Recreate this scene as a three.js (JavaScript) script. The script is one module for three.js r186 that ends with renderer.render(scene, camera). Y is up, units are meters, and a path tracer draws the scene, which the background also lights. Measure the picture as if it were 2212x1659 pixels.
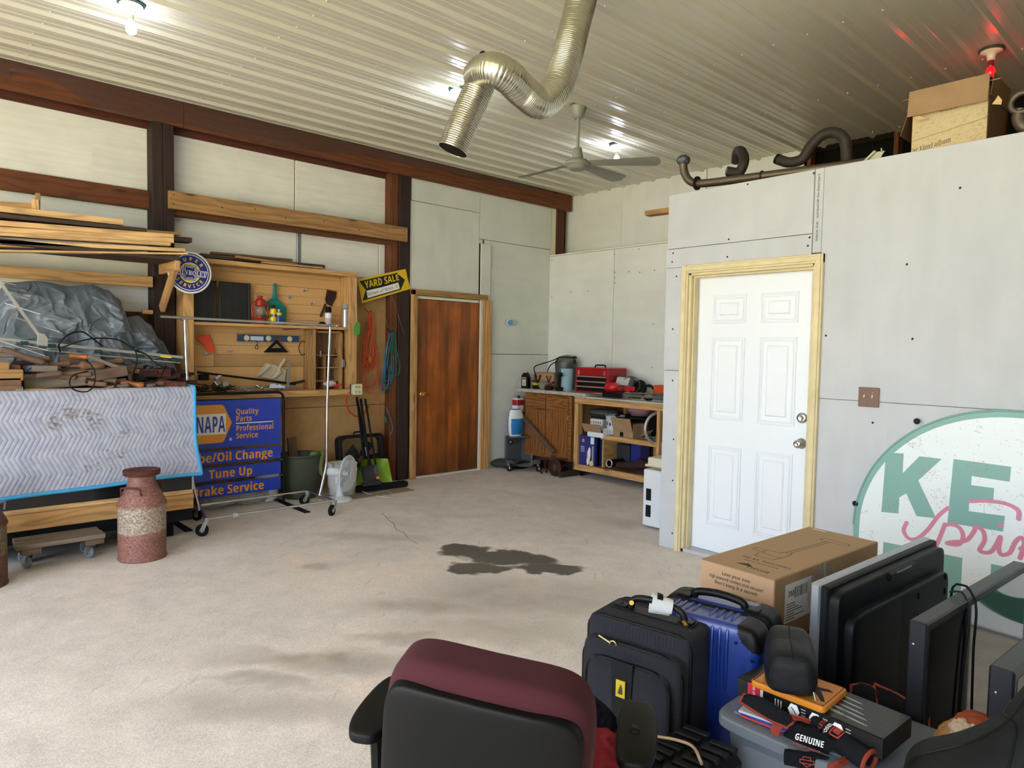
import * as THREE from 'three';
import { mergeGeometries, mergeVertices, toCreasedNormals } from 'three/addons/utils/BufferGeometryUtils.js';
import { ImprovedNoise } from 'three/addons/math/ImprovedNoise.js';

// ---------- camera, sky, sun, exposure ----------
const scene = new THREE.Scene();
const camera = new THREE.PerspectiveCamera(58.43, 2212 / 1659, 0.05, 200);
camera.position.set(0, 1.5, 0);
camera.rotation.set(-0.0514, 0.82847, 0.01781, 'YXZ');
const renderer = new THREE.WebGLRenderer();
renderer.toneMapping = THREE.LinearToneMapping;
renderer.toneMappingExposure = 1.7;
renderer.shadowMap.enabled = true;
scene.background = new THREE.Color(0.7, 0.83, 1.0);
scene.backgroundIntensity = 4.6;
const sun = new THREE.DirectionalLight(0xfff4e4, 44);
sun.position.set(-6, 16, -3.5);
sun.castShadow = true;
Object.assign(sun.shadow.camera, { left: -14, right: 14, top: 14, bottom: -14, near: 1, far: 60 });
scene.add(sun);

// ---------- helpers ----------
let seed = 7;
const rnd = (a = 0, b = 1) => { seed = (seed * 1664525 + 1013904223) >>> 0; return a + (b - a) * (seed / 4294967296); };
const IN = new ImprovedNoise();
const n3 = (x, y, z = 0) => IN.noise(x, y, z);
const fbm = (x, y, z = 0, o = 4) => { let s = 0, a = 0.5; for (let i = 0; i < o; i++) { s += a * n3(x, y, z); x *= 2.03; y *= 2.03; z *= 2.03; a *= 0.5; } return s; };
const clamp = (v, a = 0, b = 1) => Math.min(b, Math.max(a, v));
const sst = (v, a, b) => { const t = clamp((v - a) / (b - a)); return t * t * (3 - 2 * t); };
const PI = Math.PI, V = (a) => new THREE.Vector3(...a);

// textures: fn(u, v) in 0..1 gives [r, g, b] or grey, 0..255
function tex(w, h, fn, rx = 1, ry = 1, srgb = true) {
  const d = new Uint8Array(w * h * 4);
  for (let y = 0, o = 0; y < h; y++) for (let x = 0; x < w; x++, o += 4) {
    const c = fn((x + 0.5) / w, (y + 0.5) / h);
    if (c.length) { d[o] = clamp(c[0], 0, 255); d[o + 1] = clamp(c[1], 0, 255); d[o + 2] = clamp(c[2], 0, 255); } else d[o] = d[o + 1] = d[o + 2] = clamp(c, 0, 255);
    d[o + 3] = 255;
  }
  const t = new THREE.DataTexture(d, w, h);
  t.wrapS = t.wrapT = THREE.RepeatWrapping; t.magFilter = t.minFilter = THREE.LinearFilter;
  if (srgb) t.colorSpace = THREE.SRGBColorSpace;
  t.repeat.set(rx, ry); t.needsUpdate = true;
  return t;
}
function cv(w, h, draw) {
  const c = document.createElement('canvas'); c.width = w; c.height = h;
  const g = c.getContext('2d'); draw(g, w, h);
  const t = new THREE.CanvasTexture(c); t.colorSpace = THREE.SRGBColorSpace;
  return t;
}
const txt = (g, s, x, y, size, col, o = {}) => { g.font = (o.w || 'bold ') + size + 'px ' + (o.f || 'sans-serif'); g.fillStyle = col; g.textAlign = o.a || 'center'; g.textBaseline = 'middle'; g.save(); g.translate(x, y); if (o.r) g.rotate(o.r); g.scale(o.sx || 1, o.sy || 1); g.fillText(s, 0, 0); g.restore(); };
function mat(c, r = 0.6, o = {}) {
  const dk = new THREE.Color(c); if (!o.map && !o.metalness && !o.emissive && Math.max(dk.r, dk.g, dk.b) < 0.025 && r > 0.2) o = { specularIntensity: 0.4, ...o };
  const P = o.clearcoat || o.transmission || o.sheen || o.specularIntensity ? THREE.MeshPhysicalMaterial : THREE.MeshStandardMaterial;
  const m = new P({ color: c, roughness: r, ...o });
  return m;
}
// geometry: every builder returns a plain geometry with position, normal and uv (uv in metres unless kept)
function uvm(g) {
  g = g.index ? g.toNonIndexed() : g;
  g.computeBoundingBox();
  const s = g.boundingBox.getSize(new THREE.Vector3()).toArray(), p = g.attributes.position, uv = new Float32Array(p.count * 2), a = new THREE.Vector3(), b = new THREE.Vector3(), c = new THREE.Vector3();
  const q = rnd(0, 3), q2 = rnd(0, 3);
  for (let i = 0; i < p.count; i += 3) {
    a.fromBufferAttribute(p, i); b.fromBufferAttribute(p, i + 1); c.fromBufferAttribute(p, i + 2);
    const n = b.clone().sub(a).cross(c.clone().sub(a)).toArray().map(Math.abs);
    const k = n[0] >= n[1] && n[0] >= n[2] ? 0 : n[1] >= n[2] ? 1 : 2;
    let [u, v] = [[1, 2], [0, 2], [0, 1]][k];
    if (s[v] > s[u]) [u, v] = [v, u];
    for (let j = 0; j < 3; j++) { uv[(i + j) * 2] = p.getComponent(i + j, u) + q; uv[(i + j) * 2 + 1] = p.getComponent(i + j, v) + q2; }
  }
  g.setAttribute('uv', new THREE.BufferAttribute(uv, 2));
  return g;
}
function xf(g, p = [0, 0, 0], r = [0, 0, 0], s = [1, 1, 1]) {
  if (typeof s === 'number') s = [s, s, s];
  return g.applyMatrix4(new THREE.Matrix4().compose(V(p), new THREE.Quaternion().setFromEuler(new THREE.Euler(...r)), V(s)));
}
// chamfered box, 44 triangles
function B(w, h, d, p = [0, 0, 0], r = [0, 0, 0], c = 0.003) {
  const H = [w / 2, h / 2, d / 2]; c = Math.min(c, ...H.map((x) => x * 0.45));
  const pos = [], vt = (ax, s) => [0, 1, 2].map((i) => s[i] * (i === ax ? H[i] : H[i] - c));
  const tri = (A, Bv, Cv) => {
    const n = V(Bv).sub(V(A)).cross(V(Cv).sub(V(A))), m = [0, 1, 2].map((i) => A[i] + Bv[i] + Cv[i]);
    pos.push(...(n.dot(V(m)) > 0 ? [A, Bv, Cv] : [A, Cv, Bv]).flat());
  };
  const quad = (a, b, c2, d2) => { tri(a, b, c2); tri(a, c2, d2); };
  for (let ax = 0; ax < 3; ax++) for (const s of [-1, 1]) {
    const [u, v] = [(ax + 1) % 3, (ax + 2) % 3], f = (su, sv) => { const t = []; t[ax] = s; t[u] = su; t[v] = sv; return vt(ax, t); };
    quad(f(-1, -1), f(1, -1), f(1, 1), f(-1, 1));
  }
  for (let e = 0; e < 3; e++) { const a = (e + 1) % 3, b = (e + 2) % 3; for (const s of [-1, 1]) for (const t of [-1, 1]) { const S = (k) => { const q = []; q[e] = k; q[a] = s; q[b] = t; return q; }; quad(vt(a, S(-1)), vt(a, S(1)), vt(b, S(1)), vt(b, S(-1))); } }
  for (const x of [-1, 1]) for (const y of [-1, 1]) for (const z of [-1, 1]) tri(vt(0, [x, y, z]), vt(1, [x, y, z]), vt(2, [x, y, z]));
  const g = new THREE.BufferGeometry();
  g.setAttribute('position', new THREE.Float32BufferAttribute(pos, 3)); g.computeVertexNormals();
  return xf(uvm(g), p, r);
}
// box between two world corners
const BB = (a, b, c) => B(Math.abs(a[0] - b[0]), Math.abs(a[1] - b[1]), Math.abs(a[2] - b[2]), [(a[0] + b[0]) / 2, (a[1] + b[1]) / 2, (a[2] + b[2]) / 2], [0, 0, 0], c);
// board from a to b (axis), width w along 'up', thickness t
function bar(a, b, w, t, up = [0, 1, 0], c = 0.002) {
  const A = V(a), D = V(b).sub(A), L = D.length(), x = D.clone().normalize(), z = x.clone().cross(V(up)).normalize(), y = z.clone().cross(x);
  return B(L, w, t, [0, 0, 0], [0, 0, 0], c).applyMatrix4(new THREE.Matrix4().makeBasis(x, y, z).setPosition(A.addScaledVector(D, 0.5)));
}
function C(a, b, r0, r1 = r0, seg = 14, open = false) {
  const A = V(a), D = V(b).sub(A), L = D.length();
  const g = new THREE.CylinderGeometry(r1, r0, L, seg, 1, open);
  return g.applyMatrix4(new THREE.Matrix4().compose(A.addScaledVector(D, 0.5), new THREE.Quaternion().setFromUnitVectors(new THREE.Vector3(0, 1, 0), D.normalize()), new THREE.Vector3(1, 1, 1)));
}
const T = (pts, r, o = {}) => new THREE.TubeGeometry(new THREE.CatmullRomCurve3(pts.map(V), !!o.closed, 'catmullrom', o.t ?? 0.5), o.n || pts.length * 6, r, o.s || 7, !!o.closed);
const Lt = (prof, seg = 28, p = [0, 0, 0], r, s) => xf(new THREE.LatheGeometry(prof.map((q) => new THREE.Vector2(Math.max(q[0], 1e-4), q[1])), seg), p, r, s);
const S = (r, p = [0, 0, 0], s = [1, 1, 1], w = 16, h = 12) => xf(new THREE.SphereGeometry(r, w, h), p, [0, 0, 0], s);
function E(pts, depth, o = {}) {
  const sh = new THREE.Shape(pts.map((q) => new THREE.Vector2(q[0], q[1])));
  for (const h of o.holes || []) sh.holes.push(new THREE.Path(h.map((q) => new THREE.Vector2(q[0], q[1]))));
  const b = o.b ?? 0.0015;
  return xf(new THREE.ExtrudeGeometry(sh, { depth: depth - 2 * b, bevelEnabled: b > 0, bevelSize: b, bevelThickness: b, bevelOffset: -b, bevelSegments: o.bs || 1, curveSegments: 8, steps: 1 }), [0, 0, b]);
}
// polygon given by world points on a plane x = const (or z = const), thickened towards the room
function polyX(pts, t, o) { const g = E(pts.map((p) => [-p[2], p[1]]), t, o); return xf(g, [pts[0][0], 0, 0], [0, PI / 2, 0]); }
function polyZ(pts, t, o) { const g = E(pts.map((p) => [p[0], p[1]]), t, o); return xf(g, [0, 0, pts[0][2]]); }
const rr = (w, h, r, n = 6) => { const o = []; for (const [cx, cy, a] of [[w / 2 - r, h / 2 - r, 0], [-w / 2 + r, h / 2 - r, 1], [-w / 2 + r, -h / 2 + r, 2], [w / 2 - r, -h / 2 + r, 3]]) for (let i = 0; i <= n; i++) { const t = (a + i / n) * PI / 2; o.push([cx + r * Math.cos(t), cy + r * Math.sin(t)]); } return o; };
const circ = (r, cx = 0, cy = 0, n = 20) => Array.from({ length: n }, (_, i) => [cx + r * Math.cos(i / n * 2 * PI), cy + r * Math.sin(i / n * 2 * PI)]);
// surface over (u, v); closed sheet of thickness t if given
function surf(fn, nu, nv, t = 0) {
  const g = new THREE.PlaneGeometry(1, 1, nu, nv), p = g.attributes.position, uv = g.attributes.uv;
  for (let i = 0; i < p.count; i++) p.setXYZ(i, ...fn(uv.getX(i), uv.getY(i)));
  g.computeVertexNormals();
  if (!t) return g;
  const b = g.clone(), q = b.attributes.position, n = g.attributes.normal;
  for (let i = 0; i < q.count; i++) q.setXYZ(i, q.getX(i) - n.getX(i) * t, q.getY(i) - n.getY(i) * t, q.getZ(i) - n.getZ(i) * t);
  const ix = b.index.array; for (let i = 0; i < ix.length; i += 3) [ix[i], ix[i + 1]] = [ix[i + 1], ix[i]];
  b.computeVertexNormals();
  return mergeGeometries([g, b]);
}
const pl = (w, h, p, r) => xf(new THREE.PlaneGeometry(w, h), p, r);
function G(list) {
  list = [].concat(list);
  if (list.length === 1) return list[0];
  return mergeGeometries(list.map((g) => { g = g.index ? g.toNonIndexed() : g; for (const k of Object.keys(g.attributes)) if (!['position', 'normal', 'uv'].includes(k)) g.deleteAttribute(k); return g; }));
}
const used = {};
const numbered = (n) => { const k = used[n] = (used[n] ?? -1) + 1; return k ? n + '_' + String(k).padStart(3, '0') : n; };
function tag(o, label, category, group, kind) {
  o.userData.label = label; if (category) o.userData.category = category; if (group) o.userData.group = group; if (kind) o.userData.kind = kind; return o;
}
function thing(name, label, category, p = [0, 0, 0], turn = 0, group) {
  const o = new THREE.Group(); o.name = numbered(name); o.position.set(...p);
  if (turn.length) o.rotation.set(...turn); else o.rotation.y = turn;
  scene.add(o); o.updateMatrixWorld(true);
  return tag(o, label, category, group);
}
// part in the parent's own frame; PW takes world coordinates
function P(parent, name, g, m, label) {
  const o = new THREE.Mesh(G(g), m); o.name = numbered(name); o.castShadow = o.receiveShadow = true;
  parent.add(o); if (label) o.userData.label = label; return o;
}
function PW(parent, name, g, m, label) {
  const q = G(g); parent.updateMatrixWorld(true); q.applyMatrix4(parent.matrixWorld.clone().invert());
  return P(parent, name, q, m, label);
}
// thing of one mesh, geometry in world coordinates, origin moved to its base
function one(name, label, category, g, m, group) {
  const q = G(g); q.computeBoundingBox(); const b = q.boundingBox, c = [(b.min.x + b.max.x) / 2, b.min.y, (b.min.z + b.max.z) / 2];
  q.translate(-c[0], -c[1], -c[2]);
  const o = P(scene, name, q, m); o.position.set(...c); return tag(o, label, category, group);
}
function struct(name) { const o = new THREE.Group(); o.name = name; o.userData.kind = 'structure'; scene.add(o); return o; }
function structMesh(name, g, m) { const o = P(scene, name, g, m); o.name = name; o.userData.kind = 'structure'; return o; }

// ---------- materials ----------
const blotch = tex(256, 256, (u, v) => 236 + 30 * fbm(u * 7, v * 7, 2, 5), 1, 1);
// wood grain runs along u; tone varies round white and is tinted by the material's colour
function woodTex(ring, kn, dark, sx, sy) {
  return tex(512, 512, (u, v) => {
    const x = u * 1.2, y = v * 0.5, U = u * 2 * PI, W = (s) => [Math.cos(U) * s, Math.sin(U) * s];
    let k = 0, yy = y;
    for (const [a, b] of kn) { const du = (u - a) * 1.2, dv = (v - b) * 0.5, d = Math.hypot(du * 0.6, dv * 2.2); yy += 0.05 * Math.exp(-d * d * 160) * Math.sign(dv); k += Math.exp(-d * d * 2600); }
    const w = W(0.35), r = 0.5 + 0.5 * Math.sin((yy * ring + 2.2 * fbm(w[0], w[1] + yy * 5, 3, 3)) * 6.283);
    const f = fbm(u * 14, v * 300, 1, 2);
    const s = 1 - dark * Math.pow(r, 3) - 0.2 * Math.abs(f) - 0.5 * Math.min(1, k) + 0.12 * n3(w[0] * 3, v * 9, 8);
    return [255 * (0.98 * s), 255 * s * (0.96 - 0.1 * k), 255 * s * (0.92 - 0.12 * k)];
  }, 1 / sx, 1 / sy);
}
const WT = woodTex(18, [[0.3, 0.3], [0.78, 0.7]], 0.15, 1.6, 0.5), WT2 = woodTex(34, [], 0.3, 0.9, 0.3);
const roughWood = (c, r = 0.75, t = WT) => mat(c, r, { map: t, bumpMap: t, bumpScale: 0.0008 });
const W = {
  pine: roughWood('#cfa26a'), pale: roughWood('#e6c48e'), tan: roughWood('#ad8555'), old: roughWood('#806048'), brown: roughWood('#6f3e1c'), red: roughWood('#5a2c18'), dark: roughWood('#33211b'), grey: roughWood('#82766a'),
  oak: mat('#8f5a2c', 0.5, { map: WT2 }), weather: roughWood('#6c5548'), shelfdark: roughWood('#4b3a31'), cream: mat('#ead9aa', 0.6, { map: blotch }), lumber: roughWood('#e6bd86'),
};
const chrome = mat('#c9ccce', 0.16, { metalness: 1 }), steel = mat('#9b9d9c', 0.38, { metalness: 0.9 }), alu = mat('#b7b6b0', 0.45, { metalness: 0.7 }), zinc = mat('#a9adb0', 0.3, { metalness: 0.85 });
const blackPl = mat('#0d0e10', 0.5), blackRub = mat('#17171a', 0.8), greyRub = mat('#7b7e84', 0.7), black = mat('#0c0d0f', 0.5), ironBk = mat('#1b1918', 0.55, { metalness: 0.3 });
const rustTex = tex(512, 512, (u, v) => { const f = fbm(u * 22, v * 22, 4, 5), g = fbm(u * 5, v * 5, 9, 3); return [118 + 110 * f + 30 * g, 74 + 80 * f + 18 * g, 58 + 66 * f + 12 * g]; });
const rust = mat('#b79a8c', 0.85, { map: rustTex, bumpMap: rustTex, bumpScale: 0.001 }), rustDark = mat('#6d5348', 0.8, { map: rustTex });
const brass = mat('#c69a45', 0.3, { metalness: 1 }), white = mat('#e4e6e8', 0.4), card = mat('#a98864', 0.85, { map: blotch }), cardDark = mat('#7c5b3c', 0.85, { map: blotch });
const red = mat('#b3141c', 0.4), screwM = mat('#26231f', 0.5, { metalness: 0.5 });
// ---------- outside, seen only as light through the open bay: lawn, apron ----------
{
  const lawnT = tex(256, 256, (u, v) => { const f = fbm(u * 12, v * 12, 5, 4); return [126 + 60 * f, 130 + 60 * f, 70 + 40 * f]; }, 0.25, 0.25);
  structMesh('lawn', xf(new THREE.PlaneGeometry(80, 60), [-3, -0.06, 36.5], [-PI / 2, 0, 0]), mat('#ffffff', 1, { map: lawnT }));
  structMesh('apron_slab', BB([-7, -0.12, 3.42], [3.6, -0.02, 7]), mat('#b8a99a', 0.9)); structMesh('gravel_drive', BB([-4, -0.12, 7], [2, -0.03, 24]), mat('#a39a8c', 1));
}
// ---------- floor ----------
const oil = [[[-3.619,0,-3.256], 0.4, 0.16, 0.62, 0.72], [[-3.94,0,-3.149], 0.2, 0.15, 0.83, 0.72], [[-3.249,0,-3.33], 0.3, 0.11, 0.83, 0.7], [[-3.538,0,-2.992], 0.22, 0.15, 0.83, 0.7],
  [[-2.912,0,-2.869], 0.75, 0.36, 0.8, 0.26], [[-3.183,0,-2.311], 0.5, 0.16, 0.8, 0.3], [[-2.933,0,-1.513], 0.62, 0.14, 0.8, 0.34], [[-4.268,0,-2.164], 0.14, 0.08, 0, 0.28], [[-2.722,0,-1.115], 0.5, 0.13, 0.8, 0.22],
  [[-2.726,0,-2.345], 0.5, 0.2, 0.8, 0.2], [[-4.72,0,-3.82], 0.35, 0.1, 0.8, 0.14], [[-4.67,0,-2.801], 0.5, 0.12, 0.8, 0.16], [[-2.912,0,-1.193], 0.3, 0.06, 0.8, 0.3], [[-3.729,0,-4.674], 0.4, 0.2, 0.8, 0.14], [[-2.897,0,-1.959], 0.3, 0.06, 0.8, 0.25]];
const rusty = [[[-3.309,0,-2.577], 0.9, 0.5, 0, 0.5], [[-4.481,0,-2.098], 0.7, 0.35, 0, 0.4], [[-2.732,0,-1.986], 0.6, 0.3, 0, 0.4], [[-2.623,0,-1.532], 0.7, 0.3, 0, 0.3], [[-4.739,0,-.913], 0.8, 0.3, 0, 0.2]];
const X0 = -6.7, Z0 = -7.1, FW = 8, crackPts = [[-5.289,0,-3.294], [-5.058,0,-3.207], [-4.891,0,-3.165], [-4.714,0,-3.077], [-4.621,0,-3.079], [-4.467,0,-3.011], [-4.263,0,-2.979]];
{
  const inE = (x, z, e) => { const dx = x - e[0][0], dz = z - e[0][2], c = Math.cos(e[3]), s = Math.sin(e[3]), a = (dx * c - dz * s) / e[1], b = (dx * s + dz * c) / e[2]; return Math.sqrt(a * a + b * b); };
  const fine = [], FN = 256; for (let i = 0; i < FN * FN; i++) fine.push(rnd(-1, 1));
  const seg = (x, z, a, b) => { const vx = b[0] - a[0], vz = b[2] - a[2], t = clamp(((x - a[0]) * vx + (z - a[2]) * vz) / (vx * vx + vz * vz)); return Math.hypot(x - a[0] - t * vx, z - a[2] - t * vz); };
  const N = 2048;
  const floorT = tex(N, N, (u, v) => {
    const x = X0 + u * FW, z = Z0 + v * FW, ix = Math.floor(u * N), iz = Math.floor(v * N);
    const wx = fbm(x * 1.7, z * 1.7, 1, 4), w2 = fbm(x * 7, z * 7, 2, 3), sp = fine[(ix * 7 + (ix >> 8) * 31) % FN * FN + (iz * 3 + (iz >> 8) * 57) % FN];
    let L = 218 + 22 * wx + 17 * w2 + 17 * sp, d = 0, r = 0;
    const jx = x + 0.1 * w2 + 0.2 * fbm(x * 2.2, z * 2.2, 9, 2), jz = z + 0.1 * fbm(x * 7 + 9, z * 7, 4, 3) + 0.2 * fbm(x * 2.2 + 5, z * 2.2, 2, 2);
    for (let i = 0; i < oil.length; i++) { const e = inE(jx, jz, oil[i]); if (e < 1.6) { const sharp = i < 4; const k = oil[i][4] * (1 - sst(e, sharp ? 0.75 : 0.1, sharp ? 1.0 : 1.5)); d = Math.max(d, sharp ? k : k * (0.55 + 0.45 * sst(w2 + 0.25 * sp, -0.1, 0.3))); } }
    for (const q of rusty) { const e = inE(jx, jz, q); if (e < 1.3) r = Math.max(r, q[4] * (1 - sst(e, 0.1, 1.3)) * sst(wx + w2, -0.2, 0.45)); }
    const streak = fbm(x * 3 + z * 2.2, (z - x) * 16, 7, 3); if (streak > 0.26) d = Math.max(d, 0.1 * sst(streak, 0.26, 0.45));
    for (let i = 0; i + 1 < crackPts.length; i++) if (seg(jx * 0.3 + x * 0.7, z, crackPts[i], crackPts[i + 1]) < 0.004) d = Math.max(d, 0.4);
    L *= 1 - 0.8 * d;
    return [L * (1.0 + 0.05 * r), L * (0.955 - 0.05 * r - 0.03 * d), L * (0.92 - 0.12 * r - 0.09 * d)];
  });
  floorT.wrapS = floorT.wrapT = THREE.MirroredRepeatWrapping;
  const grain = tex(256, 256, (u, v) => 128 + 110 * fbm(u * 40, v * 40, 3, 3), 4, 4, false);
  const g = xf(new THREE.BoxGeometry(10.2, 0.14, 11), [-1.7, -0.07, -2.08]), p = g.attributes.position, uv = g.attributes.uv;
  for (let i = 0; i < p.count; i++) uv.setXY(i, (p.getX(i) - X0) / FW, (p.getZ(i) - Z0) / FW);
  const uv2 = uv.clone(); for (let i = 0; i < p.count; i++) uv2.setXY(i, p.getX(i), p.getZ(i));
  g.setAttribute('uv1', uv2); grain.channel = 1;
  structMesh('floor', g, mat('#ffffff', 0.82, { map: floorT, bumpMap: grain, bumpScale: 0.0012 }));
}
// ---------- ceiling: ribbed sheet-metal panels ----------
{
  const c = struct('ceiling'), cm = mat('#cdc9b8', 0.3, { clearcoat: 0.25, clearcoatRoughness: 0.12 });
  const rib = [[0, 0], [0.016, -0.024], [0.036, -0.024], [0.054, 0], [0.1, 0], [0.104, -0.004], [0.114, -0.004], [0.118, 0], [0.165, 0], [0.169, -0.004], [0.179, -0.004], [0.183, 0]];
  const panel = (x0, n, z0, z1, y) => {
    const pts = []; for (let k = 0; k < n; k++) for (const [a, b] of rib) pts.push([x0 + k * 0.2286 + a, y + b]); pts.push([x0 + n * 0.2286 + 0.012, y]);
    const pos = [], up = 0.0012;
    for (let i = 0; i + 1 < pts.length; i++) { const [a, b] = pts[i], [d, e] = pts[i + 1]; pos.push(a, b, z0, d, e, z1, a, b, z1, a, b, z0, d, e, z0, d, e, z1); for (const z of [z0, z1]) pos.push(a, b, z, a, b + up, z, d, e, z, d, e, z, a, b + up, z, d, e + up, z); }
    const g = new THREE.BufferGeometry(); g.setAttribute('position', new THREE.Float32BufferAttribute(pos, 3)); g.computeVertexNormals(); g.setAttribute('uv', new THREE.Float32BufferAttribute(new Float32Array(pos.length / 3 * 2), 2)); return g;
  };
  for (let k = 0; k < 10; k++) { const x = -6.53 + k * 4 * 0.2286; P(c, 'ceiling_panel', panel(x, 4, -3.42, 3.2, 3.59), cm); P(c, 'ceiling_panel', panel(x, 4, -7.02, -3.39, 3.592), cm); }
  const sc = []; for (const z of [1.64, 0.41, -0.82, -2.05, -3.28, -4.51, -5.74, -6.9]) for (let k = 0; k < 38; k++) sc.push(S(0.0075, [-6.53 + k * 0.2286 + 0.07, 3.588, z + rnd(-0.015, 0.015)], [1, 0.9, 1], 6, 5));
  P(c, 'ceiling_screws', sc, mat('#d8d8d2', 0.35, { metalness: 0.3 })).userData.kind = 'stuff';
  structMesh('roof', BB([-7.4, 3.63, -7.6], [3.6, 3.8, 3.55]), mat('#5b5148', 0.9));  // unseen slab added above the panels to keep the sun out
}
// ---------- left wall ----------
const insT = tex(512, 512, (u, v) => 240 + 14 * fbm(u * 3, v * 42, 1, 4) + 16 * fbm(u * 6, v * 6, 4, 3), 0.6, 0.6);
const insM = mat('#f3f0e4', 0.9, { map: insT, bumpMap: insT, bumpScale: 0.002 });
const dryT = tex(512, 512, (u, v) => { const a = fbm(u * 5, v * 5, 11, 5), b = fbm(u * 17, v * 3, 6, 3); return [238 + 14 * a + 8 * b, 238 + 14 * a + 8 * b, 236 + 15 * a + 8 * b]; }, 0.5, 0.5);
const dryM = mat('#ececE6', 0.88, { map: dryT }), dryM2 = mat('#cfd1d6', 0.85, { map: dryT }), osbM = mat('#e2e3da', 0.85, { map: dryT, bumpMap: dryT, bumpScale: 0.002 });
const fibre = mat('#c39a64', 0.85, { map: blotch });
{
  const w = struct('wall_left');
  P(w, 'siding', BB([-6.9, -0.1, -7.6], [-6.78, 3.63, 3.4]), mat('#8b8a84', 0.7));
  const ins = (a, b, y0, y1, x = -6.62) => P(w, 'insulation_panel', BB([x - 0.05, y0, a], [x, y1, b], 0.006), insM);
  ins(-1.735, -0.2, 2.81, 3.42); ins(-0.19, 3.2, 2.81, 3.42); ins(-1.735, 3.2, 1.76, 2.655, -6.63);
  ins(-3.076, -1.905, 2.8, 3.42); ins(-4.13, -3.084, 2.8, 3.42); ins(-3.1, -1.905, 2.1, 2.66); ins(-4.05, -3.14, 2.1, 2.65); ins(-4.13, -4.055, 2.1, 2.65);
  P(w, 'foil_tape', BB([-6.625, 2.1, -3.14], [-6.612, 2.645, -3.1]), mat('#a9abad', 0.3, { metalness: 0.8 }));
  P(w, 'insulation_panel', BB([-6.66, 0, -1.735], [-6.62, 1.76, 3.2]), mat('#6b4d30', 0.8, { map: WT }));
  for (const y of [1.71, 1.55]) P(w, 'batten', BB([-6.62, y, -1.0], [-6.58, y + 0.03, 3.2]), mat('#d9dad8', 0.6));
  P(w, 'post', [BB([-6.64, 0, -1.82], [-6.48, 3.4, -1.732], 0.005), BB([-6.64, 0, -1.908], [-6.48, 3.4, -1.822], 0.005)], W.dark);
  P(w, 'post', BB([-6.64, 0, -4.37], [-6.48, 3.4, -4.225], 0.006), W.dark); P(w, 'post_board', BB([-6.63, 0, -4.222], [-6.5, 3.4, -4.128]), W.brown);
  P(w, 'post', BB([-6.66, 0, -6.885], [-6.5, 3.4, -6.735], 0.005), W.red);
  P(w, 'header_beam', BB([-6.48, 3.375, -6.95], [-6.44, 3.588, -1.98], 0.004), W.brown); P(w, 'header_beam', BB([-6.48, 3.375, -1.975], [-6.44, 3.588, 3.2], 0.004), W.brown);
  P(w, 'header_beam', BB([-6.66, 3.34, -6.95], [-6.6, 3.6, 3.2], 0.004), W.red); P(w, 'header_beam', BB([-6.6, 3.4, -6.95], [-6.49, 3.58, 3.2]), W.red);
  P(w, 'girt', BB([-6.63, 2.65, -1.735], [-6.58, 2.81, 3.2], 0.004), W.brown); P(w, 'girt', BB([-6.63, 2.62, -4.13], [-6.5, 2.66, -1.905]), W.brown);
  P(w, 'girt', BB([-6.48, 2.658, -4.302], [-6.435, 2.812, -1.853], 0.003), W.tan);
  P(w, 'fibreboard_panel', BB([-6.62, 0.86, -4.13], [-6.595, 2.24, -1.905]), fibre); P(w, 'fibreboard_panel', BB([-6.62, 0, -4.13], [-6.6, 0.855, -1.905]), fibre);
  const nl = []; for (const [y, z] of [[2.78, -1.89], [2.7, -1.89], [2.77, -4.26], [2.69, -4.26], [2.73, -2.3], [2.76, -2.6], [2.72, -2.9], [2.74, -3.3], [2.71, -3.7]]) nl.push(S(0.006, [-6.434, y, z], [0.4, 1, 1], 6, 5));
  P(w, 'nail_heads', nl, screwM).userData.kind = 'stuff';
  const dw = (z0, z1, y0, y1, x = -6.5) => P(w, 'painted_panel', BB([x - 0.03, y0, z0], [x, y1, z1], 0.003), osbM);
  dw(-5.383, -4.392, 3.14, 3.4); dw(-5.383, -4.372, 2.125, 3.134); dw(-6.62, -5.389, 2.83, 3.4); dw(-6.62, -5.47, 1.43, 2.825, -6.505); dw(-6.62, -5.47, 0, 1.424);
  P(w, 'painted_batten', BB([-6.49, 0, -5.545], [-6.47, 2.77, -5.392], 0.003), osbM); P(w, 'painted_panel', BB([-6.53, 2.775, -5.545], [-6.512, 2.825, -5.39]), osbM);
  P(w, 'foil_tape', BB([-6.51, 2.775, -5.5], [-6.508, 2.828, -5.44]), mat('#6f757b', 0.35, { metalness: 0.7 }));
  P(w, 'foam_strip', BB([-6.54, 2.7, -6.725], [-6.51, 3.4, -6.625]), mat('#ddd9b8', 0.9));
  P(w, 'backing_board', BB([-6.72, 0, -7.05], [-6.66, 3.6, -4.13]), mat('#94938a', 0.9));
}
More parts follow.
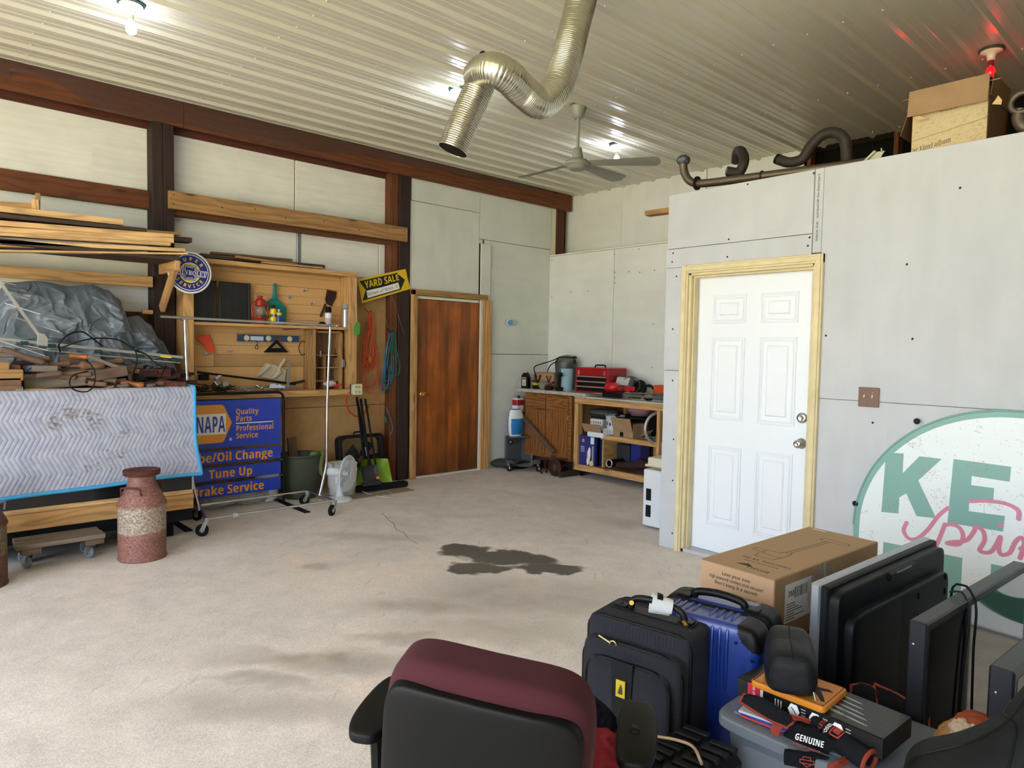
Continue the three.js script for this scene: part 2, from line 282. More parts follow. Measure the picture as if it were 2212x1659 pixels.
// ---------- door 1: brown flush door in a raw pine frame ----------
{
  const d = struct('door_1');
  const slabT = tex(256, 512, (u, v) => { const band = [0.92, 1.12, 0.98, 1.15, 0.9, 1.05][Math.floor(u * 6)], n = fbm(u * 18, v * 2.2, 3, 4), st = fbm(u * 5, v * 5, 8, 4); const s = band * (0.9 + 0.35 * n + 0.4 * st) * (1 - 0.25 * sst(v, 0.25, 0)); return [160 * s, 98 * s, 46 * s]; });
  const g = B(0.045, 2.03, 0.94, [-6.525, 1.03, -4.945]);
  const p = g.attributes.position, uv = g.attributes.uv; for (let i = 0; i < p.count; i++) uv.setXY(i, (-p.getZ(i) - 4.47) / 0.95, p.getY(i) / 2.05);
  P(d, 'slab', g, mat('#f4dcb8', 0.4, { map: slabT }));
  P(d, 'jamb', BB([-6.6, 0, -4.468], [-6.465, 2.13, -4.43]), W.pine); P(d, 'jamb', BB([-6.6, 0, -5.465], [-6.455, 2.1, -5.42]), W.pine);
  P(d, 'casing', BB([-6.475, 0, -4.43], [-6.45, 2.14, -4.375]), W.pine); P(d, 'casing', BB([-6.47, 0, -5.55], [-6.44, 2.085, -5.47]), W.pine); P(d, 'casing', BB([-6.49, 2.085, -5.5], [-6.45, 2.15, -4.375]), W.tan);
  P(d, 'pale_head_strip', BB([-6.56, 2.05, -5.4], [-6.505, 2.083, -4.47]), mat('#f2f0d6', 0.5)); P(d, 'threshold', BB([-6.6, 0, -5.42], [-6.46, 0.012, -4.47]), mat('#e9e6dc', 0.5));  // pale strip above; threshold colour paints the daylight line below the door
  for (const y of [0.34, 1.05, 1.78]) P(d, 'hinge', C([-6.497, y - 0.05, -5.418], [-6.497, y + 0.05, -5.418], 0.009), steel);
  const k = P(d, 'door_knob', [xf(Lt([[0, 0], [0.032, 0], [0.03, 0.006], [0.011, 0.01], [0.011, 0.03], [0.022, 0.038], [0.027, 0.05], [0.022, 0.064], [0, 0.068]], 20), [0, 0, 0], [0, 0, -PI / 2])], brass); k.position.set(-6.502, 0.96, -4.555);
}
// ---------- back wall ----------
{
  const w = struct('wall_back');
  P(w, 'void_dark_sheathing', BB([-6.9, -0.1, -7.5], [3.4, 3.63, -7.32]), mat('#15130f', 0.95));  // near-black colour paints in the darkness of the open void
  const q = (x0, x1, y0, y1, z, m = dryM) => P(w, 'drywall_panel', BB([x0, y0, z - 0.02], [x1, y1, z], 0.002), m);
  q(-6.515, -5.41, 0, 2.735, -6.62); q(-5.404, -4.2, 0, 2.735, -6.62); q(-4.195, -3.0, 0, 2.735, -6.62); q(-2.99, 3.3, 0, 2.6, -6.62);
  q(-6.6, -5.63, 2.6, 3.62, -7.0); q(-5.61, -4.4, 2.6, 3.62, -7.0); q(-4.39, -3.27, 2.6, 3.62, -7.0);
  P(w, 'seam_batten', BB([-5.628, 2.7, -7.0], [-5.606, 3.62, -6.996]), dryM);
  P(w, 'ledge_strip', BB([-6.51, 2.737, -6.99], [-3.0, 2.757, -6.612], 0.003), mat('#dddccb', 0.7));
  for (const x of [-3.235, -2.42, -1.6, -0.8]) P(w, 'stud', BB([x, 2.6, -7.1], [x + 0.04, 3.62, -6.99]), W.brown);
  const sc = []; for (const [x, y, z] of [[-5.806,3.208,-6.62], [-5.832,3.061,-6.62], [-5.862,2.774,-6.62], [-5.434,2.784,-6.62], [-5.024,2.804,-6.62], [-5.409,2.675,-6.62], [-5.041,2.702,-6.62], [-5.395,2.455,-6.62], [-5.183,2.446,-6.62], [-5.018,2.429,-6.62], [-4.807,2.436,-6.62], [-5.393,2.388,-6.62], [-5.391,2.326,-6.62], [-6.117,2.248,-6.62], [-5.822,2.246,-6.62], [-6.473,2.69,-6.62], [-6.459,2.203,-6.62], [-4.805,1.815,-6.62], [-4.807,1.309,-6.62]]) if (y < 2.72) sc.push(S(0.007, [x, y, -6.62], [1, 1, 0.3], 6, 5));
  P(w, 'screw_heads', sc, screwM).userData.kind = 'stuff';
}
// ---------- unseen sides of the room ----------
{
  const side = mat('#a39c90', 0.9);
  structMesh('wall_right', BB([3.2, -0.1, -7.5], [3.35, 3.63, 3.4]), side);
  const w = struct('wall_front');
  P(w, 'front_panel', BB([-6.78, -0.1, 3.25], [-4.9, 3.63, 3.4]), side); P(w, 'front_panel', BB([2.9, -0.1, 3.25], [3.2, 3.63, 3.4]), side); P(w, 'front_panel', BB([-4.9, 3.35, 3.25], [2.9, 3.63, 3.4]), side);
}
// ---------- partition with the white door ----------
const ZP = -4.405;
{
  const w = struct('wall_partition'), T0 = 2.675;
  const q = (x0, x1, y0, y1, m = dryM2) => P(w, 'drywall_panel', BB([x0, y0, ZP - 0.016], [x1, y1, ZP], 0.002), m);
  q(-3.09, -2.935, 1.36, 2.128); q(-3.085, -2.935, 0, 1.355); q(-3.095, -1.985, 2.13, 2.268); q(-3.085, -1.985, 2.272, T0); q(-1.98, -1.925, 2.145, T0); q(-1.923, 3.2, 1.22, T0); q(-1.923, 3.2, 0, 1.217);
  P(w, 'stud_core', [BB([-3.06, 0, -4.53], [-2.96, 2.66, ZP - 0.018]), BB([-1.9, 0, -4.53], [3.2, 2.66, ZP - 0.018]), BB([-3.06, 2.17, -4.53], [-1.9, 2.66, ZP - 0.018])], W.pine);
  P(w, 'side_drywall', BB([-3.08, 0, -6.62], [-3.06, 2.66, -4.42]), dryM2); P(w, 'loft_deck', BB([-3.06, 2.58, -7.0], [3.2, 2.66, -4.54]), W.tan);
  const sc = []; for (const [x, y, z] of [[-2.575,2.295,-4.405], [-2.001,2.247,-4.405], [-2.01,2.195,-4.405], [-2.582,2.173,-4.405], [-3.034,2.239,-4.405], [-3.04,2.174,-4.405], [-2.999,2.064,-4.405], [-3.018,1.669,-4.405], [-3.005,1.281,-4.405], [-2.981,.836,-4.405], [-2.978,.522,-4.405], [-2.968,.118,-4.405], [-1.872,1.618,-4.405], [-1.173,2.43,-4.405], [-1.423,2.031,-4.405], [-1.375,1.598,-4.405], [-1.571,1.092,-4.405], [-1.99,2.652,-4.405], [-2.445,2.656,-4.405]]) sc.push(S(0.007, [x, y, ZP], [1, 1, 0.3], 6, 5));
  P(w, 'screw_heads', sc, screwM).userData.kind = 'stuff';
  const pr = P(w, 'panel_print', pl(0.03, 0.46, [-1.955, 2.43, ZP + 0.001]), mat('#ffffff', 0.9, { transparent: true, map: cv(48, 740, (g, w2, h) => { g.clearRect(0, 0, w2, h); txt(g, '10/04/24  10:40     Gold Bond 5/8" Fire-Shield Type X', 24, 370, 28, 'rgba(60,60,60,.8)', { w: '', r: -PI / 2 }); }) }));
}
{
  const d = struct('door_2'), X = -2.86, Wd = 0.885, zf = -4.49, dm = mat('#e9edf3', 0.35);
  const cx = (X + Wd / 2) , y0 = 0.03, Hd = 2.025;
  P(d, 'slab', B(Wd, Hd, 0.035, [cx, y0 + Hd / 2, zf - 0.02], [0, 0, 0], 0.002), dm);
  const panels = [[0.125, 1.68, 0.265, 0.205], [0.5, 1.68, 0.265, 0.205], [0.125, 0.98, 0.265, 0.6], [0.5, 0.98, 0.265, 0.6], [0.125, 0.2, 0.265, 0.59], [0.5, 0.2, 0.265, 0.59]];
  for (const [px, py, pw, ph] of panels) {
    const c = [X + px + pw / 2, y0 + py + ph / 2];
    const fr = (w, h, t, z) => xf(E([[-w / 2, -h / 2], [w / 2, -h / 2], [w / 2, h / 2], [-w / 2, h / 2]], 0.008, { b: 0.003, holes: [[[-w / 2 + t, -h / 2 + t], [w / 2 - t, -h / 2 + t], [w / 2 - t, h / 2 - t], [-w / 2 + t, h / 2 - t]]] }), [c[0], c[1], z]);
    const a = P(d, 'raised_panel', [fr(pw, ph, 0.012, zf - 0.0035), fr(pw - 0.036, ph - 0.036, 0.01, zf - 0.005), xf(E([[-pw / 2 + 0.05, -ph / 2 + 0.05], [pw / 2 - 0.05, -ph / 2 + 0.05], [pw / 2 - 0.05, ph / 2 - 0.05], [-pw / 2 + 0.05, ph / 2 - 0.05]], 0.03, { b: 0.0149, bs: 1 }), [c[0], c[1], zf - 0.0235])], dm);
  }
  const kb = (y, s) => xf(Lt(s, 24), [X + Wd - 0.065, y, zf - 0.002], [PI / 2, 0, 0]);
  P(d, 'deadbolt', kb(1.075, [[0, 0], [0.036, 0], [0.036, 0.012], [0.028, 0.02], [0.016, 0.022], [0.013, 0.018], [0, 0.018]]), chrome);
  P(d, 'door_knob', kb(0.905, [[0, 0], [0.036, 0], [0.033, 0.009], [0.015, 0.013], [0.014, 0.036], [0.024, 0.046], [0.0285, 0.058], [0.024, 0.07], [0.012, 0.073], [0.01, 0.069], [0, 0.069]]), chrome);
  const jm = W.cream, J = (x0, x1, ya, yb, za, zb) => BB([x0, ya, za], [x1, yb, zb], 0.003);
  P(d, 'jamb', [J(X - 0.03, X - 0.004, 0, 2.1, -4.53, -4.4), J(X - 0.004, X + 0.008, 0, 2.07, zf + 0.002, -4.43)], jm); P(d, 'jamb', [J(X + Wd + 0.004, X + Wd + 0.03, 0, 2.1, -4.53, -4.4), J(X + Wd - 0.008, X + Wd + 0.004, 0, 2.07, zf + 0.002, -4.43)], jm);
  P(d, 'head_jamb', [J(X - 0.03, X + Wd + 0.03, 2.06, 2.085, -4.53, -4.4), J(X, X + Wd, 2.045, 2.06, zf + 0.002, -4.43)], jm);
  const cs = (x0, x1, ya, yb) => [J(x0, x1, ya, yb, -4.405, -4.378), J(x0 + (x1 - x0) * 0.2, x1 - (x1 - x0) * 0.2, ya, yb, -4.38, -4.368)];
  P(d, 'casing', cs(X - 0.078, X - 0.022, 0, 2.135), jm); P(d, 'casing', cs(X + Wd + 0.022, X + Wd + 0.078, 0, 2.135), jm);
  P(d, 'casing', [J(X - 0.078, X + Wd + 0.078, 2.077, 2.135, -4.405, -4.377), J(X - 0.06, X + Wd + 0.06, 2.09, 2.122, -4.38, -4.367)], jm);
  P(d, 'threshold', BB([X - 0.03, 0, -4.53], [X + Wd + 0.03, 0.028, -4.4]), mat('#b9babd', 0.5));
}
{ // vapour-barrier plastic hanging over the header beam
  const pm = mat('#c9a898', 0.25, { transmission: 0.92, thickness: 0, transparent: false });
  const s = (z0, z1, y0f) => surf((u, v) => { const z = z0 + (z1 - z0) * u, yb = y0f(u); return [-6.432 + 0.012 * fbm(z * 6, v * 3, 2, 3) + 0.006, 3.585 - (3.585 - yb) * v, z]; }, 60, 8);
  one('plastic_sheet', 'clear plastic vapour sheet sagging over the brown roof header beam', 'plastic sheet', [s(1.2, -0.75, () => 3.45), s(-0.75, -2.3, (u) => 3.5 - 0.12 * sst(u, 0.1, 0.4) + 0.02 * Math.sin(u * 9)), s(-2.3, -3.9, (u) => 3.4 + 0.09 * sst(u, 0.4, 1)), s(-3.9, -6.4, (u) => 3.5 + 0.03 * u)], pm);
}
// ---------- more builders ----------
// crumpled lump: a ball pushed in and out by sharp folds
function lump(p, s, o = {}) {
  const g = mergeVertices(new THREE.IcosahedronGeometry(1, o.d || 24).deleteAttribute('uv').deleteAttribute('normal')), q = g.attributes.position, k = o.k || 1, sd = o.seed || 0, a = o.a ?? 0.2;
  for (let i = 0; i < q.count; i++) {
    const x = q.getX(i), y = q.getY(i), z = q.getZ(i), wx = 0.5 * fbm(x * k + sd, y * k, z * k, 2), wy = 0.5 * fbm(x * k, y * k + sd, z * k + 7, 2);
    const f = 1 - Math.abs(2 * fbm((x + wx) * 1.7 * k + sd, (y + wy) * 1.7 * k, z * 1.7 * k + sd, 3)), f2 = 1 - Math.abs(2 * n3((x + wx) * 4.6 * k, (y + wy) * 4.6 * k + sd, z * 4.6 * k));
    const r = 1 + a * (Math.pow(Math.max(0, f), o.cloth ? 1.8 : 1) - 0.5) + a * (o.cloth ? 0.3 * Math.pow(Math.max(0, f2), 3) : 0.35 * (f2 - 0.5)) + 0.12 * n3(x * 1.1 + sd, y * 1.1, z * 1.1);
    const yy = y * r; q.setXYZ(i, p[0] + x * r * s[0], p[1] + (o.flat != null ? Math.max(yy, o.flat) : yy) * s[1], p[2] + z * r * s[2]);
  }
  g.computeVertexNormals(); g.setAttribute('uv', new THREE.Float32BufferAttribute(new Float32Array(q.count * 2).map((_, i) => q.getComponent(i >> 1, i & 1 ? 1 : 2) * 2), 2));
  return g;
}
// four-cornered print: a = bottom left, b = bottom right, c = top right, d = top left
function quad(a, b, c, d) {
  const g = new THREE.BufferGeometry(); g.setAttribute('position', new THREE.Float32BufferAttribute([...a, ...b, ...c, ...a, ...c, ...d], 3));
  g.setAttribute('uv', new THREE.Float32BufferAttribute([0, 0, 1, 0, 1, 1, 0, 0, 1, 1, 0, 1], 2)); g.computeVertexNormals(); return g;
}
const off = (p, d) => p.map((v, i) => v + d[i]);
const mid = (a, b, t = 0.5) => a.map((v, i) => v + (b[i] - v) * t);
// turned profile laid along a line; prof = [[r, t 0..1], ...]
function turned(a, b, prof, seg = 12) {
  const A = V(a), D = V(b).sub(A), L = D.length();
  const g = Lt(prof.map(([r, t]) => [r, t * L]), seg), uv = g.attributes.uv, q = g.attributes.position, k = (a[0] * 7.1 + a[2] * 3.3) % 1; for (let i = 0; i < uv.count; i++) uv.setXY(i, q.getY(i) + k, uv.getX(i) * 6 * prof[1][0] + k);
  return g.applyMatrix4(new THREE.Matrix4().compose(A, new THREE.Quaternion().setFromUnitVectors(new THREE.Vector3(0, 1, 0), D.normalize()), new THREE.Vector3(1, 1, 1)));
}
function wheel(parent, c, r, w, axis, tyre, hub) { // axis: unit [x, y, z]
  const a = off(c, axis.map((v) => -v * w / 2)), b = off(c, axis.map((v) => v * w / 2));
  const q = P; PW(parent, 'wheel', turned(a, b, [[0.001, 0], [r * 0.8, 0], [r, 0.22], [r, 0.78], [r * 0.8, 1], [0.001, 1]], 22), tyre);
  PW(parent, 'hub', turned(off(a, axis.map((v) => -v * 0.003)), off(b, axis.map((v) => v * 0.003)), [[0.001, 0], [r * 0.42, 0], [r * 0.42, 1], [0.001, 1]], 14), hub);
}
// swivel caster under point top
function caster(parent, top, r, yaw, tyre = blackRub, met = zinc) {
  const c = Math.cos(yaw), s = Math.sin(yaw), ax = [c, 0, s], fw = [-s, 0, c], ctr = off(top, [fw[0] * r * 0.6, -(top[1] - r), fw[2] * r * 0.6]);
  const side = (k) => { const o = off(ctr, ax.map((v) => v * k * r * 0.48)), t = off([top[0], top[1] - 0.012, top[2]], ax.map((v) => v * k * r * 0.48)); return bar(o, t, r * 0.62, 0.003, fw); };
  PW(parent, 'caster_fork', [side(1), side(-1), C(off(top, [0, -0.016, 0]), top, r * 0.6), C(off(ctr, ax.map((v) => -v * r * 0.56)), off(ctr, ax.map((v) => v * r * 0.56)), r * 0.16)], met);
  wheel(parent, ctr, r, r * 0.62, ax, tyre, met);
}
// ---------- lumber shelf on the left wall ----------
{
  const t = thing('wall_shelf', 'dark plank wall shelf on pine brackets loaded with lumber', 'shelf', [-6.2, 2.17, -0.6]);
  PW(t, 'shelf_board', BB([-6.44, 2.168, -1.8], [-6.0, 2.208, 0.9]), W.shelfdark);
  for (const z of [-1.785, 0.3]) { PW(t, 'bracket_arm', BB([-6.44, 2.085, z - 0.02], [-5.99, 2.167, z + 0.02]), W.pine); PW(t, 'brace', bar([-6.43, 1.79, z], [-6.05, 2.12, z], 0.075, 0.036), W.pine); }
  PW(t, 'wall_rail', BB([-6.478, 1.97, -1.72], [-6.44, 2.06, 0.9]), W.pine); PW(t, 'cleat', BB([-6.478, 1.74, -1.72], [-6.44, 1.775, -1.64]), W.pine);
  const L = (label, a, b, h, d, m, up) => one('lumber_board', label, 'board', bar(a, b, h, d, up), m, 'boards on the wall shelf');
  L('pale thin board lying lowest and longest on the wall shelf edge', [-6.02,2.084,-.228], [-6.02,2.229,-1.863], 0.014, 0.09, W.lumber);
  L('creamy white pine strip lying along the wall shelf front edge', [-6.03,2.159,-.229], [-6.03,2.259,-1.848], 0.03, 0.06, W.pale);
  L('narrow yellow pine strip under the creamy white strip', [-6.06,2.128,-.23], [-6.06,2.238,-1.602], 0.016, 0.05, W.lumber);
  L('slim golden pine board lying between the framing boards and the white strip', [-6.06,2.22,-.232], [-6.06,2.294,-1.74], 0.025, 0.1, W.lumber);
  L('wide golden framing board with curved grain, lower of the stacked pair', [-6.09,2.254,-.233], [-6.09,2.327,-1.767], 0.038, 0.14, W.lumber);
  L('wide golden framing board with curved grain, upper of the stacked pair', [-6.1,2.302,-.235], [-6.1,2.362,-1.77], 0.038, 0.14, W.lumber);
  L('grey brown weathered board sticking out furthest past the wall shelf end', [-6.27,2.337,-.242], [-6.27,2.376,-1.968], 0.04, 0.12, W.shelfdark);
  L('short orange brown board behind the dark board on the wall shelf', [-6.35,2.403,-1.257], [-6.35,2.433,-1.91], 0.025, 0.08, W.pine);
  L('dark stained thin board lying above the golden framing boards', [-6.13,2.365,-.237], [-6.13,2.394,-1.577], 0.028, 0.14, W.shelfdark);
  L('pale board ending first, lying on the dark stained board', [-6.13,2.423,-.238], [-6.13,2.435,-1.418], 0.045, 0.09, W.lumber);
  L('short pine offcut with a dark knot on top of the lumber', [-6.15,2.433,-.239], [-6.15,2.47,-.84], 0.055, 0.04, W.pine);
  one('wood_block', 'small pine block standing on end at the tip of the knotty offcut', 'wood block', bar([-6.13,2.446,-.851], [-6.13,2.529,-.847], 0.045, 0.02, [0,0,1]), W.lumber);
  one('wood_block', 'slim upright pine stick leaning on the wall above the lumber', 'wood block', bar([-6.15,2.43,-.865], [-6.15,2.582,-.87], 0.03, 0.02, [0,0,1]), W.tan);
}
// ---------- glass display counter under a quilted moving blanket ----------
const CX = -5.55, CZ = -1.755, CT = 1.155;
{
  const t = thing('display_counter', 'long dark glass display counter with oak trim under the moving blanket', 'counter', [-5.8, 0, -0.6]);
  PW(t, 'base', BB([-6.06, 0.13, CZ], [CX - 0.01, 0.225, 1.0]), mat('#111318', 0.4)); PW(t, 'trim_board', BB([-6.08, 0.222, CZ], [CX + 0.008, 0.332, 1.0]), W.pine); PW(t, 'trim_ledge', BB([-6.08, 0.332, CZ], [CX + 0.004, 0.368, 1.0], 0.012), W.lumber);
  PW(t, 'glass_front', BB([CX - 0.012, 0.37, CZ], [CX - 0.004, CT, 1.0]), mat('#30343a', 0.12, { transmission: 0.75, thickness: 0 }));
  PW(t, 'interior', BB([-6.08, 0.37, CZ + 0.02], [-6.06, CT - 0.03, 1.0]), mat('#17181b', 0.8)); PW(t, 'side_panel', BB([-6.06, 0.37, CZ + 0.004], [CX - 0.03, CT - 0.02, CZ + 0.02]), mat('#3a3d42', 0.5));
  PW(t, 'corner_strip', BB([CX - 0.016, 0.365, CZ - 0.006], [CX + 0.002, CT, CZ + 0.008]), alu); PW(t, 'counter_top', BB([-6.1, CT - 0.025, CZ], [CX, CT - 0.004, 1.0]), mat('#3b2d22', 0.6));
  for (const z of [-1.6, -0.3, 0.8]) { PW(t, 'foot', BB([-6.0, 0, z - 0.04], [-5.9, 0.135, z + 0.04]), black); PW(t, 'foot', BB([-5.75, 0, z - 0.04], [-5.65, 0.135, z + 0.04]), black); };
}
{
  const bt = cv(1024, 512, (g, w, h) => {
    g.fillStyle = '#fff'; g.fillRect(0, 0, w, h);
    for (let i = 0; i < 1500; i++) { g.fillStyle = `rgba(${rnd(140, 200) | 0},${rnd(145, 195) | 0},${rnd(165, 225) | 0},.08)`; g.beginPath(); g.ellipse(rnd(0, w), rnd(0, h), rnd(3, 26), rnd(3, 20), rnd(0, 3), 0, 7); g.fill(); }
    for (const [cx, cy, n, sx, sy] of [[628, 200, 70, 40, 22], [680, 235, 40, 20, 36], [565, 230, 40, 18, 36], [775, 300, 18, 26, 16], [670, 420, 24, 26, 30], [740, 380, 24, 36, 20]]) for (let i = 0; i < n; i++) { g.fillStyle = `rgba(${100 + rnd(0, 30) | 0},${85 + rnd(0, 25) | 0},60,${rnd(0.05, 0.28)})`; g.beginPath(); g.ellipse(cx + rnd(-sx, sx), cy + rnd(-sy, sy), rnd(1, 9), rnd(1, 7), rnd(0, 3), 0, 7); g.fill(); }
  });
  const t = thing('moving_blanket', 'lavender blue quilted moving blanket with zigzag stitching draped over the counter', 'blanket', [CX, 0.4, -0.7]);
  const z0 = 0.25, z1 = CZ - 0.012, yT = (z) => CT + 0.006, yB = (z) => 0.478 - 0.075 * sst(z, -1.0, 0.1) - 0.01 * Math.sin(z * 5);
  const fn = (u, v) => {
    let z = z0 + (z1 - z0) * u; const L = 0.18 + yT(z) - yB(z), s = (1 - v) * L, zig = 0.03 * (Math.abs(((s / 0.25) % 1) * 2 - 1) * 2 - 1);
    const k = Math.abs(Math.sin(PI * (z + zig) / 0.03)), cr = Math.abs(Math.sin(PI * s / 0.03)), puff = 0.005 * Math.pow(k, 0.4) * (0.88 + 0.12 * cr) + 0.006 * fbm(z * 5, s * 5, 4, 3), r = 0.015;
    if (s < 0.18) return [CX - 0.18 + s, yT(z) + puff * 0.8, z];
    const d = s - 0.18; z -= 0.05 * sst(d, 0.35, 0.75) * sst(u, 0.9, 1);
    return [CX + 0.006 + puff + 0.015 * sst(d, 0, 0.5) + 0.012 * Math.sin(z * 4.2) * d, yT(z) - d, z];
  };
  PW(t, 'quilted_cloth', surf(fn, 640, 190, 0.006), mat('#aeb0bd', 0.95, { map: bt }));
  const edge = (f) => Array.from({ length: 40 }, (_, i) => off(fn(...f(i / 39)), [0.004, 0, 0]));
  PW(t, 'edge_binding', [T(edge((k) => [0.999, 1 - k]), 0.013, { n: 80, s: 6 }), T(edge((k) => [k, 0.001]), 0.014, { n: 160, s: 6 })], mat('#45a3d6', 0.9));
}
// ---------- crumpled grey car cover, panel offcut ----------
{
  // a draped sheet: each fold is a soft ridge along its own short line
  const cov = thing('car_cover', 'crumpled silver grey car cover bundled on the counter', 'car cover', [-6.2, CT, -1.2]);
  const prof = [[0, 1.62], [0.04, 1.78], [0.13, 1.93], [0.27, 1.955], [0.42, 1.93], [0.53, 1.955], [0.6, 1.92], [0.66, 1.86], [0.7, 1.7], [0.78, 1.72], [0.84, 1.66], [0.9, 1.52], [0.96, 1.4], [1, 1.26]], topY = (u) => { for (let i = 1; i < prof.length; i++) if (u <= prof[i][0]) { const [a, b] = prof[i - 1], [c, d] = prof[i]; return b + (d - b) * sst(u, a, c); } return 1.26; };
  const folds = [[0.45, 0.95, 0.5, 0.1, 0.06, 0.07], [0.32, 0.5, 0.62, 0.95, 0.05, 0.06], [0.62, 0.95, 0.66, 0.2, 0.05, 0.06], [0.2, 0.9, 0.1, 0.3, 0.05, 0.06], [0.12, 0.5, 0.42, 0.42, 0.06, 0.05], [0.7, 0.8, 0.92, 0.35, 0.06, 0.05]];
  for (let i = 0; i < 330; i++) { const a = i % 3 ? rnd() : rnd(0.6, 1), b = rnd(0, 1), t = rnd(0, PI), l = rnd(0.04, 0.17), s = i < 130 ? 1 : 0.5; folds.push([a, b, a + l * Math.cos(t), b + l * 1.6 * Math.sin(t), s * rnd(0.01, 0.034) * (rnd() < 0.7 ? 1 : -1), (i < 130 ? 1 : 0.5) * rnd(0.012, 0.036)]); }
  const fn = (u, v) => {
    const y0 = CT - 0.005, y1 = topY(u), ends = Math.sin(PI * clamp(u, 0, 1)) ** 0.35; let x = -6.36 + 0.36 * ends * Math.pow(Math.max(0, 1 - v * v), 0.6) * (0.85 + 0.25 * fbm(u * 4, v * 3, 2, 2)), y = y0 + (y1 - y0) * v, z = -0.53 - 1.35 * u, h = 0;
    const wu = u + 0.03 * fbm(u * 9, v * 9, 5, 2), wv = v + 0.05 * fbm(u * 9 + 4, v * 9, 6, 2);
    for (const [a, b, c, d, am, wd] of folds) { const dx = (c - a) * 1.35, dy = (d - b) * 0.75, px = (wu - a) * 1.35, py = (wv - b) * 0.75, t = clamp((px * dx + py * dy) / (dx * dx + dy * dy)), q = Math.hypot(px - t * dx, py - t * dy) / wd; if (q < 2.2) h += am * Math.exp(-Math.pow(q, 1.25) * 1.3) * Math.sin(PI * (0.15 + 0.7 * t)); }
    h *= 1 - Math.pow(v, 6) * 0.6; return [x + h, y + h * 0.45 * Math.sin(u * 23) * (1 - v), z + h * 0.5 * Math.cos(u * 17 + v * 5)];
  };
  PW(cov, 'cover_folds', [surf(fn, 300, 190, 0.003)], mat('#6b737c', 0.4, { metalness: 0.1 }));
}
// ---------- television antenna lying on the tools ----------
{
  const t = thing('television_antenna', 'long folded aluminium television antenna with green clips lying on old tools', 'antenna', [-5.9, 1.4, -0.9]);
  PW(t, 'boom', [bar([-5.85,1.544,-.211], [-5.85,1.383,-1.777], 0.022, 0.02), bar([-5.83,1.493,-.209], [-5.83,1.339,-1.754], 0.01, 0.012)], alu);
  PW(t, 'mast_arm', [bar([-5.8,1.89,-.598], [-5.8,1.5,-.833], 0.02, 0.02)], alu); PW(t, 'mast_plate', polyX([[-5.79,1.5,-.799], [-5.79,1.555,-.805], [-5.79,1.543,-.843], [-5.79,1.508,-.864], [-5.79,1.459,-.858], [-5.79,1.464,-.798]], 0.012), alu);
  const rod = (a, b) => PW(t, 'element_rod', C(a, b, 0.0035, 0.0035, 7), alu);
  rod([-5.85,1.897,-.616], [-5.72,1.869,-.678]); rod([-5.85,1.813,-.674], [-5.72,1.777,-.746]); rod([-5.85,1.75,-.626], [-5.72,1.679,-.813]); rod([-5.85,1.654,-.687], [-5.72,1.625,-.739]); rod([-5.85,1.61,-.804], [-5.72,1.561,-.92]); rod([-5.85,1.492,-.596], [-5.72,1.391,-.836]); rod([-5.85,1.466,-.726], [-5.74,1.43,-.858]);
  for (const c of [[-5.83,1.462,-.892], [-5.83,1.479,-.729], [-5.83,1.425,-1.18], [-5.83,1.393,-1.466], [-5.83,1.361,-1.726]]) PW(t, 'clip', B(0.03, 0.026, 0.045, c), mat('#123b3c', 0.5));
  PW(t, 'label', bar([-5.838,1.394,-1.606], [-5.838,1.383,-1.687], 0.017, 0.002), mat('#e4d43a', 0.6));
}
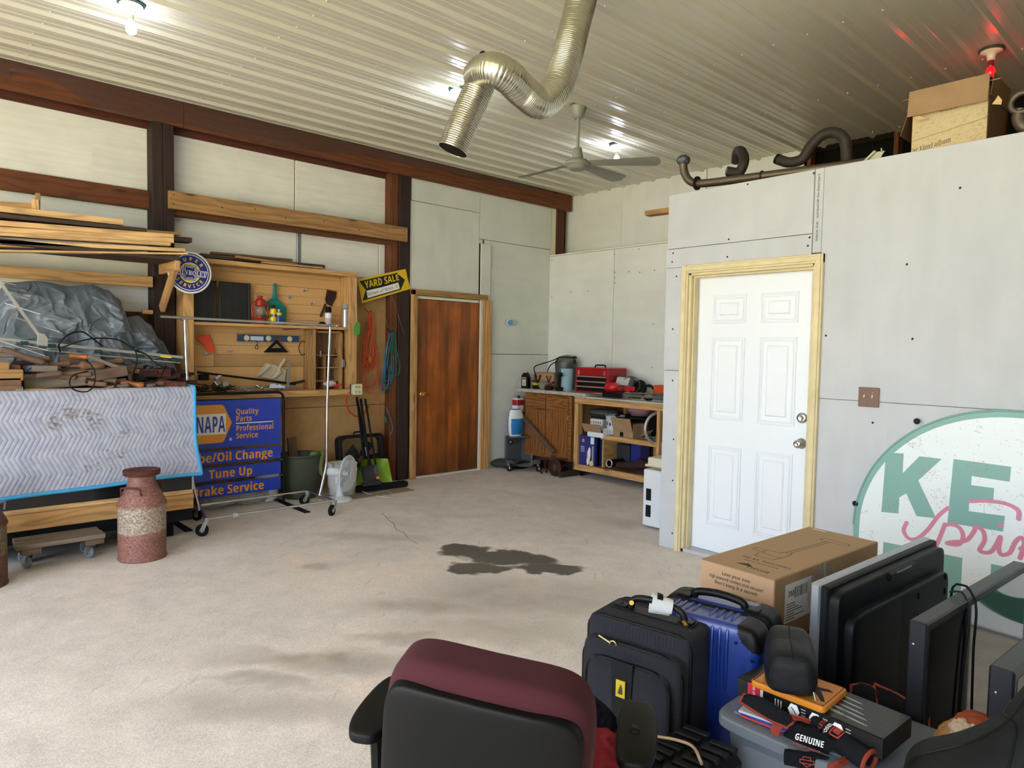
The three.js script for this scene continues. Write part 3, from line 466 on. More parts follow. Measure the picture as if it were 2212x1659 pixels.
// ---------- heap of old tools on the counter ----------
{
  const grp = 'old wooden tools heaped on the counter', dk = W.weather, or = mat('#a5642e', 0.45, { map: WT }), gy = W.grey;
  const hnd = (label, a, b, r, m, style = 0) => one('hand_tool', label, 'hand tool', turned(a, b, [[[0.001, 0], [r * 0.7, 0.01], [r, 0.08], [r * 0.85, 0.4], [r * 0.75, 0.6], [r, 0.8], [r * 1.05, 0.93], [r * 0.6, 0.99], [0.001, 1]], [[0.001, 0], [r, 0.02], [r * 0.9, 0.5], [r * 0.95, 0.9], [r * 0.7, 0.99], [0.001, 1]], [[0.001, 0], [r * 0.5, 0.01], [r * 0.5, 0.3], [r * 1.5, 0.36], [r * 1.6, 0.46], [r, 0.55], [r * 1.2, 0.75], [r * 1.1, 0.95], [0.001, 1]]][style], 14), m, grp);
  const brd = (label, a, b, h, d, m, name = 'wood_offcut') => one(name, label, 'wood offcut', bar(a, b, h, d, [0, 1, 0], 0.006), m, grp);
  hnd('long worn round hammer handle slanting down at the heap edge', [-5.72,1.433,-.587], [-5.66,1.341,-.826], 0.026, dk, 1);
  hnd('turned mallet handle with a bulging collar in the middle of the heap', [-5.7,1.321,-.961], [-5.66,1.324,-1.191], 0.022, W.old, 2);
  hnd('amber varnished tool grip just under the antenna boom', [-5.74,1.395,-.982], [-5.7,1.383,-1.095], 0.02, or, 0);
  hnd('polished orange chisel handle pointing to the heap front', [-5.66,1.201,-1.279], [-5.6,1.174,-1.431], 0.025, or, 0);
  hnd('thick bent grey club handle under the antenna', [-5.74,1.329,-1.19], [-5.7,1.367,-1.321], 0.025, dk, 1);
  hnd('small acorn shaped brown knob low at the heap front', [-5.62,1.169,-1.181], [-5.58,1.169,-1.231], 0.018, W.old, 0);
  hnd('short brown grip beside the acorn shaped knob', [-5.62,1.17,-1.246], [-5.58,1.187,-1.327], 0.018, dk, 0);
  hnd('stubby dark peg standing upright in the heap', [-5.68,1.185,-1.357], [-5.68,1.271,-1.355], 0.02, dk, 1);
  hnd('grey wooden roller lying at the heap end', [-5.62,1.165,-1.448], [-5.62,1.188,-1.509], 0.02, gy, 1);
  hnd('slim dark round grip under the splintered beam', [-5.66,1.217,-1.172], [-5.6,1.215,-1.251], 0.018, dk, 0);
  hnd('dark handle with square end below the slim round grip', [-5.64,1.2,-1.075], [-5.6,1.19,-1.186], 0.02, W.old, 1);
  hnd('long straight tan broomstick lying along the blanket edge', [-5.62,1.156,-.693], [-5.58,1.153,-1.114], 0.017, W.pine, 1);
  hnd('long brown rake handle behind the mallet', [-5.76,1.279,-.914], [-5.7,1.293,-1.102], 0.024, dk, 1);
  brd('weathered grey beam splintered at one end in the heap', [-5.72,1.21,-.706], [-5.68,1.252,-1.26], 0.11, 0.07, gy); brd('rough chewed brown beam tip resting on the grey beam', [-5.66,1.251,-1.123], [-5.64,1.29,-1.327], 0.075, 0.06, dk);
  brd('pitted rusty brown block lying behind the black cable loop', [-5.74,1.265,-1.445], [-5.72,1.263,-1.646], 0.06, 0.06, rust, 'rusty_block'); brd('crumbling rusty bar tapering to the blanket corner', [-5.66,1.193,-1.536], [-5.62,1.166,-1.73], 0.055, 0.05, rust, 'rusty_bar');
  brd('flat worn wooden plane body with rounded ends', [-5.64,1.26,-.77], [-5.62,1.278,-.916], 0.03, 0.09, dk, 'plane_body'); brd('shoe shaped wooden block on the plane body', [-5.66,1.307,-.747], [-5.64,1.303,-.898], 0.045, 0.07, gy, 'plane_body'); brd('dark upright toothed wooden panel in the heap', [-5.76,1.339,-.929], [-5.76,1.348,-1.1], 0.12, 0.03, dk);
  brd('narrow grey lath crossing above the mallet head', [-5.68,1.39,-1.085], [-5.64,1.304,-1.288], 0.028, 0.02, gy); brd('short dark slat end behind the upright peg', [-5.76,1.303,-1.34], [-5.76,1.31,-1.46], 0.03, 0.05, dk);
  brd('raw pine board end lowest at the counter edge', [-5.6,1.207,-.284], [-5.6,1.207,-.681], 0.088, 0.06, W.old); brd('pale pine board end above the raw pine board', [-5.6,1.265,-.285], [-5.6,1.266,-.692], 0.075, 0.06, W.tan); brd('sawn pine block stacked behind the pale board', [-5.68,1.306,-.29], [-5.68,1.3,-.687], 0.06, 0.06, W.old); brd('broken pine chunk on top of the sawn blocks', [-5.62,1.332,-.287], [-5.62,1.327,-.62], 0.06, 0.05, W.tan); brd('flat grey shingle slab behind the broken chunk', [-5.78,1.378,-.297], [-5.74,1.4,-.691], 0.03, 0.12, gy);
  const lg = thing('pipe_coupling', 'grey ridged metal pipe coupling beside the broomstick end', 'pipe fitting', [-5.6,1.161,-.665]); PW(lg, 'collar', turned([-5.6,1.158,-.645], [-5.6,1.16,-.69], [[0.001, 0], [0.03, 0], [0.034, 0.1], [0.034, 0.9], [0.03, 1], [0.001, 1]], 10), zinc); PW(lg, 'pipe_stub', turned([-5.6,1.158,-.541], [-5.6,1.158,-.645], [[0.022, 0], [0.022, 1]], 12), rustDark);
  const more = [['a thick dark chisel grip', 30, 790, 1], ['a slim split brown grip', 60, 780, 0], ['a round reddish file grip', 92, 793, 1], ['a pale worn grip', 112, 822, 0], ['a fat brown grip', 140, 818, 1], ['a dull grey grip', 162, 832, 1], ['a tapered brown grip', 176, 812, 0], ['a short knobbed grip', 205, 838, 2], ['a brown grip with flat end', 232, 806, 1], ['a rounded dark grip', 262, 840, 0], ['a chipped grey grip', 292, 841, 1], ['a dark narrow grip', 330, 842, 0]];
  for (const [l, px, py, st] of more) { const z = -0.56 - px * 0.0031, y = CT + 0.02 + (848 - py) * 0.0028, d = rnd(0.09, 0.16), a = rnd(-0.4, 0.4), b = rnd(-0.3, 0.3); hnd(l + ' lying ' + (py > 815 ? 'low at the front of' : 'higher in') + ' the tool heap', [-5.64 - (848 - py) * 0.0014, y, z], [-5.62 - (848 - py) * 0.0014 + d * Math.sin(a) * 0.3, y + d * b * 0.4, z - d * Math.cos(a)], rnd(0.015, 0.023), [W.old, dk, rustDark, gy][px % 4], st); }
  const fill = []; for (let i = 0; i < 150; i++) { const z = rnd(-1.68, 0.3), x = rnd(-6.0, -5.72), y = CT + rnd(0.02, 0.11); const a = rnd(-0.5, 0.5); fill.push(bar([x, y, z], [x + rnd(-0.05, 0.05), y + rnd(-0.02, 0.05), z - rnd(0.1, 0.25)], rnd(0.02, 0.04), rnd(0.02, 0.04))); }
  tag(P(scene, numbered('tool_rubble'), fill, rustDark), 'dark jumble of small rusty tool pieces buried under the tool heap', 'tool scraps', null, 'stuff');
  one('antenna_cable', 'thin black antenna cable looping across the car cover and tools', 'cable', [T([[-5.8,1.42,-.936], [-5.75,1.48,-.924], [-5.75,1.547,-.986], [-5.75,1.565,-1.066], [-5.75,1.507,-1.144], [-5.75,1.464,-1.194]], 0.0055), T([[-5.75,1.447,-.929], [-5.7,1.495,-1.033], [-5.7,1.521,-1.137], [-5.7,1.517,-1.267], [-5.7,1.477,-1.346], [-5.68,1.433,-1.391], [-5.66,1.358,-1.398], [-5.64,1.273,-1.367], [-5.63,1.222,-1.358], [-5.62,1.208,-1.386], [-5.62,1.228,-1.455]], 0.005), T([[-5.7,1.433,-1.396], [-5.7,1.409,-1.468], [-5.66,1.348,-1.515], [-5.64,1.306,-1.57], [-5.62,1.247,-1.551], [-5.62,1.206,-1.493], [-5.62,1.221,-1.436], [-5.62,1.263,-1.405], [-5.64,1.3,-1.423]], 0.0055)], black);
  one('wire_loop', 'stiff black wire loop hanging over the blanket top edge', 'wire', T([[-5.58,1.373,-1.049], [-5.54,1.328,-1.08], [-5.53,1.28,-1.097], [-5.53,1.205,-1.094], [-5.52,1.154,-1.057], [-5.52,1.15,-1.002], [-5.52,1.176,-.955], [-5.53,1.221,-.944], [-5.54,1.265,-.974], [-5.56,1.289,-1.061]], 0.0045), black);
}
// ---------- milk cans, dolly ----------
function milkCan(label, p, m, sc, turn) {
  const t = thing('milk_can', label, 'milk can', p, turn, 'old metal milk cans');
  const bd = P(t, 'body', [Lt([[0, 0.004], [0.148, 0.004], [0.153, 0], [0.156, 0.012], [0.15, 0.02], [0.151, 0.1], [0.15, 0.36], [0.153, 0.366], [0.158, 0.378], [0.153, 0.392], [0.15, 0.4], [0.1, 0.5], [0.088, 0.52], [0.087, 0.57], [0.09, 0.578]], 44)], m), bq = bd.geometry.attributes; for (let i = 0; i < bq.uv.count; i++) bq.uv.setY(i, bq.position.getY(i) / 0.6);
  P(t, 'lid', [Lt([[0.0, 0.6], [0.055, 0.604], [0.09, 0.615], [0.116, 0.618], [0.118, 0.606], [0.113, 0.582], [0.09, 0.58], [0.088, 0.575]], 40)], sc);
  for (const a of [0, PI]) P(t, 'handle', xf(T([[-0.07, 0.458, 0.118], [-0.066, 0.505, 0.128], [-0.04, 0.512, 0.136], [0.04, 0.512, 0.136], [0.066, 0.505, 0.128], [0.07, 0.458, 0.118]], 0.007, { t: 0.2 }), [0, 0, 0], [0, a, 0]), sc);
  return t;
}
{
  const canT = tex(512, 512, (u, v) => { const e = 0.5 + 0.04 * fbm(u * 10, v * 10, 2, 4) * 4, f = fbm(u * 60, v * 40, 3, 4), g2 = fbm(u * 8, v * 8, 6, 4), inb = sst(v, 0.30 + 0.06 * g2, 0.335 + 0.06 * g2) * (1 - sst(v, 0.60 + 0.05 * g2, 0.65 + 0.05 * g2)), scr = sst(f + 0.4 * g2, 0.15, 0.4) * 0.35; const k = clamp(inb * (0.72 + 0.8 * f) + scr * (v > 0.62 ? 0.5 : 0.15)); const R = [132 + 60 * f + 26 * g2, 88 + 50 * f + 14 * g2, 76 + 46 * f + 10 * g2], Zc = [165 + 70 * f, 158 + 70 * f, 140 + 70 * f]; return R.map((r, i) => r + (Zc[i] - r) * k); });
  milkCan('rusty milk can with a pale worn band and dished lid, standing before the blanket', [-5.215, 0, -1.31], mat('#ffffff', 0.6, { map: canT }), rust, 0.75);
  milkCan('grey dented milk can cut by the photo edge beside the dolly', [-5.2, 0, -0.395], mat('#b9b6a4', 0.55, { map: canT, metalness: 0.2 }), steel, 2.4);
  const t = thing('furniture_dolly', 'small weathered plank dolly on grey casters beside the milk can', 'dolly', [-5.42, 0, -0.86]);
  PW(t, 'deck_board', bar([-5.38, 0.165, -0.6], [-5.38, 0.165, -1.105], 0.03, 0.13), W.grey); PW(t, 'deck_board', bar([-5.53, 0.165, -0.61], [-5.53, 0.165, -1.1], 0.03, 0.13), W.grey);
  for (const z of [-0.68, -1.04]) { PW(t, 'cross_block', BB([-5.6, 0.112, z - 0.06], [-5.32, 0.15, z + 0.05]), W.weather); for (const x of [-5.4, -5.54]) caster(t, [x, 0.112, z], 0.043, 1.1, greyRub); }
}
// ---------- chrome garment rack ----------
{
  const t = thing('garment_rack', 'chrome rolling garment rack standing before the pegboard and blue sign', 'garment rack', [-5.74, 0, -2.4]), X = -5.74, R = 0.0125;
  PW(t, 'top_bar', C([-5.74,1.698,-1.581], [-5.74,1.68,-3.077], 0.011), chrome); PW(t, 'end_cap', [S(0.016, [-5.74,1.68,-3.077]), C([-5.74,1.69,-1.732], [-5.74,1.692,-1.77], 0.016)], chrome);
  PW(t, 'upright', T([[-5.74,1.684,-1.76], [-5.74,1.173,-1.774], [-5.74,.506,-1.787], [-5.74,.392,-1.811], [-5.74,.152,-1.859]], R, { s: 10, n: 40, t: 0.1 }), chrome); PW(t, 'upright', T([[-5.74,1.669,-3.008], [-5.74,1.02,-2.983], [-5.74,.425,-2.976], [-5.74,.349,-2.963], [-5.74,.134,-2.909]], R, { s: 10, n: 40, t: 0.1 }), chrome);
  const a = [-5.49, 0.13, -1.83], b = [-5.49, 0.13, -2.92], c = [-6.0, 0.13, -1.95], d = [-6.0, 0.13, -2.92];
  PW(t, 'base_rail', C(a, b, 0.011), chrome); PW(t, 'base_rail', C(c, d, 0.011), chrome); PW(t, 'end_rail', C(a, c, 0.012), chrome); PW(t, 'end_rail', C(b, d, 0.012), chrome);
  PW(t, 'price_sleeve', C(mid(a, b, 0.19), mid(a, b, 0.22), 0.018), mat('#aeb2b3', 0.7));
  for (const [q, y] of [[a, 0.4], [b, -0.5], [c, 0.9], [d, 0.2]]) caster(t, q, 0.048, y, blackRub, zinc);
}
// ---------- pegboard cabinet ----------
const pegA = tex(64, 64, (u, v) => (Math.hypot(u - 0.5, v - 0.5) < 0.13 ? 0 : 255), 39.37, 39.37, false);
const pegM = mat('#d6a86c', 0.8, { alphaMap: pegA, alphaTest: 0.5 });
const pegPlane = (p, z0, z1, y0, y1) => { const g = xf(new THREE.PlaneGeometry(z0 - z1, y1 - y0), [p, (y0 + y1) / 2, (z0 + z1) / 2], [0, PI / 2, 0]); const q = g.attributes.position, uv = g.attributes.uv; for (let i = 0; i < q.count; i++) uv.setXY(i, q.getZ(i), q.getY(i)); return g; };
const SY = 1.687; // shelf top
{
  const t = thing('pegboard_cabinet', 'open pine tool cabinet lined with pegboard strips on the wall', 'tool cabinet', [-6.4, 1.0, -2.75]);
  const F = -6.3, Bk = -6.5, z0 = -1.925, z1 = -3.605, y0 = 0.998, y1 = 2.245, k = (n, a, b) => PW(t, n, BB(a, b), W.pine);
  k('top_board', [Bk - 0.09, y1 - 0.042, z1], [F, y1, z0]); k('side_board', [Bk - 0.09, y0, z0 - 0.085], [F - 0.005, y1 - 0.042, z0]); k('side_board', [Bk - 0.09, y0, z1], [F - 0.005, y1 - 0.042, z1 + 0.088]); k('bottom_board', [Bk - 0.09, y0, z1 + 0.01], [F, y0 + 0.058, z0 - 0.09]);
  k('shelf', [Bk, SY - 0.028, z1 + 0.088], [F - 0.02, SY, z0 - 0.085]);
  const ys = [1.055, 1.155, 1.3, 1.31, 1.405, 1.485, 1.66, 1.7, 1.8, 1.895, 2.005, 2.14, 2.2];
  const holes = (a, b) => PW(t, 'pegboard_strip', [pegPlane(Bk, z0 - 0.08, z1 + 0.085, a + 0.0015, b - 0.0015), pegPlane(Bk - 0.004, z0 - 0.08, z1 + 0.085, a + 0.0015, b - 0.0015)], pegM);
  for (const [a, b] of [[1.055, 1.17], [1.17, 1.285], [1.4, 1.485], [1.485, 1.6], [1.6, 1.66], [1.69, 1.745], [1.745, 1.81], [1.81, 1.9], [1.9, 1.98], [1.98, 2.07], [2.07, 2.165], [2.165, 2.205]]) holes(a, b);
  PW(t, 'blank_strip', BB([Bk - 0.006, 1.287, z1 + 0.08], [Bk, 1.399, -2.24]), fibre); PW(t, 'pegboard_strip', [pegPlane(Bk, z0 - 0.08, -2.24, 1.287, 1.399), pegPlane(Bk - 0.004, z0 - 0.08, -2.24, 1.287, 1.399)], pegM);
  PW(t, 'rear_board', BB([Bk - 0.05, y0 + 0.05, z1 + 0.08], [Bk - 0.03, y1 - 0.05, z0 - 0.08]), fibre);
  // small-parts box inside
  const cb = (a, b, m = W.tan) => PW(t, 'cubby_board', BB(a, b, 0.002), m), c0 = -3.115, c1 = -3.475;
  cb([Bk, 1.056, c0 - 0.04], [F - 0.01, 1.655, c0]); cb([Bk, 1.056, c1], [F - 0.06, 1.64, c1 + 0.03]); cb([Bk, 1.625, c1], [F - 0.06, 1.645, c0 - 0.04]);
  PW(t, 'cubby_back', BB([Bk + 0.001, 1.056, c1], [Bk + 0.008, 1.63, c0 - 0.04]), W.old);
  for (const y of [1.395, 1.27, 1.135]) cb([Bk, y, c1 + 0.03], [F - 0.075, y + 0.012, c0 - 0.04]); cb([Bk, 1.056, -3.3], [F - 0.085, 1.395, -3.288]);
  PW(t, 'hinge', BB([F - 0.06, 1.28, -3.5], [F - 0.054, 1.36, -3.47]), steel);
  const B2 = (label, a, b, h, d, m) => one('scrap_board', label, 'board', bar(a, b, h, d), m, 'boards on the tool cabinet top');
  B2('long dark brown board lying lowest on the tool cabinet top', [-6.42,2.276,-2.092], [-6.42,2.285,-3.285], 0.035, 0.09, W.shelfdark); B2('reddish thin slat, rearmost on the tool cabinet top', [-6.5,2.321,-2.219], [-6.5,2.331,-2.99], 0.02, 0.05, W.old);
  B2('golden bowed slat lying askew on the tool cabinet top', [-6.36,2.29,-2.391], [-6.36,2.274,-2.973], 0.02, 0.05, W.tan); B2('short pine piece at the front of the tool cabinet top', [-6.33,2.259,-2.619], [-6.33,2.263,-3.224], 0.016, 0.05, W.pine);
}
// ---------- things on and in the pegboard cabinet ----------
const cyl = (p, r, h, prof, seg = 20) => Lt(prof.map(([a, b]) => [a * r, b * h]), seg, p);
const wrapT = (w, h, draw) => cv(w, h, draw); // label wrapped round a can
function can(name, label, base, r, h, capC, capH, body, capM) {
  const t = thing(name, label, 'spray can', base, rnd(0, 1));
  P(t, 'can_body', xf(Lt([[0.001, 0], [r * 0.96, 0], [r, 0.004], [r, h - capH - 0.012], [r * 0.86, h - capH], [0.001, h - capH]], 22), [0, 0, 0], [0, 1.2, 0]), body);
  P(t, 'cap', Lt([[0.001, h - capH], [r * capC, h - capH], [r * capC * 0.97, h], [0.001, h]], 18), capM);
  return t;
}
{
  const yb = cv(256, 256, (g, w, h) => { g.fillStyle = '#e8c81c'; g.fillRect(0, 0, w, h); g.fillStyle = '#1f86b4'; g.fillRect(0, h * 0.6, w, h); g.fillStyle = '#123a75'; for (let i = 0; i < 4; i++) { txt(g, '2', 32 + i * 64, 80, 60, '#123a75', { r: 0.2 }); g.fillRect(8 + i * 64, 118, 46, 10); } g.fillStyle = '#e8f0f0'; for (let i = 0; i < 4; i++) g.fillRect(8 + i * 64, 185, 46, 8); });
  const bb = cv(256, 256, (g, w, h) => { g.fillStyle = '#2b3f8c'; g.fillRect(0, 0, w, h); g.fillStyle = '#e0c53a'; g.fillRect(0, 60, w, 50); g.fillStyle = '#d8dbe2'; for (let y = 140; y < 220; y += 18) g.fillRect(0, y, w, 7); });
  const m1 = mat('#ffffff', 0.3, { map: yb }), m2 = mat('#ffffff', 0.3, { map: bb });
  const at = (p) => [p[0], SY, p[2]];
  can('spray_can', 'yellow and teal lubricant spray can with dark cap before the teal dustpan', at([-6.38,1.641,-2.751]), 0.03, 0.185, 0.62, 0.03, m1, mat('#1e1a14', 0.4)); can('spray_can', 'yellow lubricant can half hidden behind its twin beside the red lantern', at([-6.44,1.641,-2.736]), 0.03, 0.15, 0.62, 0.01, m1, mat('#1e1a14', 0.4));
  can('spray_can', 'small navy spray can with pale tip standing right of the teal one', at([-6.38,1.643,-2.806]), 0.029, 0.15, 0.4, 0.03, m2, mat('#ddd9cc', 0.4));
  const m3 = mat('#ffffff', 0.35, { map: cv(256, 256, (g, w, h) => { g.fillStyle = '#e6e5e2'; g.fillRect(0, 0, w, h); g.fillStyle = '#26262a'; for (let i = 0; i < 4; i++) { g.fillRect(6 + i * 64, 66, 22, 16); g.fillRect(36 + i * 64, 66, 18, 16); } for (let i = 0; i < 16; i++) { g.fillStyle = ['#8c98a8', '#b05a50', '#6f86a5', '#caa86a'][i % 4]; g.fillRect(i * 16, 120, 12, 70); } }) });
  can('spray_can', 'white spray paint can with glossy black cap at the shelf end', at([-6.4,1.632,-3.333]), 0.033, 0.2, 0.97, 0.055, m3, black);
  can('spray_can', 'tall silver spray can with grey cap beside the cabinet side board', at([-6.36,1.646,-3.504]), 0.034, 0.235, 0.95, 0.045, mat('#c4c5c2', 0.3, { metalness: 0.6, map: blotch }), mat('#8d9499', 0.5));
}
{
  const bp = mat('#17191c', 0.55, { map: WT, bumpMap: WT, bumpScale: 0.001 });
  for (const [a, b, l] of [[-1.985, -2.245, 'black wood-grained panel at the left end of the cabinet shelf'], [-2.27, -2.555, 'black wood-grained panel beside the red lantern on the cabinet shelf']]) {
    const t = thing('shutter_panel', l, 'panel', [-6.43, SY, (a + b) / 2], 0, 'black panels on the cabinet shelf');
    PW(t, 'panel_board', BB([-6.455, SY, b], [-6.43, SY + 0.375, a], 0.008), bp); PW(t, 'edge_strip', [BB([-6.45, SY, b], [-6.424, SY + 0.375, b + 0.02], 0.006)], bp);
  }
}
{ // red barn lantern
  const t = thing('lantern', 'red barn lantern with clear glass globe on the cabinet shelf', 'lantern', [-6.38, SY, -2.625]), rm = mat('#b3301f', 0.45, { metalness: 0.2, map: blotch });
  P(t, 'fuel_tank', Lt([[0.001, 0], [0.062, 0], [0.066, 0.01], [0.064, 0.04], [0.045, 0.052], [0.03, 0.056], [0.03, 0.075], [0.038, 0.08], [0.001, 0.08]], 28), rm);
  P(t, 'globe', Lt([[0.03, 0.08], [0.045, 0.1], [0.05, 0.125], [0.045, 0.15], [0.034, 0.168]], 24), mat('#e8e4e0', 0.08, { transmission: 0.9, thickness: 0 }));
  P(t, 'hood', Lt([[0.036, 0.166], [0.048, 0.172], [0.044, 0.185], [0.044, 0.215], [0.036, 0.235], [0.02, 0.245], [0.02, 0.258], [0.03, 0.264], [0.001, 0.27]], 24), rm);
  for (const a of [1, -1]) P(t, 'side_tube', T([[0, 0.05, a * 0.05], [0, 0.08, a * 0.072], [0, 0.15, a * 0.075], [0, 0.2, a * 0.062], [0, 0.225, a * 0.04]], 0.009), rm);
  P(t, 'bail', T([[0.01, 0.21, 0.05], [0.02, 0.27, 0.045], [0.02, 0.295, 0], [0.02, 0.27, -0.045], [0.01, 0.21, -0.05]], 0.0022), steel);
}
{ // teal dustpan
  const t = thing('dustpan', 'teal plastic dustpan standing handle up against the pegboard', 'dustpan', [-6.47, SY, -2.8], [0, PI / 2, 0]), m = mat('#0f7b74', 0.4);
  P(t, 'pan', [E([[-0.115, 0], [0.115, 0], [0.115, 0.17], [0.08, 0.215], [0.03, 0.25], [-0.03, 0.25], [-0.08, 0.215], [-0.115, 0.17]], 0.02, { b: 0.008, bs: 3 }), xf(E([[-0.09, 0], [0.09, 0], [0.09, 0.14], [0.06, 0.175], [-0.06, 0.175], [-0.09, 0.14]], 0.03, { b: 0.006, bs: 2 }), [0, 0, 0.01])], m);
  P(t, 'handle', [E([[-0.03, 0.24], [0.03, 0.24], [0.018, 0.3], [0.016, 0.385], [0.008, 0.4], [-0.008, 0.4], [-0.016, 0.385], [-0.018, 0.3]], 0.026, { b: 0.008, bs: 3, holes: [circ(0.007, 0, 0.375, 10)] })], m);
}
{ // cleaver
  const t = thing('meat_cleaver', 'rusty meat cleaver hanging blade up from a pegboard hook', 'cleaver', [-6.49, 1.72, -3.28]);
  PW(t, 'blade', polyX([[-6.49,2.067,-3.363], [-6.49,2.056,-3.472], [-6.49,1.998,-3.467], [-6.49,1.9,-3.415], [-6.49,1.93,-3.353], [-6.49,1.962,-3.343]], 0.006), rustDark); PW(t, 'handle', turned([-6.485,1.925,-3.346], [-6.485,1.786,-3.29], [[0.001, 0], [0.009, 0.02], [0.01, 0.5], [0.013, 0.9], [0.001, 1]]), W.dark);
}
const hook = (p, l) => one('peg_hook', l, 'hook', [T([off(p, [0, 0, 0]), off(p, [0.03, -0.002, -0.004]), off(p, [0.075, 0, -0.006]), off(p, [0.085, 0.018, -0.006])], 0.0025), B(0.003, 0.025, 0.025, p)], zinc, 'empty hooks on the pegboard');
hook([-6.495,2.041,-3.119], 'empty peg hook left of the cleaver'); hook([-6.495,1.962,-2.965], 'empty peg hook right above the teal dustpan'); hook([-6.495,1.917,-3.199], 'empty peg hook between the cleaver handle and the teal dustpan'); hook([-6.495,1.428,-2.375], 'empty peg hook right of the orange square'); hook([-6.495,1.401,-2.168], 'peg hook just below the orange square tip');
{
  const sq = (name, label, pts, hole, m, lip) => { const t = thing(name, label, 'square', pts[0]); PW(t, 'plate', polyX(pts, 0.006, { holes: hole.map((h) => h.map((p) => [-p[2], p[1]])) }), m); PW(t, 'fence_edge', C(off(lip[0], [0.006, 0, 0]), off(lip[1], [0.006, 0, 0]), 0.006), m); };
  sq('speed_square', 'bright orange triangular layout square hanging at a tilt on the pegboard', [[-6.47,1.55,-2.072], [-6.47,1.582,-2.181], [-6.47,1.41,-2.241], [-6.47,1.451,-2.148], [-6.47,1.476,-2.156]], [[[-6.47,1.548,-2.168], [-6.47,1.552,-2.181], [-6.47,1.498,-2.188], [-6.47,1.498,-2.18]]], mat('#e8481a', 0.45), [[-6.47,1.582,-2.181], [-6.47,1.41,-2.241]]);
  sq('rafter_square', 'black metal triangular rafter square hanging below the blue level', [[-6.46,1.55,-2.818], [-6.46,1.43,-2.93], [-6.46,1.427,-2.694]], [[[-6.46,1.514,-2.818], [-6.46,1.465,-2.869], [-6.46,1.464,-2.763]]], black, [[-6.46,1.43,-2.93], [-6.46,1.427,-2.694]]);
  const t = thing('spirit_level', 'worn blue spirit level with three round vials hanging on the pegboard', 'level', [-6.48,1.542,-2.451]);
  const holes = [[533, 730], [580, 731], [626, 732]];
  PW(t, 'beam', polyX([[-6.48,1.524,-2.447], [-6.48,1.589,-2.447], [-6.48,1.587,-3.05], [-6.48,1.527,-3.05]], 0.022, { b: 0.002 }), mat('#2c4a78', 0.5, { map: blotch }));
  for (const p of [[-6.455,1.556,-2.528], [-6.455,1.557,-2.738], [-6.455,1.557,-2.952]]) PW(t, 'vial', [xf(new THREE.TorusGeometry(0.021, 0.006, 6, 20), p, [0, PI / 2, 0]), S(0.016, p, [0.3, 1, 1], 10, 8)], mat('#d8cfa8', 0.4));
  PW(t, 'level_print', polyX([[-6.457,1.535,-2.564], [-6.457,1.575,-2.564], [-6.457,1.573,-2.689], [-6.457,1.534,-2.689]], 0.0006, { b: 0 }), mat('#c9d3e0', 0.5)); PW(t, 'hand_slot', polyX([[-6.457,1.54,-2.793], [-6.457,1.572,-2.793], [-6.457,1.569,-2.886], [-6.457,1.538,-2.886]], 0.001, { b: 0 }), W.brown);
  one('rubber_ring', 'thin black rubber belt ring hanging beside the parts box', 'belt', T(Array.from({ length: 16 }, (_, i) => { const c = [-6.47,1.468,-3.094], a = i / 16 * 2 * PI; return [c[0], c[1] + 0.068 * Math.cos(a), c[2] + 0.04 * Math.sin(a)]; }), 0.004, { closed: true }), blackRub);
  one('wire_hook', 'small twisted wire hook hanging under the blue level', 'hook', T([[-6.48,1.528,-2.626], [-6.48,1.506,-2.644], [-6.48,1.484,-2.626], [-6.48,1.462,-2.617], [-6.48,1.453,-2.635], [-6.48,1.475,-2.644], [-6.48,1.497,-2.631]], 0.003), ironBk);
  one('pull_cord', 'frayed brown cord hanging from the pegboard over the junk heap', 'cord', [T([[-6.47,1.602,-2.037], [-6.47,1.421,-2.052], [-6.47,1.255,-2.063], [-6.45,1.131,-2.052], [-6.3,1.066,-2.023]], 0.003)], W.dark);
  one('tool_clip', 'dark green tape measure clip at the left end of the pegboard', 'clip', [BB([-6.49, 1.36, -2.04], [-6.45, 1.5, -2.005]), BB([-6.49, 1.51, -2.045], [-6.46, 1.58, -2.0])], mat('#2c3524', 0.6));
  const d = thing('dustpan', 'beige plastic dustpan leaning open side down in the cabinet bottom', 'dustpan', [-6.42,1.08,-2.814]), bm = mat('#c3b49a', 0.5);
  PW(d, 'pan', [polyX([[-6.47,1.197,-2.622], [-6.47,1.276,-2.68], [-6.47,1.321,-2.721], [-6.47,1.298,-2.827], [-6.47,1.252,-2.921], [-6.47,1.13,-2.902]], 0.012, { b: 0.004 }), polyX([[-6.45,1.198,-2.614], [-6.45,1.286,-2.695], [-6.45,1.312,-2.726], [-6.45,1.295,-2.749], [-6.45,1.224,-2.672]], 0.035, { b: 0.004 }), polyX([[-6.45,1.174,-2.749], [-6.45,1.272,-2.837], [-6.45,1.222,-2.855], [-6.45,1.173,-2.79]], 0.03, { b: 0.006 })], bm);
  PW(d, 'handle', bar([-6.44,1.25,-2.818], [-6.43,1.362,-2.889], 0.022, 0.02), bm);
  const rod = thing('black_rod', 'long black metal strip lying slanted across the cabinet bottom', 'rod', [-6.4,1.176,-2.493]); PW(rod, 'bar', bar([-6.38,1.242,-2.058], [-6.38,1.115,-2.975], 0.02, 0.02), black); PW(rod, 'hooked_end', bar([-6.38,1.12,-2.927], [-6.38,1.145,-3.071], 0.028, 0.01), W.dark);
  const st = thing('shelf_strips', 'thin silver metal strips standing upright beside the beige dustpan', 'metal strips', [-6.36,1.09,-2.899]); for (let i = 0; i < 3; i++) PW(st, 'strip', bar(off([-6.36,1.082,-2.871], [0, 0, -i * 0.012]), off([-6.42,1.331,-2.936], [-i * 0.01, 0, -i * 0.006]), 0.003, 0.035, [0, 0, 1]), alu);
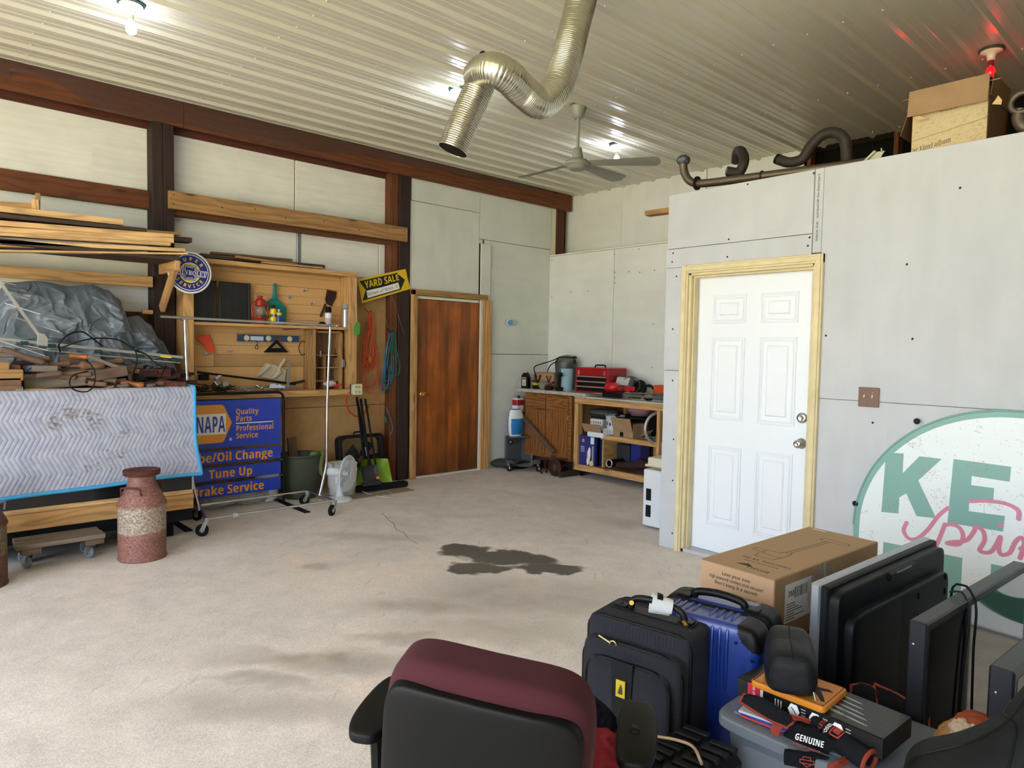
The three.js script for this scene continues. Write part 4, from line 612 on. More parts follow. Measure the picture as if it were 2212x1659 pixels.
  const ph = thing('parts_strip', 'white notched plastic strip lying in the cabinet bottom', 'plastic part', [-6.35,1.09,-2.77]); PW(ph, 'strip', polyX([[-6.35,1.087,-2.697], [-6.35,1.126,-2.711], [-6.35,1.13,-2.747], [-6.35,1.112,-2.765], [-6.35,1.124,-2.793], [-6.35,1.106,-2.811], [-6.35,1.11,-2.834], [-6.35,1.083,-2.848]], 0.03), mat('#cdd6e2', 0.5));
  const sbx = (label, c, s, m, r) => one('junction_box', label, 'electrical box', B(...s, c, r, 0.004), m, 'metal electrical boxes in the cabinet');
  sbx('square zinc electrical box tilted in the middle of the cabinet junk', [-6.36,1.136,-2.218], [0.05, 0.05, 0.05], zinc, [0.3, 0.4, 0.5]); sbx('pale zinc box with a square face right of the tilted box', [-6.34,1.136,-2.281], [0.05, 0.045, 0.055], mat('#b4b6b6', 0.4, { metalness: 0.5 }), [0.1, 0.2, -0.1]); sbx('dark metal box half buried under the black rod', [-6.4,1.195,-2.119], [0.05, 0.055, 0.08], black, [0, 0.1, 0]); sbx('shiny bracket box lying highest on the cabinet junk', [-6.38,1.19,-2.234], [0.04, 0.03, 0.07], zinc, [0.6, 0.3, 0.4]);
  const jk = [], jk2 = []; for (let i = 0; i < 70; i++) { const z = rnd(-3.0, -2.03), x = rnd(-6.47, -6.33), y = 1.06 + rnd(0, 0.035); const far = z > -2.35; (far ? jk2 : jk).push(rnd() < 0.5 ? C([x, y, z], [x + rnd(-0.03, 0.03), y + rnd(0, 0.03), z + rnd(-0.07, 0.07)], rnd(0.003, 0.009), undefined, 6) : B(rnd(0.01, 0.04), rnd(0.006, 0.02), rnd(0.01, 0.05), [x, y + 0.01, z], [rnd(-1, 1), rnd(-1, 1), rnd(-1, 1)], 0.001)); }
  for (let i = 0; i < 40; i++) { const z = rnd(-2.4, -2.03), y = 1.06 + rnd(0, 0.06); jk2.push(C([-6.36, y, z], [-6.42 + rnd(0, 0.1), y + rnd(-0.01, 0.03), z + rnd(-0.15, 0.15)], 0.004, 0.004, 6)); }
  tag(P(scene, numbered('hardware_scraps'), jk, zinc), 'scattered zinc screws, clamps and hardware in the cabinet bottom', 'hardware', null, 'stuff'); tag(P(scene, numbered('chain_scraps'), jk2, W.dark), 'dark tangle of rods and chain at the cabinet left corner', 'hardware', null, 'stuff');
  const sm = (n, label, cat, g, m) => one(n, label, cat, g, m);
  sm('battery_cell', 'small silver battery standing on the parts box shelf', 'battery', C([-6.41,1.383,-3.253], [-6.41,1.443,-3.253], 0.011), steel); sm('caster_ball', 'black ball caster with a long stem on the parts box shelf', 'caster', [S(0.022, [-6.41,1.398,-3.417]), C([-6.41,1.407,-3.417], [-6.41,1.473,-3.417], 0.003)], black); sm('ball_bearing', 'tiny bluish steel knob beside the black ball caster', 'knob', S(0.011, [-6.41,1.393,-3.475]), steel);
  sm('spring_clamp', 'small black wire clamp in the middle cubby', 'clamp', [bar([-6.4,1.276,-3.179], [-6.4,1.271,-3.279], 0.006, 0.02), bar([-6.4,1.28,-3.209], [-6.4,1.308,-3.254], 0.005, 0.01)], black);
  sm('paper_wad', 'crumpled white printed paper in the bottom cubby', 'paper', lump([-6.38,1.111,-3.341], [0.03, 0.026, 0.065], { seed: 3, d: 10, a: 0.3, k: 1.6 }), mat('#c9c8cc', 0.8)); sm('red_marker', 'red marker pen lying on the cabinet bottom board', 'marker', C([-6.33,1.09,-3.345], [-6.33,1.107,-3.448], 0.009), mat('#d2341f', 0.4));
  const coil = [], cc = [-6.4,1.685,-3.267]; for (let i = 0; i < 3; i++) coil.push(xf(new THREE.TorusGeometry(0.045 - i * 0.008, 0.007, 6, 22), [cc[0], cc[1] + 0.005 * i, cc[2]], [0, 1.4, 0])); for (let i = 0; i < 8; i++) coil.push(T([off(cc, [rnd(0, 0.04), -0.05, -0.05 - i * 0.012]), off(cc, [rnd(0, 0.04), -0.02 + rnd(0, 0.03), -0.1]), off(cc, [0.02, -0.055, -0.17 + rnd(-0.03, 0.03)])], 0.007));
  sm('hose_coil', 'black rubber hose coil and straps beside the white spray can', 'hose', coil, black);
  sm('grey_tin_snips', 'brown metal caulking frame lying flat on the cabinet shelf', 'caulking gun', [bar([-6.4,1.645,-2.861], [-6.4,1.667,-3.128], 0.008, 0.03), T([[-6.38,1.658,-2.866], [-6.38,1.693,-2.983], [-6.38,1.678,-3.055], [-6.38,1.659,-3.177]], 0.004), T([[-6.37,1.693,-2.979], [-6.37,1.676,-3.007], [-6.37,1.662,-2.979]], 0.004)], W.shelfdark);
  const fs = thing('fly_swatter', 'green fly swatter hanging by its wire on the cabinet side', 'fly swatter', [-6.28,1.629,-3.586]); PW(fs, 'paddle', polyX([[-6.285,1.618,-3.552], [-6.285,1.689,-3.557], [-6.285,1.757,-3.593], [-6.285,1.725,-3.631], [-6.285,1.63,-3.626], [-6.285,1.606,-3.605]], 0.003), mat('#4f9a3a', 0.5)); PW(fs, 'wire_handle', T([[-6.283,1.752,-3.592], [-6.283,1.912,-3.575], [-6.283,2.147,-3.574], [-6.283,2.171,-3.589], [-6.283,2.006,-3.585], [-6.283,1.752,-3.592]], 0.0022), mat('#c7b79a', 0.5));
  const ob = thing('outlet_box', 'ivory four-socket outlet plate on a grey steel box at the cabinet corner', 'outlet', [-6.27,1.06,-3.563]); PW(ob, 'steel_box', BB([-6.3, 1.005, -3.63], [-6.25, 1.105, -3.52], 0.004), steel); PW(ob, 'cover_plate', BB([-6.25, 1.0, -3.635], [-6.238, 1.11, -3.53], 0.004), mat('#d8cfa6', 0.45));
  for (const [y, z] of [[1.08, -3.565], [1.08, -3.6], [1.03, -3.565], [1.03, -3.6]]) PW(ob, 'socket', [xf(Lt([[0.001, 0], [0.014, 0], [0.013, 0.003], [0.001, 0.003]], 16), [-6.238, y, z], [0, 0, -PI / 2])], mat('#b3a878', 0.5));
}
// ---------- round service sign ----------
{
  const c = [-6.2,2.097,-1.944], t = thing('round_sign', 'round blue and yellow car service sign hanging behind the shelf bracket', 'sign', [c[0], c[1] - 0.175, c[2]], PI / 2), R = 0.175;
  P(t, 'disc', xf(Lt([[0.001, 0], [R, 0], [R + 0.004, 0.003], [R, 0.006], [0.001, 0.006]], 48), [0, 0.175, 0], [PI / 2, 0, 0]), mat('#d7dbe4', 0.4));
  const tx = cv(512, 512, (g, w) => {
    const C2 = 256, ring = (r, col) => { g.fillStyle = col; g.beginPath(); g.arc(C2, C2, r, 0, 7); g.fill(); };
    g.fillStyle = '#dfe3ea'; g.fillRect(0, 0, w, w); ring(252, '#dfe3ea'); ring(240, '#14161c'); ring(226, '#e6e8ee'); ring(216, '#20267e'); ring(126, '#e6e8ee'); ring(118, '#dcc52c');
    const arc = (s, r, a0, st, flip) => [...s].forEach((ch, i) => { const a = a0 + i * st; g.save(); g.translate(C2 + r * Math.sin(a), C2 - r * Math.cos(a)); g.rotate(a + (flip ? PI : 0)); txt(g, ch, 0, 0, 62, '#e3c92e'); g.restore(); });
    arc('SUPER', 170, -0.86, 0.43); arc('SERVICE', 170, PI + 0.96, -0.32, true);
    const bow = (k, col) => { g.fillStyle = col; g.beginPath(); const a = 62 + k, b = 92 + k, hh = 40 + k, L2 = 212 + k; g.moveTo(C2 - a, C2 - b + 8); g.lineTo(C2 + a, C2 - b + 8); g.lineTo(C2 + a, C2 - hh); g.lineTo(C2 + L2, C2 - hh); g.lineTo(C2 + L2 - 24, C2 + hh); g.lineTo(C2 + a, C2 + hh); g.lineTo(C2 + a, C2 + b - 8); g.lineTo(C2 - a, C2 + b - 8); g.lineTo(C2 - a, C2 + hh); g.lineTo(C2 - L2 + 24, C2 + hh); g.lineTo(C2 - L2, C2 - hh); g.lineTo(C2 - a, C2 - hh); g.fill(); };
    bow(8, '#20267e'); bow(0, '#e6e8ee'); bow(-7, '#20267e'); txt(g, 'CHEVROLET', C2, C2 + 2, 68, '#eef0f4', { f: 'serif', sx: 0.92, sy: 1.1 }); g.fillStyle = '#eef0f4'; g.fillRect(C2 - 40, C2 - 68, 80, 6); g.fillRect(C2 - 40, C2 + 62, 80, 6);
  });
  P(t, 'sign_print', xf(new THREE.CircleGeometry(R - 0.002, 48), [0, 0.175, 0.0065], [0, 0, -0.05]), mat('#ffffff', 0.3, { map: tx }));
}
// ---------- yellow sale sign ----------
{
  const a = [-6.472,1.953,-3.76], b = [-6.472,2.147,-4.367], c = [-6.472,2.363,-4.303], d = [-6.472,2.202,-3.708];
  const t = thing('sale_sign', 'tilted yellow and black yard sale arrow sign beside the cabinet', 'sign', [a[0], a[1], b[2]]);
  PW(t, 'board', polyX([a, b, c, d].map((p) => off(p, [-0.006, 0, 0])), 0.005, { b: 0.001 }), mat('#c9ab1e', 0.5));
  PW(t, 'sign_print', quad(a, b, c, d), mat('#ffffff', 0.45, { map: cv(1024, 430, (g, w, h) => {
    g.fillStyle = '#dcb814'; g.fillRect(0, 0, w, h); g.fillStyle = '#17140e'; g.beginPath(); g.moveTo(20, 40); g.lineTo(840, 40); g.lineTo(810, 20); g.lineTo(960, 215); g.lineTo(810, 410); g.lineTo(840, 390); g.lineTo(20, 390); g.lineTo(120, 215); g.fill();
    txt(g, 'YARD SALE', 485, 128, 172, '#e2c21c', { sx: 0.84 }); g.fillStyle = '#f1eee6'; g.fillRect(130, 232, 680, 132); txt(g, 'Corner of Main  V', 440, 300, 84, '#2a2a2e', { w: 'italic ', f: 'serif', sx: 0.95 });
  }) }));
  PW(t, 'wire_leg', [C([-6.475,2.016,-3.987], [-6.475,1.704,-4.084], 0.002, 0.002, 6)], steel); PW(t, 'wire_leg', [C([-6.475,2.06,-4.127], [-6.475,1.629,-4.301], 0.002, 0.002, 6)], steel);
}
// ---------- blue service sign stand ----------
{
  const X = -6.2, zA = -1.795, zB = -2.745, t = thing('service_sign_stand', 'black tube stand holding blue and orange auto service sign panels', 'sign', [X, 0, -2.28]), tube = mat('#15161a', 0.45);
  const z2 = -2.775, y2 = 1.055;
  PW(t, 'frame', [T([[X, 0.0, zA + 0.03], [X, 0.5, zA + 0.03], [X, y2 - 0.06, zA + 0.03], [X, y2 - 0.01, zA + 0.01], [X, y2, zA - 0.06], [X, y2, -2.3], [X, y2, z2 + 0.07], [X, y2 - 0.012, z2 + 0.015], [X, y2 - 0.07, z2], [X, 0.5, z2], [X, 0.0, z2]], 0.013, { n: 110, t: 0.1 })], tube);
  for (const z of [zA + 0.025, z2]) PW(t, 'foot_bar', BB([-6.57, 0.0, z - 0.03], [-5.7, 0.008, z + 0.03], 0.002), tube);
  const bl = '#1a3ab4', or = '#e7991f';
  const pan = (y0, y1, w, h, draw) => { PW(t, 'sign_panel', BB([X - 0.006, y0, zB], [X + 0.006, y1, zA], 0.002), mat('#1a3ab4', 0.3)); PW(t, 'panel_print', quad([X + 0.0068, y0 + 0.002, zA - 0.002], [X + 0.0068, y0 + 0.002, zB + 0.002], [X + 0.0068, y1 - 0.002, zB + 0.002], [X + 0.0068, y1 - 0.002, zA - 0.002]), mat('#ffffff', 0.22, { map: cv(w, h, (g) => { g.fillStyle = bl; g.fillRect(0, 0, w, h); draw(g, w, h); }) })); };
  pan(0.575, 1.0, 1024, 440, (g) => {
    g.fillStyle = or; g.beginPath(); g.moveTo(80, 40); g.lineTo(430, 40); g.quadraticCurveTo(450, 40, 462, 60); g.lineTo(535, 210); g.lineTo(462, 372); g.quadraticCurveTo(450, 392, 430, 392); g.lineTo(80, 392); g.quadraticCurveTo(60, 392, 50, 372); g.lineTo(4, 210); g.lineTo(50, 60); g.fill();
    g.fillStyle = '#ece8de'; g.fillRect(26, 122, 452, 192); txt(g, 'NAPA', 335, 222, 190, bl, { sx: 0.535, sy: 1.08 }); txt(g, '®', 522, 368, 40, '#dfe3f0');
    const L = (s, y) => txt(g, s, 572, y, 74, or, { a: 'left', sx: 0.86, w: 'bold ' }); L('Quality', 112); L('Parts', 178); L('Professional', 268); L('Service', 340); g.fillStyle = '#f2f2f2'; g.fillRect(572, 218, 374, 8);
  });
  const strip = (y0, y1, s, x, sx) => pan(y0, y1, 1024, 132, (g) => txt(g, s, x, 66, 118, or, { sx, sy: 1.06, w: '' }) || txt(g, s, x + 2, 66, 118, or, { sx, sy: 1.06, w: '' }));
  strip(0.435, 0.552, 'Lube/Oil Change', 520, 0.9); strip(0.288, 0.405, 'Tune Up', 525, 0.9); strip(0.14, 0.258, 'Brake Service', 505, 0.9);
  for (const y of [0.56, 0.42, 0.272]) PW(t, 'hanger_pin', C([X, y, zB + 0.01], [X, y, z2], 0.004), steel);
}
// ---------- along the wall under the cabinet ----------
{
  const bag = (l, p, s, sd) => one('plastic_bag', l, 'plastic bag', lump(p, s, { seed: sd, d: 16, a: 0.25, k: 1.3, flat: -0.9 }), mat('#a9a79e', 0.5), 'plastic bags behind the sign'); bag('grey plastic bag showing below the last blue sign strip', [-6.42, 0.1, -2.25], [0.1, 0.12, 0.16], 2); bag('pale plastic bag between the sign foot and the first bag', [-6.4, 0.1, -2.55], [0.09, 0.12, 0.16], 6);
  one('white_tub', 'white plastic tub behind the lowest blue sign strip', 'tub', Lt([[0.001, 0], [0.1, 0], [0.12, 0.3], [0.125, 0.31], [0.001, 0.31]], 24, [-6.45, 0, -2.72]), white);
  const b = thing('trash_can', 'olive green plastic trash can beside the blue sign stand', 'trash can', [-6.36, 0, -3.02]);
  P(b, 'bin', Lt([[0.001, 0.004], [0.15, 0], [0.195, 0.41], [0.2, 0.425], [0.196, 0.43], [0.188, 0.425], [0.145, 0.02], [0.001, 0.02]], 36), mat('#43483a', 0.55)); P(b, 'rim', Lt([[0.194, 0.405], [0.206, 0.41], [0.204, 0.432], [0.192, 0.432]], 36), mat('#3a3f32', 0.5));
  one('rough_plank', 'rough brown plank end standing in the trash can', 'plank', bar([-6.42, 0.06, -3.0], [-6.43, 0.585, -2.96], 0.09, 0.03, [0, 0, 1]), W.weather);
  one('green_rag', 'olive green rag hanging over the trash can rim', 'rag', surf((u, v) => { const s = v * 0.3; return [-6.24 + 0.03 * u + 0.02 * Math.sin(u * 6), 0.455 - (s > 0.08 ? s - 0.08 : 0) * (0.5 + 0.7 * u) + 0.01 * fbm(u * 5, v * 5, 2), -3.06 - 0.13 * u - (s < 0.08 ? 0.08 - s : 0) * 0.6 - 0.01 * Math.sin(v * 7)]; }, 18, 18, 0.004), mat('#6b7443', 0.9));
  const pb = thing('paint_bucket', 'white paint bucket standing behind the desk fan', 'bucket', [-6.22, 0, -3.4]); P(pb, 'bucket_body', Lt([[0.001, 0], [0.13, 0], [0.145, 0.3], [0.15, 0.31], [0.15, 0.32], [0.001, 0.32]], 30), white); P(pb, 'bucket_label', xf(Lt([[0.141, 0.08], [0.1455, 0.22]], 30), [0, 0, 0]), mat('#dedbd2', 0.5)); P(pb, 'bail', T([[0, 0.3, 0.15], [0.13, 0.22, 0.1], [0.17, 0.2, 0], [0.13, 0.22, -0.1], [0, 0.3, -0.15]], 0.003), zinc);
  // desk fan
  const f = thing('desk_fan', 'white oscillating desk fan turned sideways on the floor', 'fan', [-5.98, 0, -3.24]), fw = mat('#dfe1e4', 0.35);
  P(f, 'base', Lt([[0.001, 0], [0.13, 0], [0.132, 0.012], [0.115, 0.025], [0.05, 0.04], [0.035, 0.06], [0.03, 0.12], [0.026, 0.2], [0.001, 0.21]], 32), fw);
  const hd = new THREE.Group(); hd.name = numbered('fan_head'); hd.position.set(0, 0.275, 0.02); hd.rotation.set(-0.1, 2.21, 0.1); f.add(hd); hd.updateMatrixWorld(true);
  P(hd, 'motor_housing', [xf(Lt([[0.001, -0.1], [0.035, -0.1], [0.045, -0.085], [0.047, 0.04], [0.04, 0.055], [0.001, 0.055]], 22), [0, 0, 0], [PI / 2, 0, 0])], fw); P(hd, 'oscillation_knob', C([0, 0.045, -0.05], [0, 0.085, -0.05], 0.012), mat('#8c8a7a', 0.4)); P(hd, 'neck', C([0, -0.1, 0], [0, -0.03, 0], 0.028), fw);
  const cage = []; const R = 0.175; for (let i = 0; i < 56; i++) { const a = i / 56 * 2 * PI, c = Math.cos(a), s = Math.sin(a); cage.push(T([[c * 0.04, s * 0.04, 0.06], [c * R * 0.75, s * R * 0.75, 0.062], [c * R, s * R, 0.1], [c * R * 0.75, s * R * 0.75, 0.14], [c * 0.04, s * 0.04, 0.15]], 0.0016, { s: 4, n: 14 })); }
  cage.push(xf(new THREE.TorusGeometry(R, 0.006, 6, 40), [0, 0, 0.1]), xf(new THREE.TorusGeometry(R * 0.6, 0.002, 4, 32), [0, 0, 0.145]), C([0, 0, 0.145], [0, 0, 0.155], 0.042)); P(hd, 'wire_cage', cage, fw);
  const bl = []; for (let i = 0; i < 3; i++) bl.push(xf(E([[0.02, -0.02], [0.07, -0.07], [0.14, -0.06], [0.155, 0.0], [0.13, 0.05], [0.05, 0.035]], 0.003, { b: 0 }), [0, 0, 0.1], [0.25, 0, i * 2.094])); P(hd, 'fan_blades', [...bl, C([0, 0, 0.06], [0, 0, 0.12], 0.03)], mat('#c9d2e0', 0.3));
  one('power_cord', 'white power cord of the desk fan looping over the floor', 'cord', [T([[-6.353,.25,-3.325], [-6.279,.15,-3.343], [-6.095,.06,-3.362], [-6.13,.006,-3.48], [-6.047,.006,-3.623], [-6.044,.006,-3.812], [-5.879,.006,-3.768], [-5.797,.006,-3.662], [-6.009,.006,-3.6], [-6.168,.03,-3.576], [-6.235,.06,-3.555]], 0.0035, { n: 90 })], mat('#d9d3c2', 0.5));
  // box fan
  const bf = thing('box_fan', 'black square box fan leaning on the wall behind the brooms', 'box fan', [-6.42, 0, -3.72], [0, PI / 2, 0]), bx = new THREE.Group(); bx.name = numbered('fan_frame'); bx.rotation.x = -0.12; bf.add(bx);
  P(bx, 'frame_shell', E(rr(0.54, 0.54, 0.06).map(([a, b]) => [a, b + 0.29]), 0.1, { b: 0.004, holes: [rr(0.47, 0.47, 0.06).map(([a, b]) => [a, b + 0.29])] }), mat('#191a1d', 0.5));
  const gr = []; for (let i = 0; i < 22; i++) { const k = -0.23 + i * 0.46 / 21; gr.push(C([k, 0.055, 0.1], [k, 0.525, 0.1], 0.0016, 0.0016, 4)); } for (let i = 0; i < 34; i++) { const k = 0.06 + i * 0.46 / 33; gr.push(C([-0.235, k, 0.103], [0.235, k, 0.103], 0.0013, 0.0013, 4)); } P(bx, 'wire_grille', gr, mat('#4a4438', 0.5)); P(bx, 'carry_handle', T([[-0.07, 0.56, 0.05], [-0.05, 0.585, 0.05], [0.05, 0.585, 0.05], [0.07, 0.56, 0.05]], 0.008), black); P(bx, 'fan_blades', [0, 1, 2, 3, 4].map((i) => xf(E([[0.03, -0.03], [0.2, -0.08], [0.21, 0.06], [0.05, 0.04]], 0.003, { b: 0 }), [0, 0.29, 0.05], [0.3, 0, i * 1.2566])), mat('#22211f', 0.5));
  // shovel, dustpan, broom
  const sh = thing('snow_shovel', 'lime green plastic snow shovel standing before the box fan', 'shovel', [-6.22, 0, -3.75]);
  PW(sh, 'blade', [surf((u, v) => { const a = [[-6.18,.07,-3.471], [-6.18,.062,-3.937]], c = [[-6.28,.305,-3.638], [-6.28,.295,-3.94]], p = mid(mid(a[0], a[1], u), mid(c[0], c[1], u), v); const ed = Math.pow(Math.abs(u * 2 - 1), 4); return [p[0] + 0.05 * ed - 0.06 * Math.sin(v * PI) * (1 - ed), p[1] + 0.012, p[2]]; }, 26, 16, 0.006)], mat('#7da318', 0.4)); PW(sh, 'shaft', C([-6.28,.175,-3.76], [-6.5,.934,-3.722], 0.014), black); PW(sh, 'socket', C([-6.25,.14,-3.759], [-6.3,.311,-3.749], 0.02), black);
  const db = thing('lobby_dustpan', 'black upright dustpan with long handle before the lime shovel', 'dustpan', [-6.1, 0, -3.72]); PW(db, 'pan', [surf((u, v) => { const p = mid(mid([-6.06,.117,-3.555], [-6.06,.113,-3.743], u), mid([-6.14,.274,-3.568], [-6.14,.28,-3.741], u), v); return [p[0] - 0.03 * Math.sin(v * 3) * (1 - Math.pow(Math.abs(2 * u - 1), 6)), p[1], p[2]]; }, 14, 10, 0.006), bar([-6.05,.107,-3.533], [-6.05,.105,-3.743], 0.03, 0.05)], mat('#2a2b2e', 0.5)); PW(db, 'long_handle', C([-6.1,.107,-3.746], [-6.46,.934,-3.799], 0.011), black); PW(db, 'orange_clip', B(0.02, 0.025, 0.03, [-6.06,.155,-3.716]), mat('#e59a1d', 0.5));
  const br = thing('push_broom', 'black push broom with long handle lying against the wall end', 'broom', [-6.05, 0, -3.85]); PW(br, 'bristle_head', [bar([-6.176,.035,-3.527], [-6.144,.035,-4.123], 0.06, 0.09, [0, 1, 0], 0.02)], mat('#18191b', 0.95)); PW(br, 'long_handle', C([-6.15,.168,-3.688], [-6.46,.936,-3.744], 0.014), black); PW(br, 'silver_label', C([-6.244,.356,-3.708], [-6.281,.444,-3.712], 0.0155), mat('#c9cac4', 0.4));
  one('bare_broomstick', 'slim black pole standing leftmost among the broom handles', 'pole', C([-6.3,.307,-3.694], [-6.5,.954,-3.722], 0.011), black);
  one('floor_board', 'flat worn fibreboard strip lying under the fan and broom', 'board', E([[0, 0], [0.95, 0], [0.95, 0.33], [0, 0.33]], 0.007).rotateX(-PI / 2).rotateY(PI / 2 - 0.02).translate(-5.93, 0, -3.12), mat('#9c8a74', 0.9, { map: blotch }));
}
// ---------- hanging cord hanks ----------
{
  const hank = (top, n, h, w, r, x) => { const o = []; for (let i = 0; i < n; i++) { const hh = h * rnd(0.72, 1), ww = w * rnd(0.45, 1), sk = rnd(-0.05, 0.02), p = []; for (let k = 0; k < 14; k++) { const a = k / 14 * 2 * PI, v = (1 - Math.cos(a)) / 2; p.push([x + 0.012 + i * 0.007 * rnd(0.6, 1) + 0.01 * Math.sin(a * 3 + i), top[1] - v * hh + rnd(-0.008, 0.008), top[2] - Math.sin(a) * ww * (0.25 + 0.75 * v) - sk * v * 2 + rnd(-0.01, 0.01)]); } o.push(T(p, r, { closed: true, n: 80 })); } return o; };
  const t = thing('extension_cord', 'orange extension cord hank hanging on the wall with its plug trailing down', 'extension cord', [-6.5,.938,-3.885]), om = mat('#d9552b', 0.45);
  PW(t, 'cord_loops', [...hank([-6.56,1.869,-3.902], 8, 0.66, 0.1, 0.0048, -6.56), ...hank([-6.56,1.514,-3.945], 3, 0.58, 0.13, 0.0045, -6.55)], om); PW(t, 'tail', T([[-6.5,1.238,-3.952], [-6.48,.987,-3.965], [-6.46,.736,-3.967], [-6.44,.484,-3.974]], 0.0045), om); PW(t, 'plug', [turned([-6.44,.494,-3.974], [-6.43,.404,-3.98], [[0.006, 0], [0.013, 0.4], [0.016, 0.9], [0.001, 1]])], om); PW(t, 'socket_end', turned([-6.5,1.399,-3.87], [-6.5,1.319,-3.882], [[0.008, 0], [0.018, 0.3], [0.018, 0.9], [0.001, 1]]), mat('#c9661f', 0.5));
  one('orange_hose', 'thick red orange cord hanging in a loop below the outlet box', 'cord', T([[-6.3,1.031,-3.516], [-6.34,.952,-3.507], [-6.4,.835,-3.563], [-6.45,.757,-3.678], [-6.45,.777,-3.778], [-6.48,.851,-3.846]], 0.009), mat('#dc4422', 0.45));
  const g = thing('garden_cord', 'green and blue cord hank hanging on the dark post side', 'extension cord', [-6.5,.826,-4.15]), gm = mat('#1f5a4c', 0.5), bm = mat('#2b6ea0', 0.5);
  PW(g, 'green_loops', hank([-6.52,1.677,-4.16], 8, 0.68, 0.085, 0.0048, -6.53), gm, 'dark green cord loops'); PW(g, 'blue_loops', [...hank([-6.52,1.666,-4.148], 3, 0.74, 0.1, 0.005, -6.52), T([[-6.48,.831,-4.066], [-6.46,.728,-4.108], [-6.45,.599,-4.138], [-6.45,.524,-4.109]], 0.004)], bm, 'blue cord loops'); PW(g, 'plug', turned([-6.46,.731,-4.048], [-6.46,.659,-4.067], [[0.006, 0], [0.014, 0.4], [0.014, 0.9], [0.001, 1]]), gm);
  for (const [p, l] of [[[-6.56,1.895,-3.828], 'rusty wall hook above the orange cord hank'], [[-6.52,1.689,-4.083], 'rusty wall hook above the green cord hank']]) one('wall_hook', l, 'hook', T([p, off(p, [0.03, 0, 0]), off(p, [0.05, -0.03, -0.03]), off(p, [0.05, -0.01, -0.07])], 0.004), ironBk);
}
// ---------- back corner: cabinet, countertop, bench ----------
const ZF = -6.03;
{
  const oakT = woodTex(22, [], 0.26, 1.0, 0.5), om = mat('#96602f', 0.5, { map: oakT }), cl = [-6.317,.637,-6.03][0], cr = [-5.52,.705,-6.03][0];
  const t = thing('base_cabinet', 'brown oak kitchen base cabinet with two drawers and two doors', 'cabinet', [(cl + cr) / 2, 0, -6.3]), y1 = 0.945, yb = 0.2;
  PW(t, 'carcass', BB([cl, 0.16, -6.6], [cr, y1, ZF - 0.002]), om); PW(t, 'toe_kick', BB([cl + 0.01, 0, -6.58], [cr - 0.01, 0.16, ZF - 0.08]), W.dark);
  const midx = (cl + cr) / 2 - 0.02, dr = (n, a, b, c, d) => PW(t, n, [BB([a, c, ZF], [b, d, ZF + 0.018], 0.006)], om);
  dr('drawer', cl + 0.015, midx - 0.012, 0.77, 0.925); dr('drawer', midx + 0.012, cr - 0.05, 0.77, 0.925); dr('door', cl + 0.015, midx - 0.012, 0.19, 0.75); dr('door', midx + 0.012, cr - 0.05, 0.19, 0.75); PW(t, 'hinge', BB([cr - 0.05, 0.66, ZF], [cr - 0.04, 0.71, ZF + 0.014]), steel);
  const spk = tex(256, 256, (u, v) => { const f = n3(u * 50, v * 50, 3) + 0.6 * n3(u * 110, v * 110, 5); return f > 0.32 ? [70, 62, 54] : f < -0.3 ? [150, 128, 104] : [205, 196, 180]; }, 2, 2);
  const q0 = [-6.46,.985,-6], q1 = [-5.268,.986,-6]; one('countertop', 'speckled laminate countertop on the oak base cabinet', 'countertop', BB([q0[0], 0.955, -6.6], [q1[0], 0.995, -5.99], 0.005), mat('#ffffff', 0.4, { map: spk }));
}
const b0 = [-5.475,.708,-6.03][0], b1 = -4.1;
{
  const t = thing('workbench', 'pine workbench with open lower shelves and pegboard back beside the oak cabinet', 'workbench', [-4.8, 0, -6.3]);
  const k = (n, a, b, m = W.pine) => PW(t, n, BB(a, b), m);
  k('top_board', [b0, 0.94, -6.6], [b1, 0.958, -6.02], mat('#b9b9b4', 0.5)); k('apron', [b0, 0.87, ZF - 0.04], [b1, 0.938, ZF]); k('leg', [b0, 0.08, ZF - 0.09], [b0 + 0.06, 0.868, ZF - 0.002]); k('leg', [-4.3, 0.08, ZF - 0.05], [-4.26, 0.868, ZF - 0.002]); k('bottom_rail', [b0 + 0.02, 0.08, ZF - 0.04], [b1, 0.15, ZF]); k('bottom_shelf', [b0, 0.13, -6.58], [b1, 0.148, ZF - 0.04], W.old);
  k('end_panel', [b0 - 0.02, 0.1, -6.58], [b0, 0.868, ZF - 0.09], W.tan); k('mid_shelf', [b0 + 0.38, 0.5, -6.58], [b1, 0.53, ZF - 0.06], W.tan); k('mid_shelf_edge', [b0 + 0.38, 0.475, ZF - 0.06], [b1, 0.53, ZF - 0.04]); k('divider', [b0 + 0.39, 0.15, -6.5], [b0 + 0.41, 0.475, ZF - 0.06]); k('rear_post', [b0 + 0.33, 0.15, -6.58], [b0 + 0.37, 0.868, -6.54]); k('rear_post', [b0 + 0.78, 0.15, -6.58], [b0 + 0.82, 0.475, -6.54]);
  const pz = (x0, x1, y0, y1) => { const g = xf(new THREE.PlaneGeometry(x1 - x0, y1 - y0), [(x0 + x1) / 2, (y0 + y1) / 2, -6.56]), q = g.attributes.position, uv = g.attributes.uv; for (let i = 0; i < q.count; i++) uv.setXY(i, q.getX(i), q.getY(i)); PW(t, 'pegboard_strip', [g], pegM); };
  pz(b0 + 0.38, b1, 0.755, 0.86); pz(b0 + 0.38, b1, 0.65, 0.752); pz(b0 + 0.38, b1, 0.55, 0.647); pz(b0 + 0.82, b1, 0.32, 0.47); pz(b0 + 0.82, b1, 0.16, 0.317); k('back_panel', [b0, 0.1, -6.6], [b1, 0.87, -6.59], W.brown);
  for (const x of [b0 + 0.06, b1 - 0.1]) for (const z of [-6.12, -6.5]) PW(t, 'caster_wheel', C([x - 0.015, 0.04, z], [x + 0.015, 0.04, z], 0.04), blackRub);
}
const CTy = 0.995;
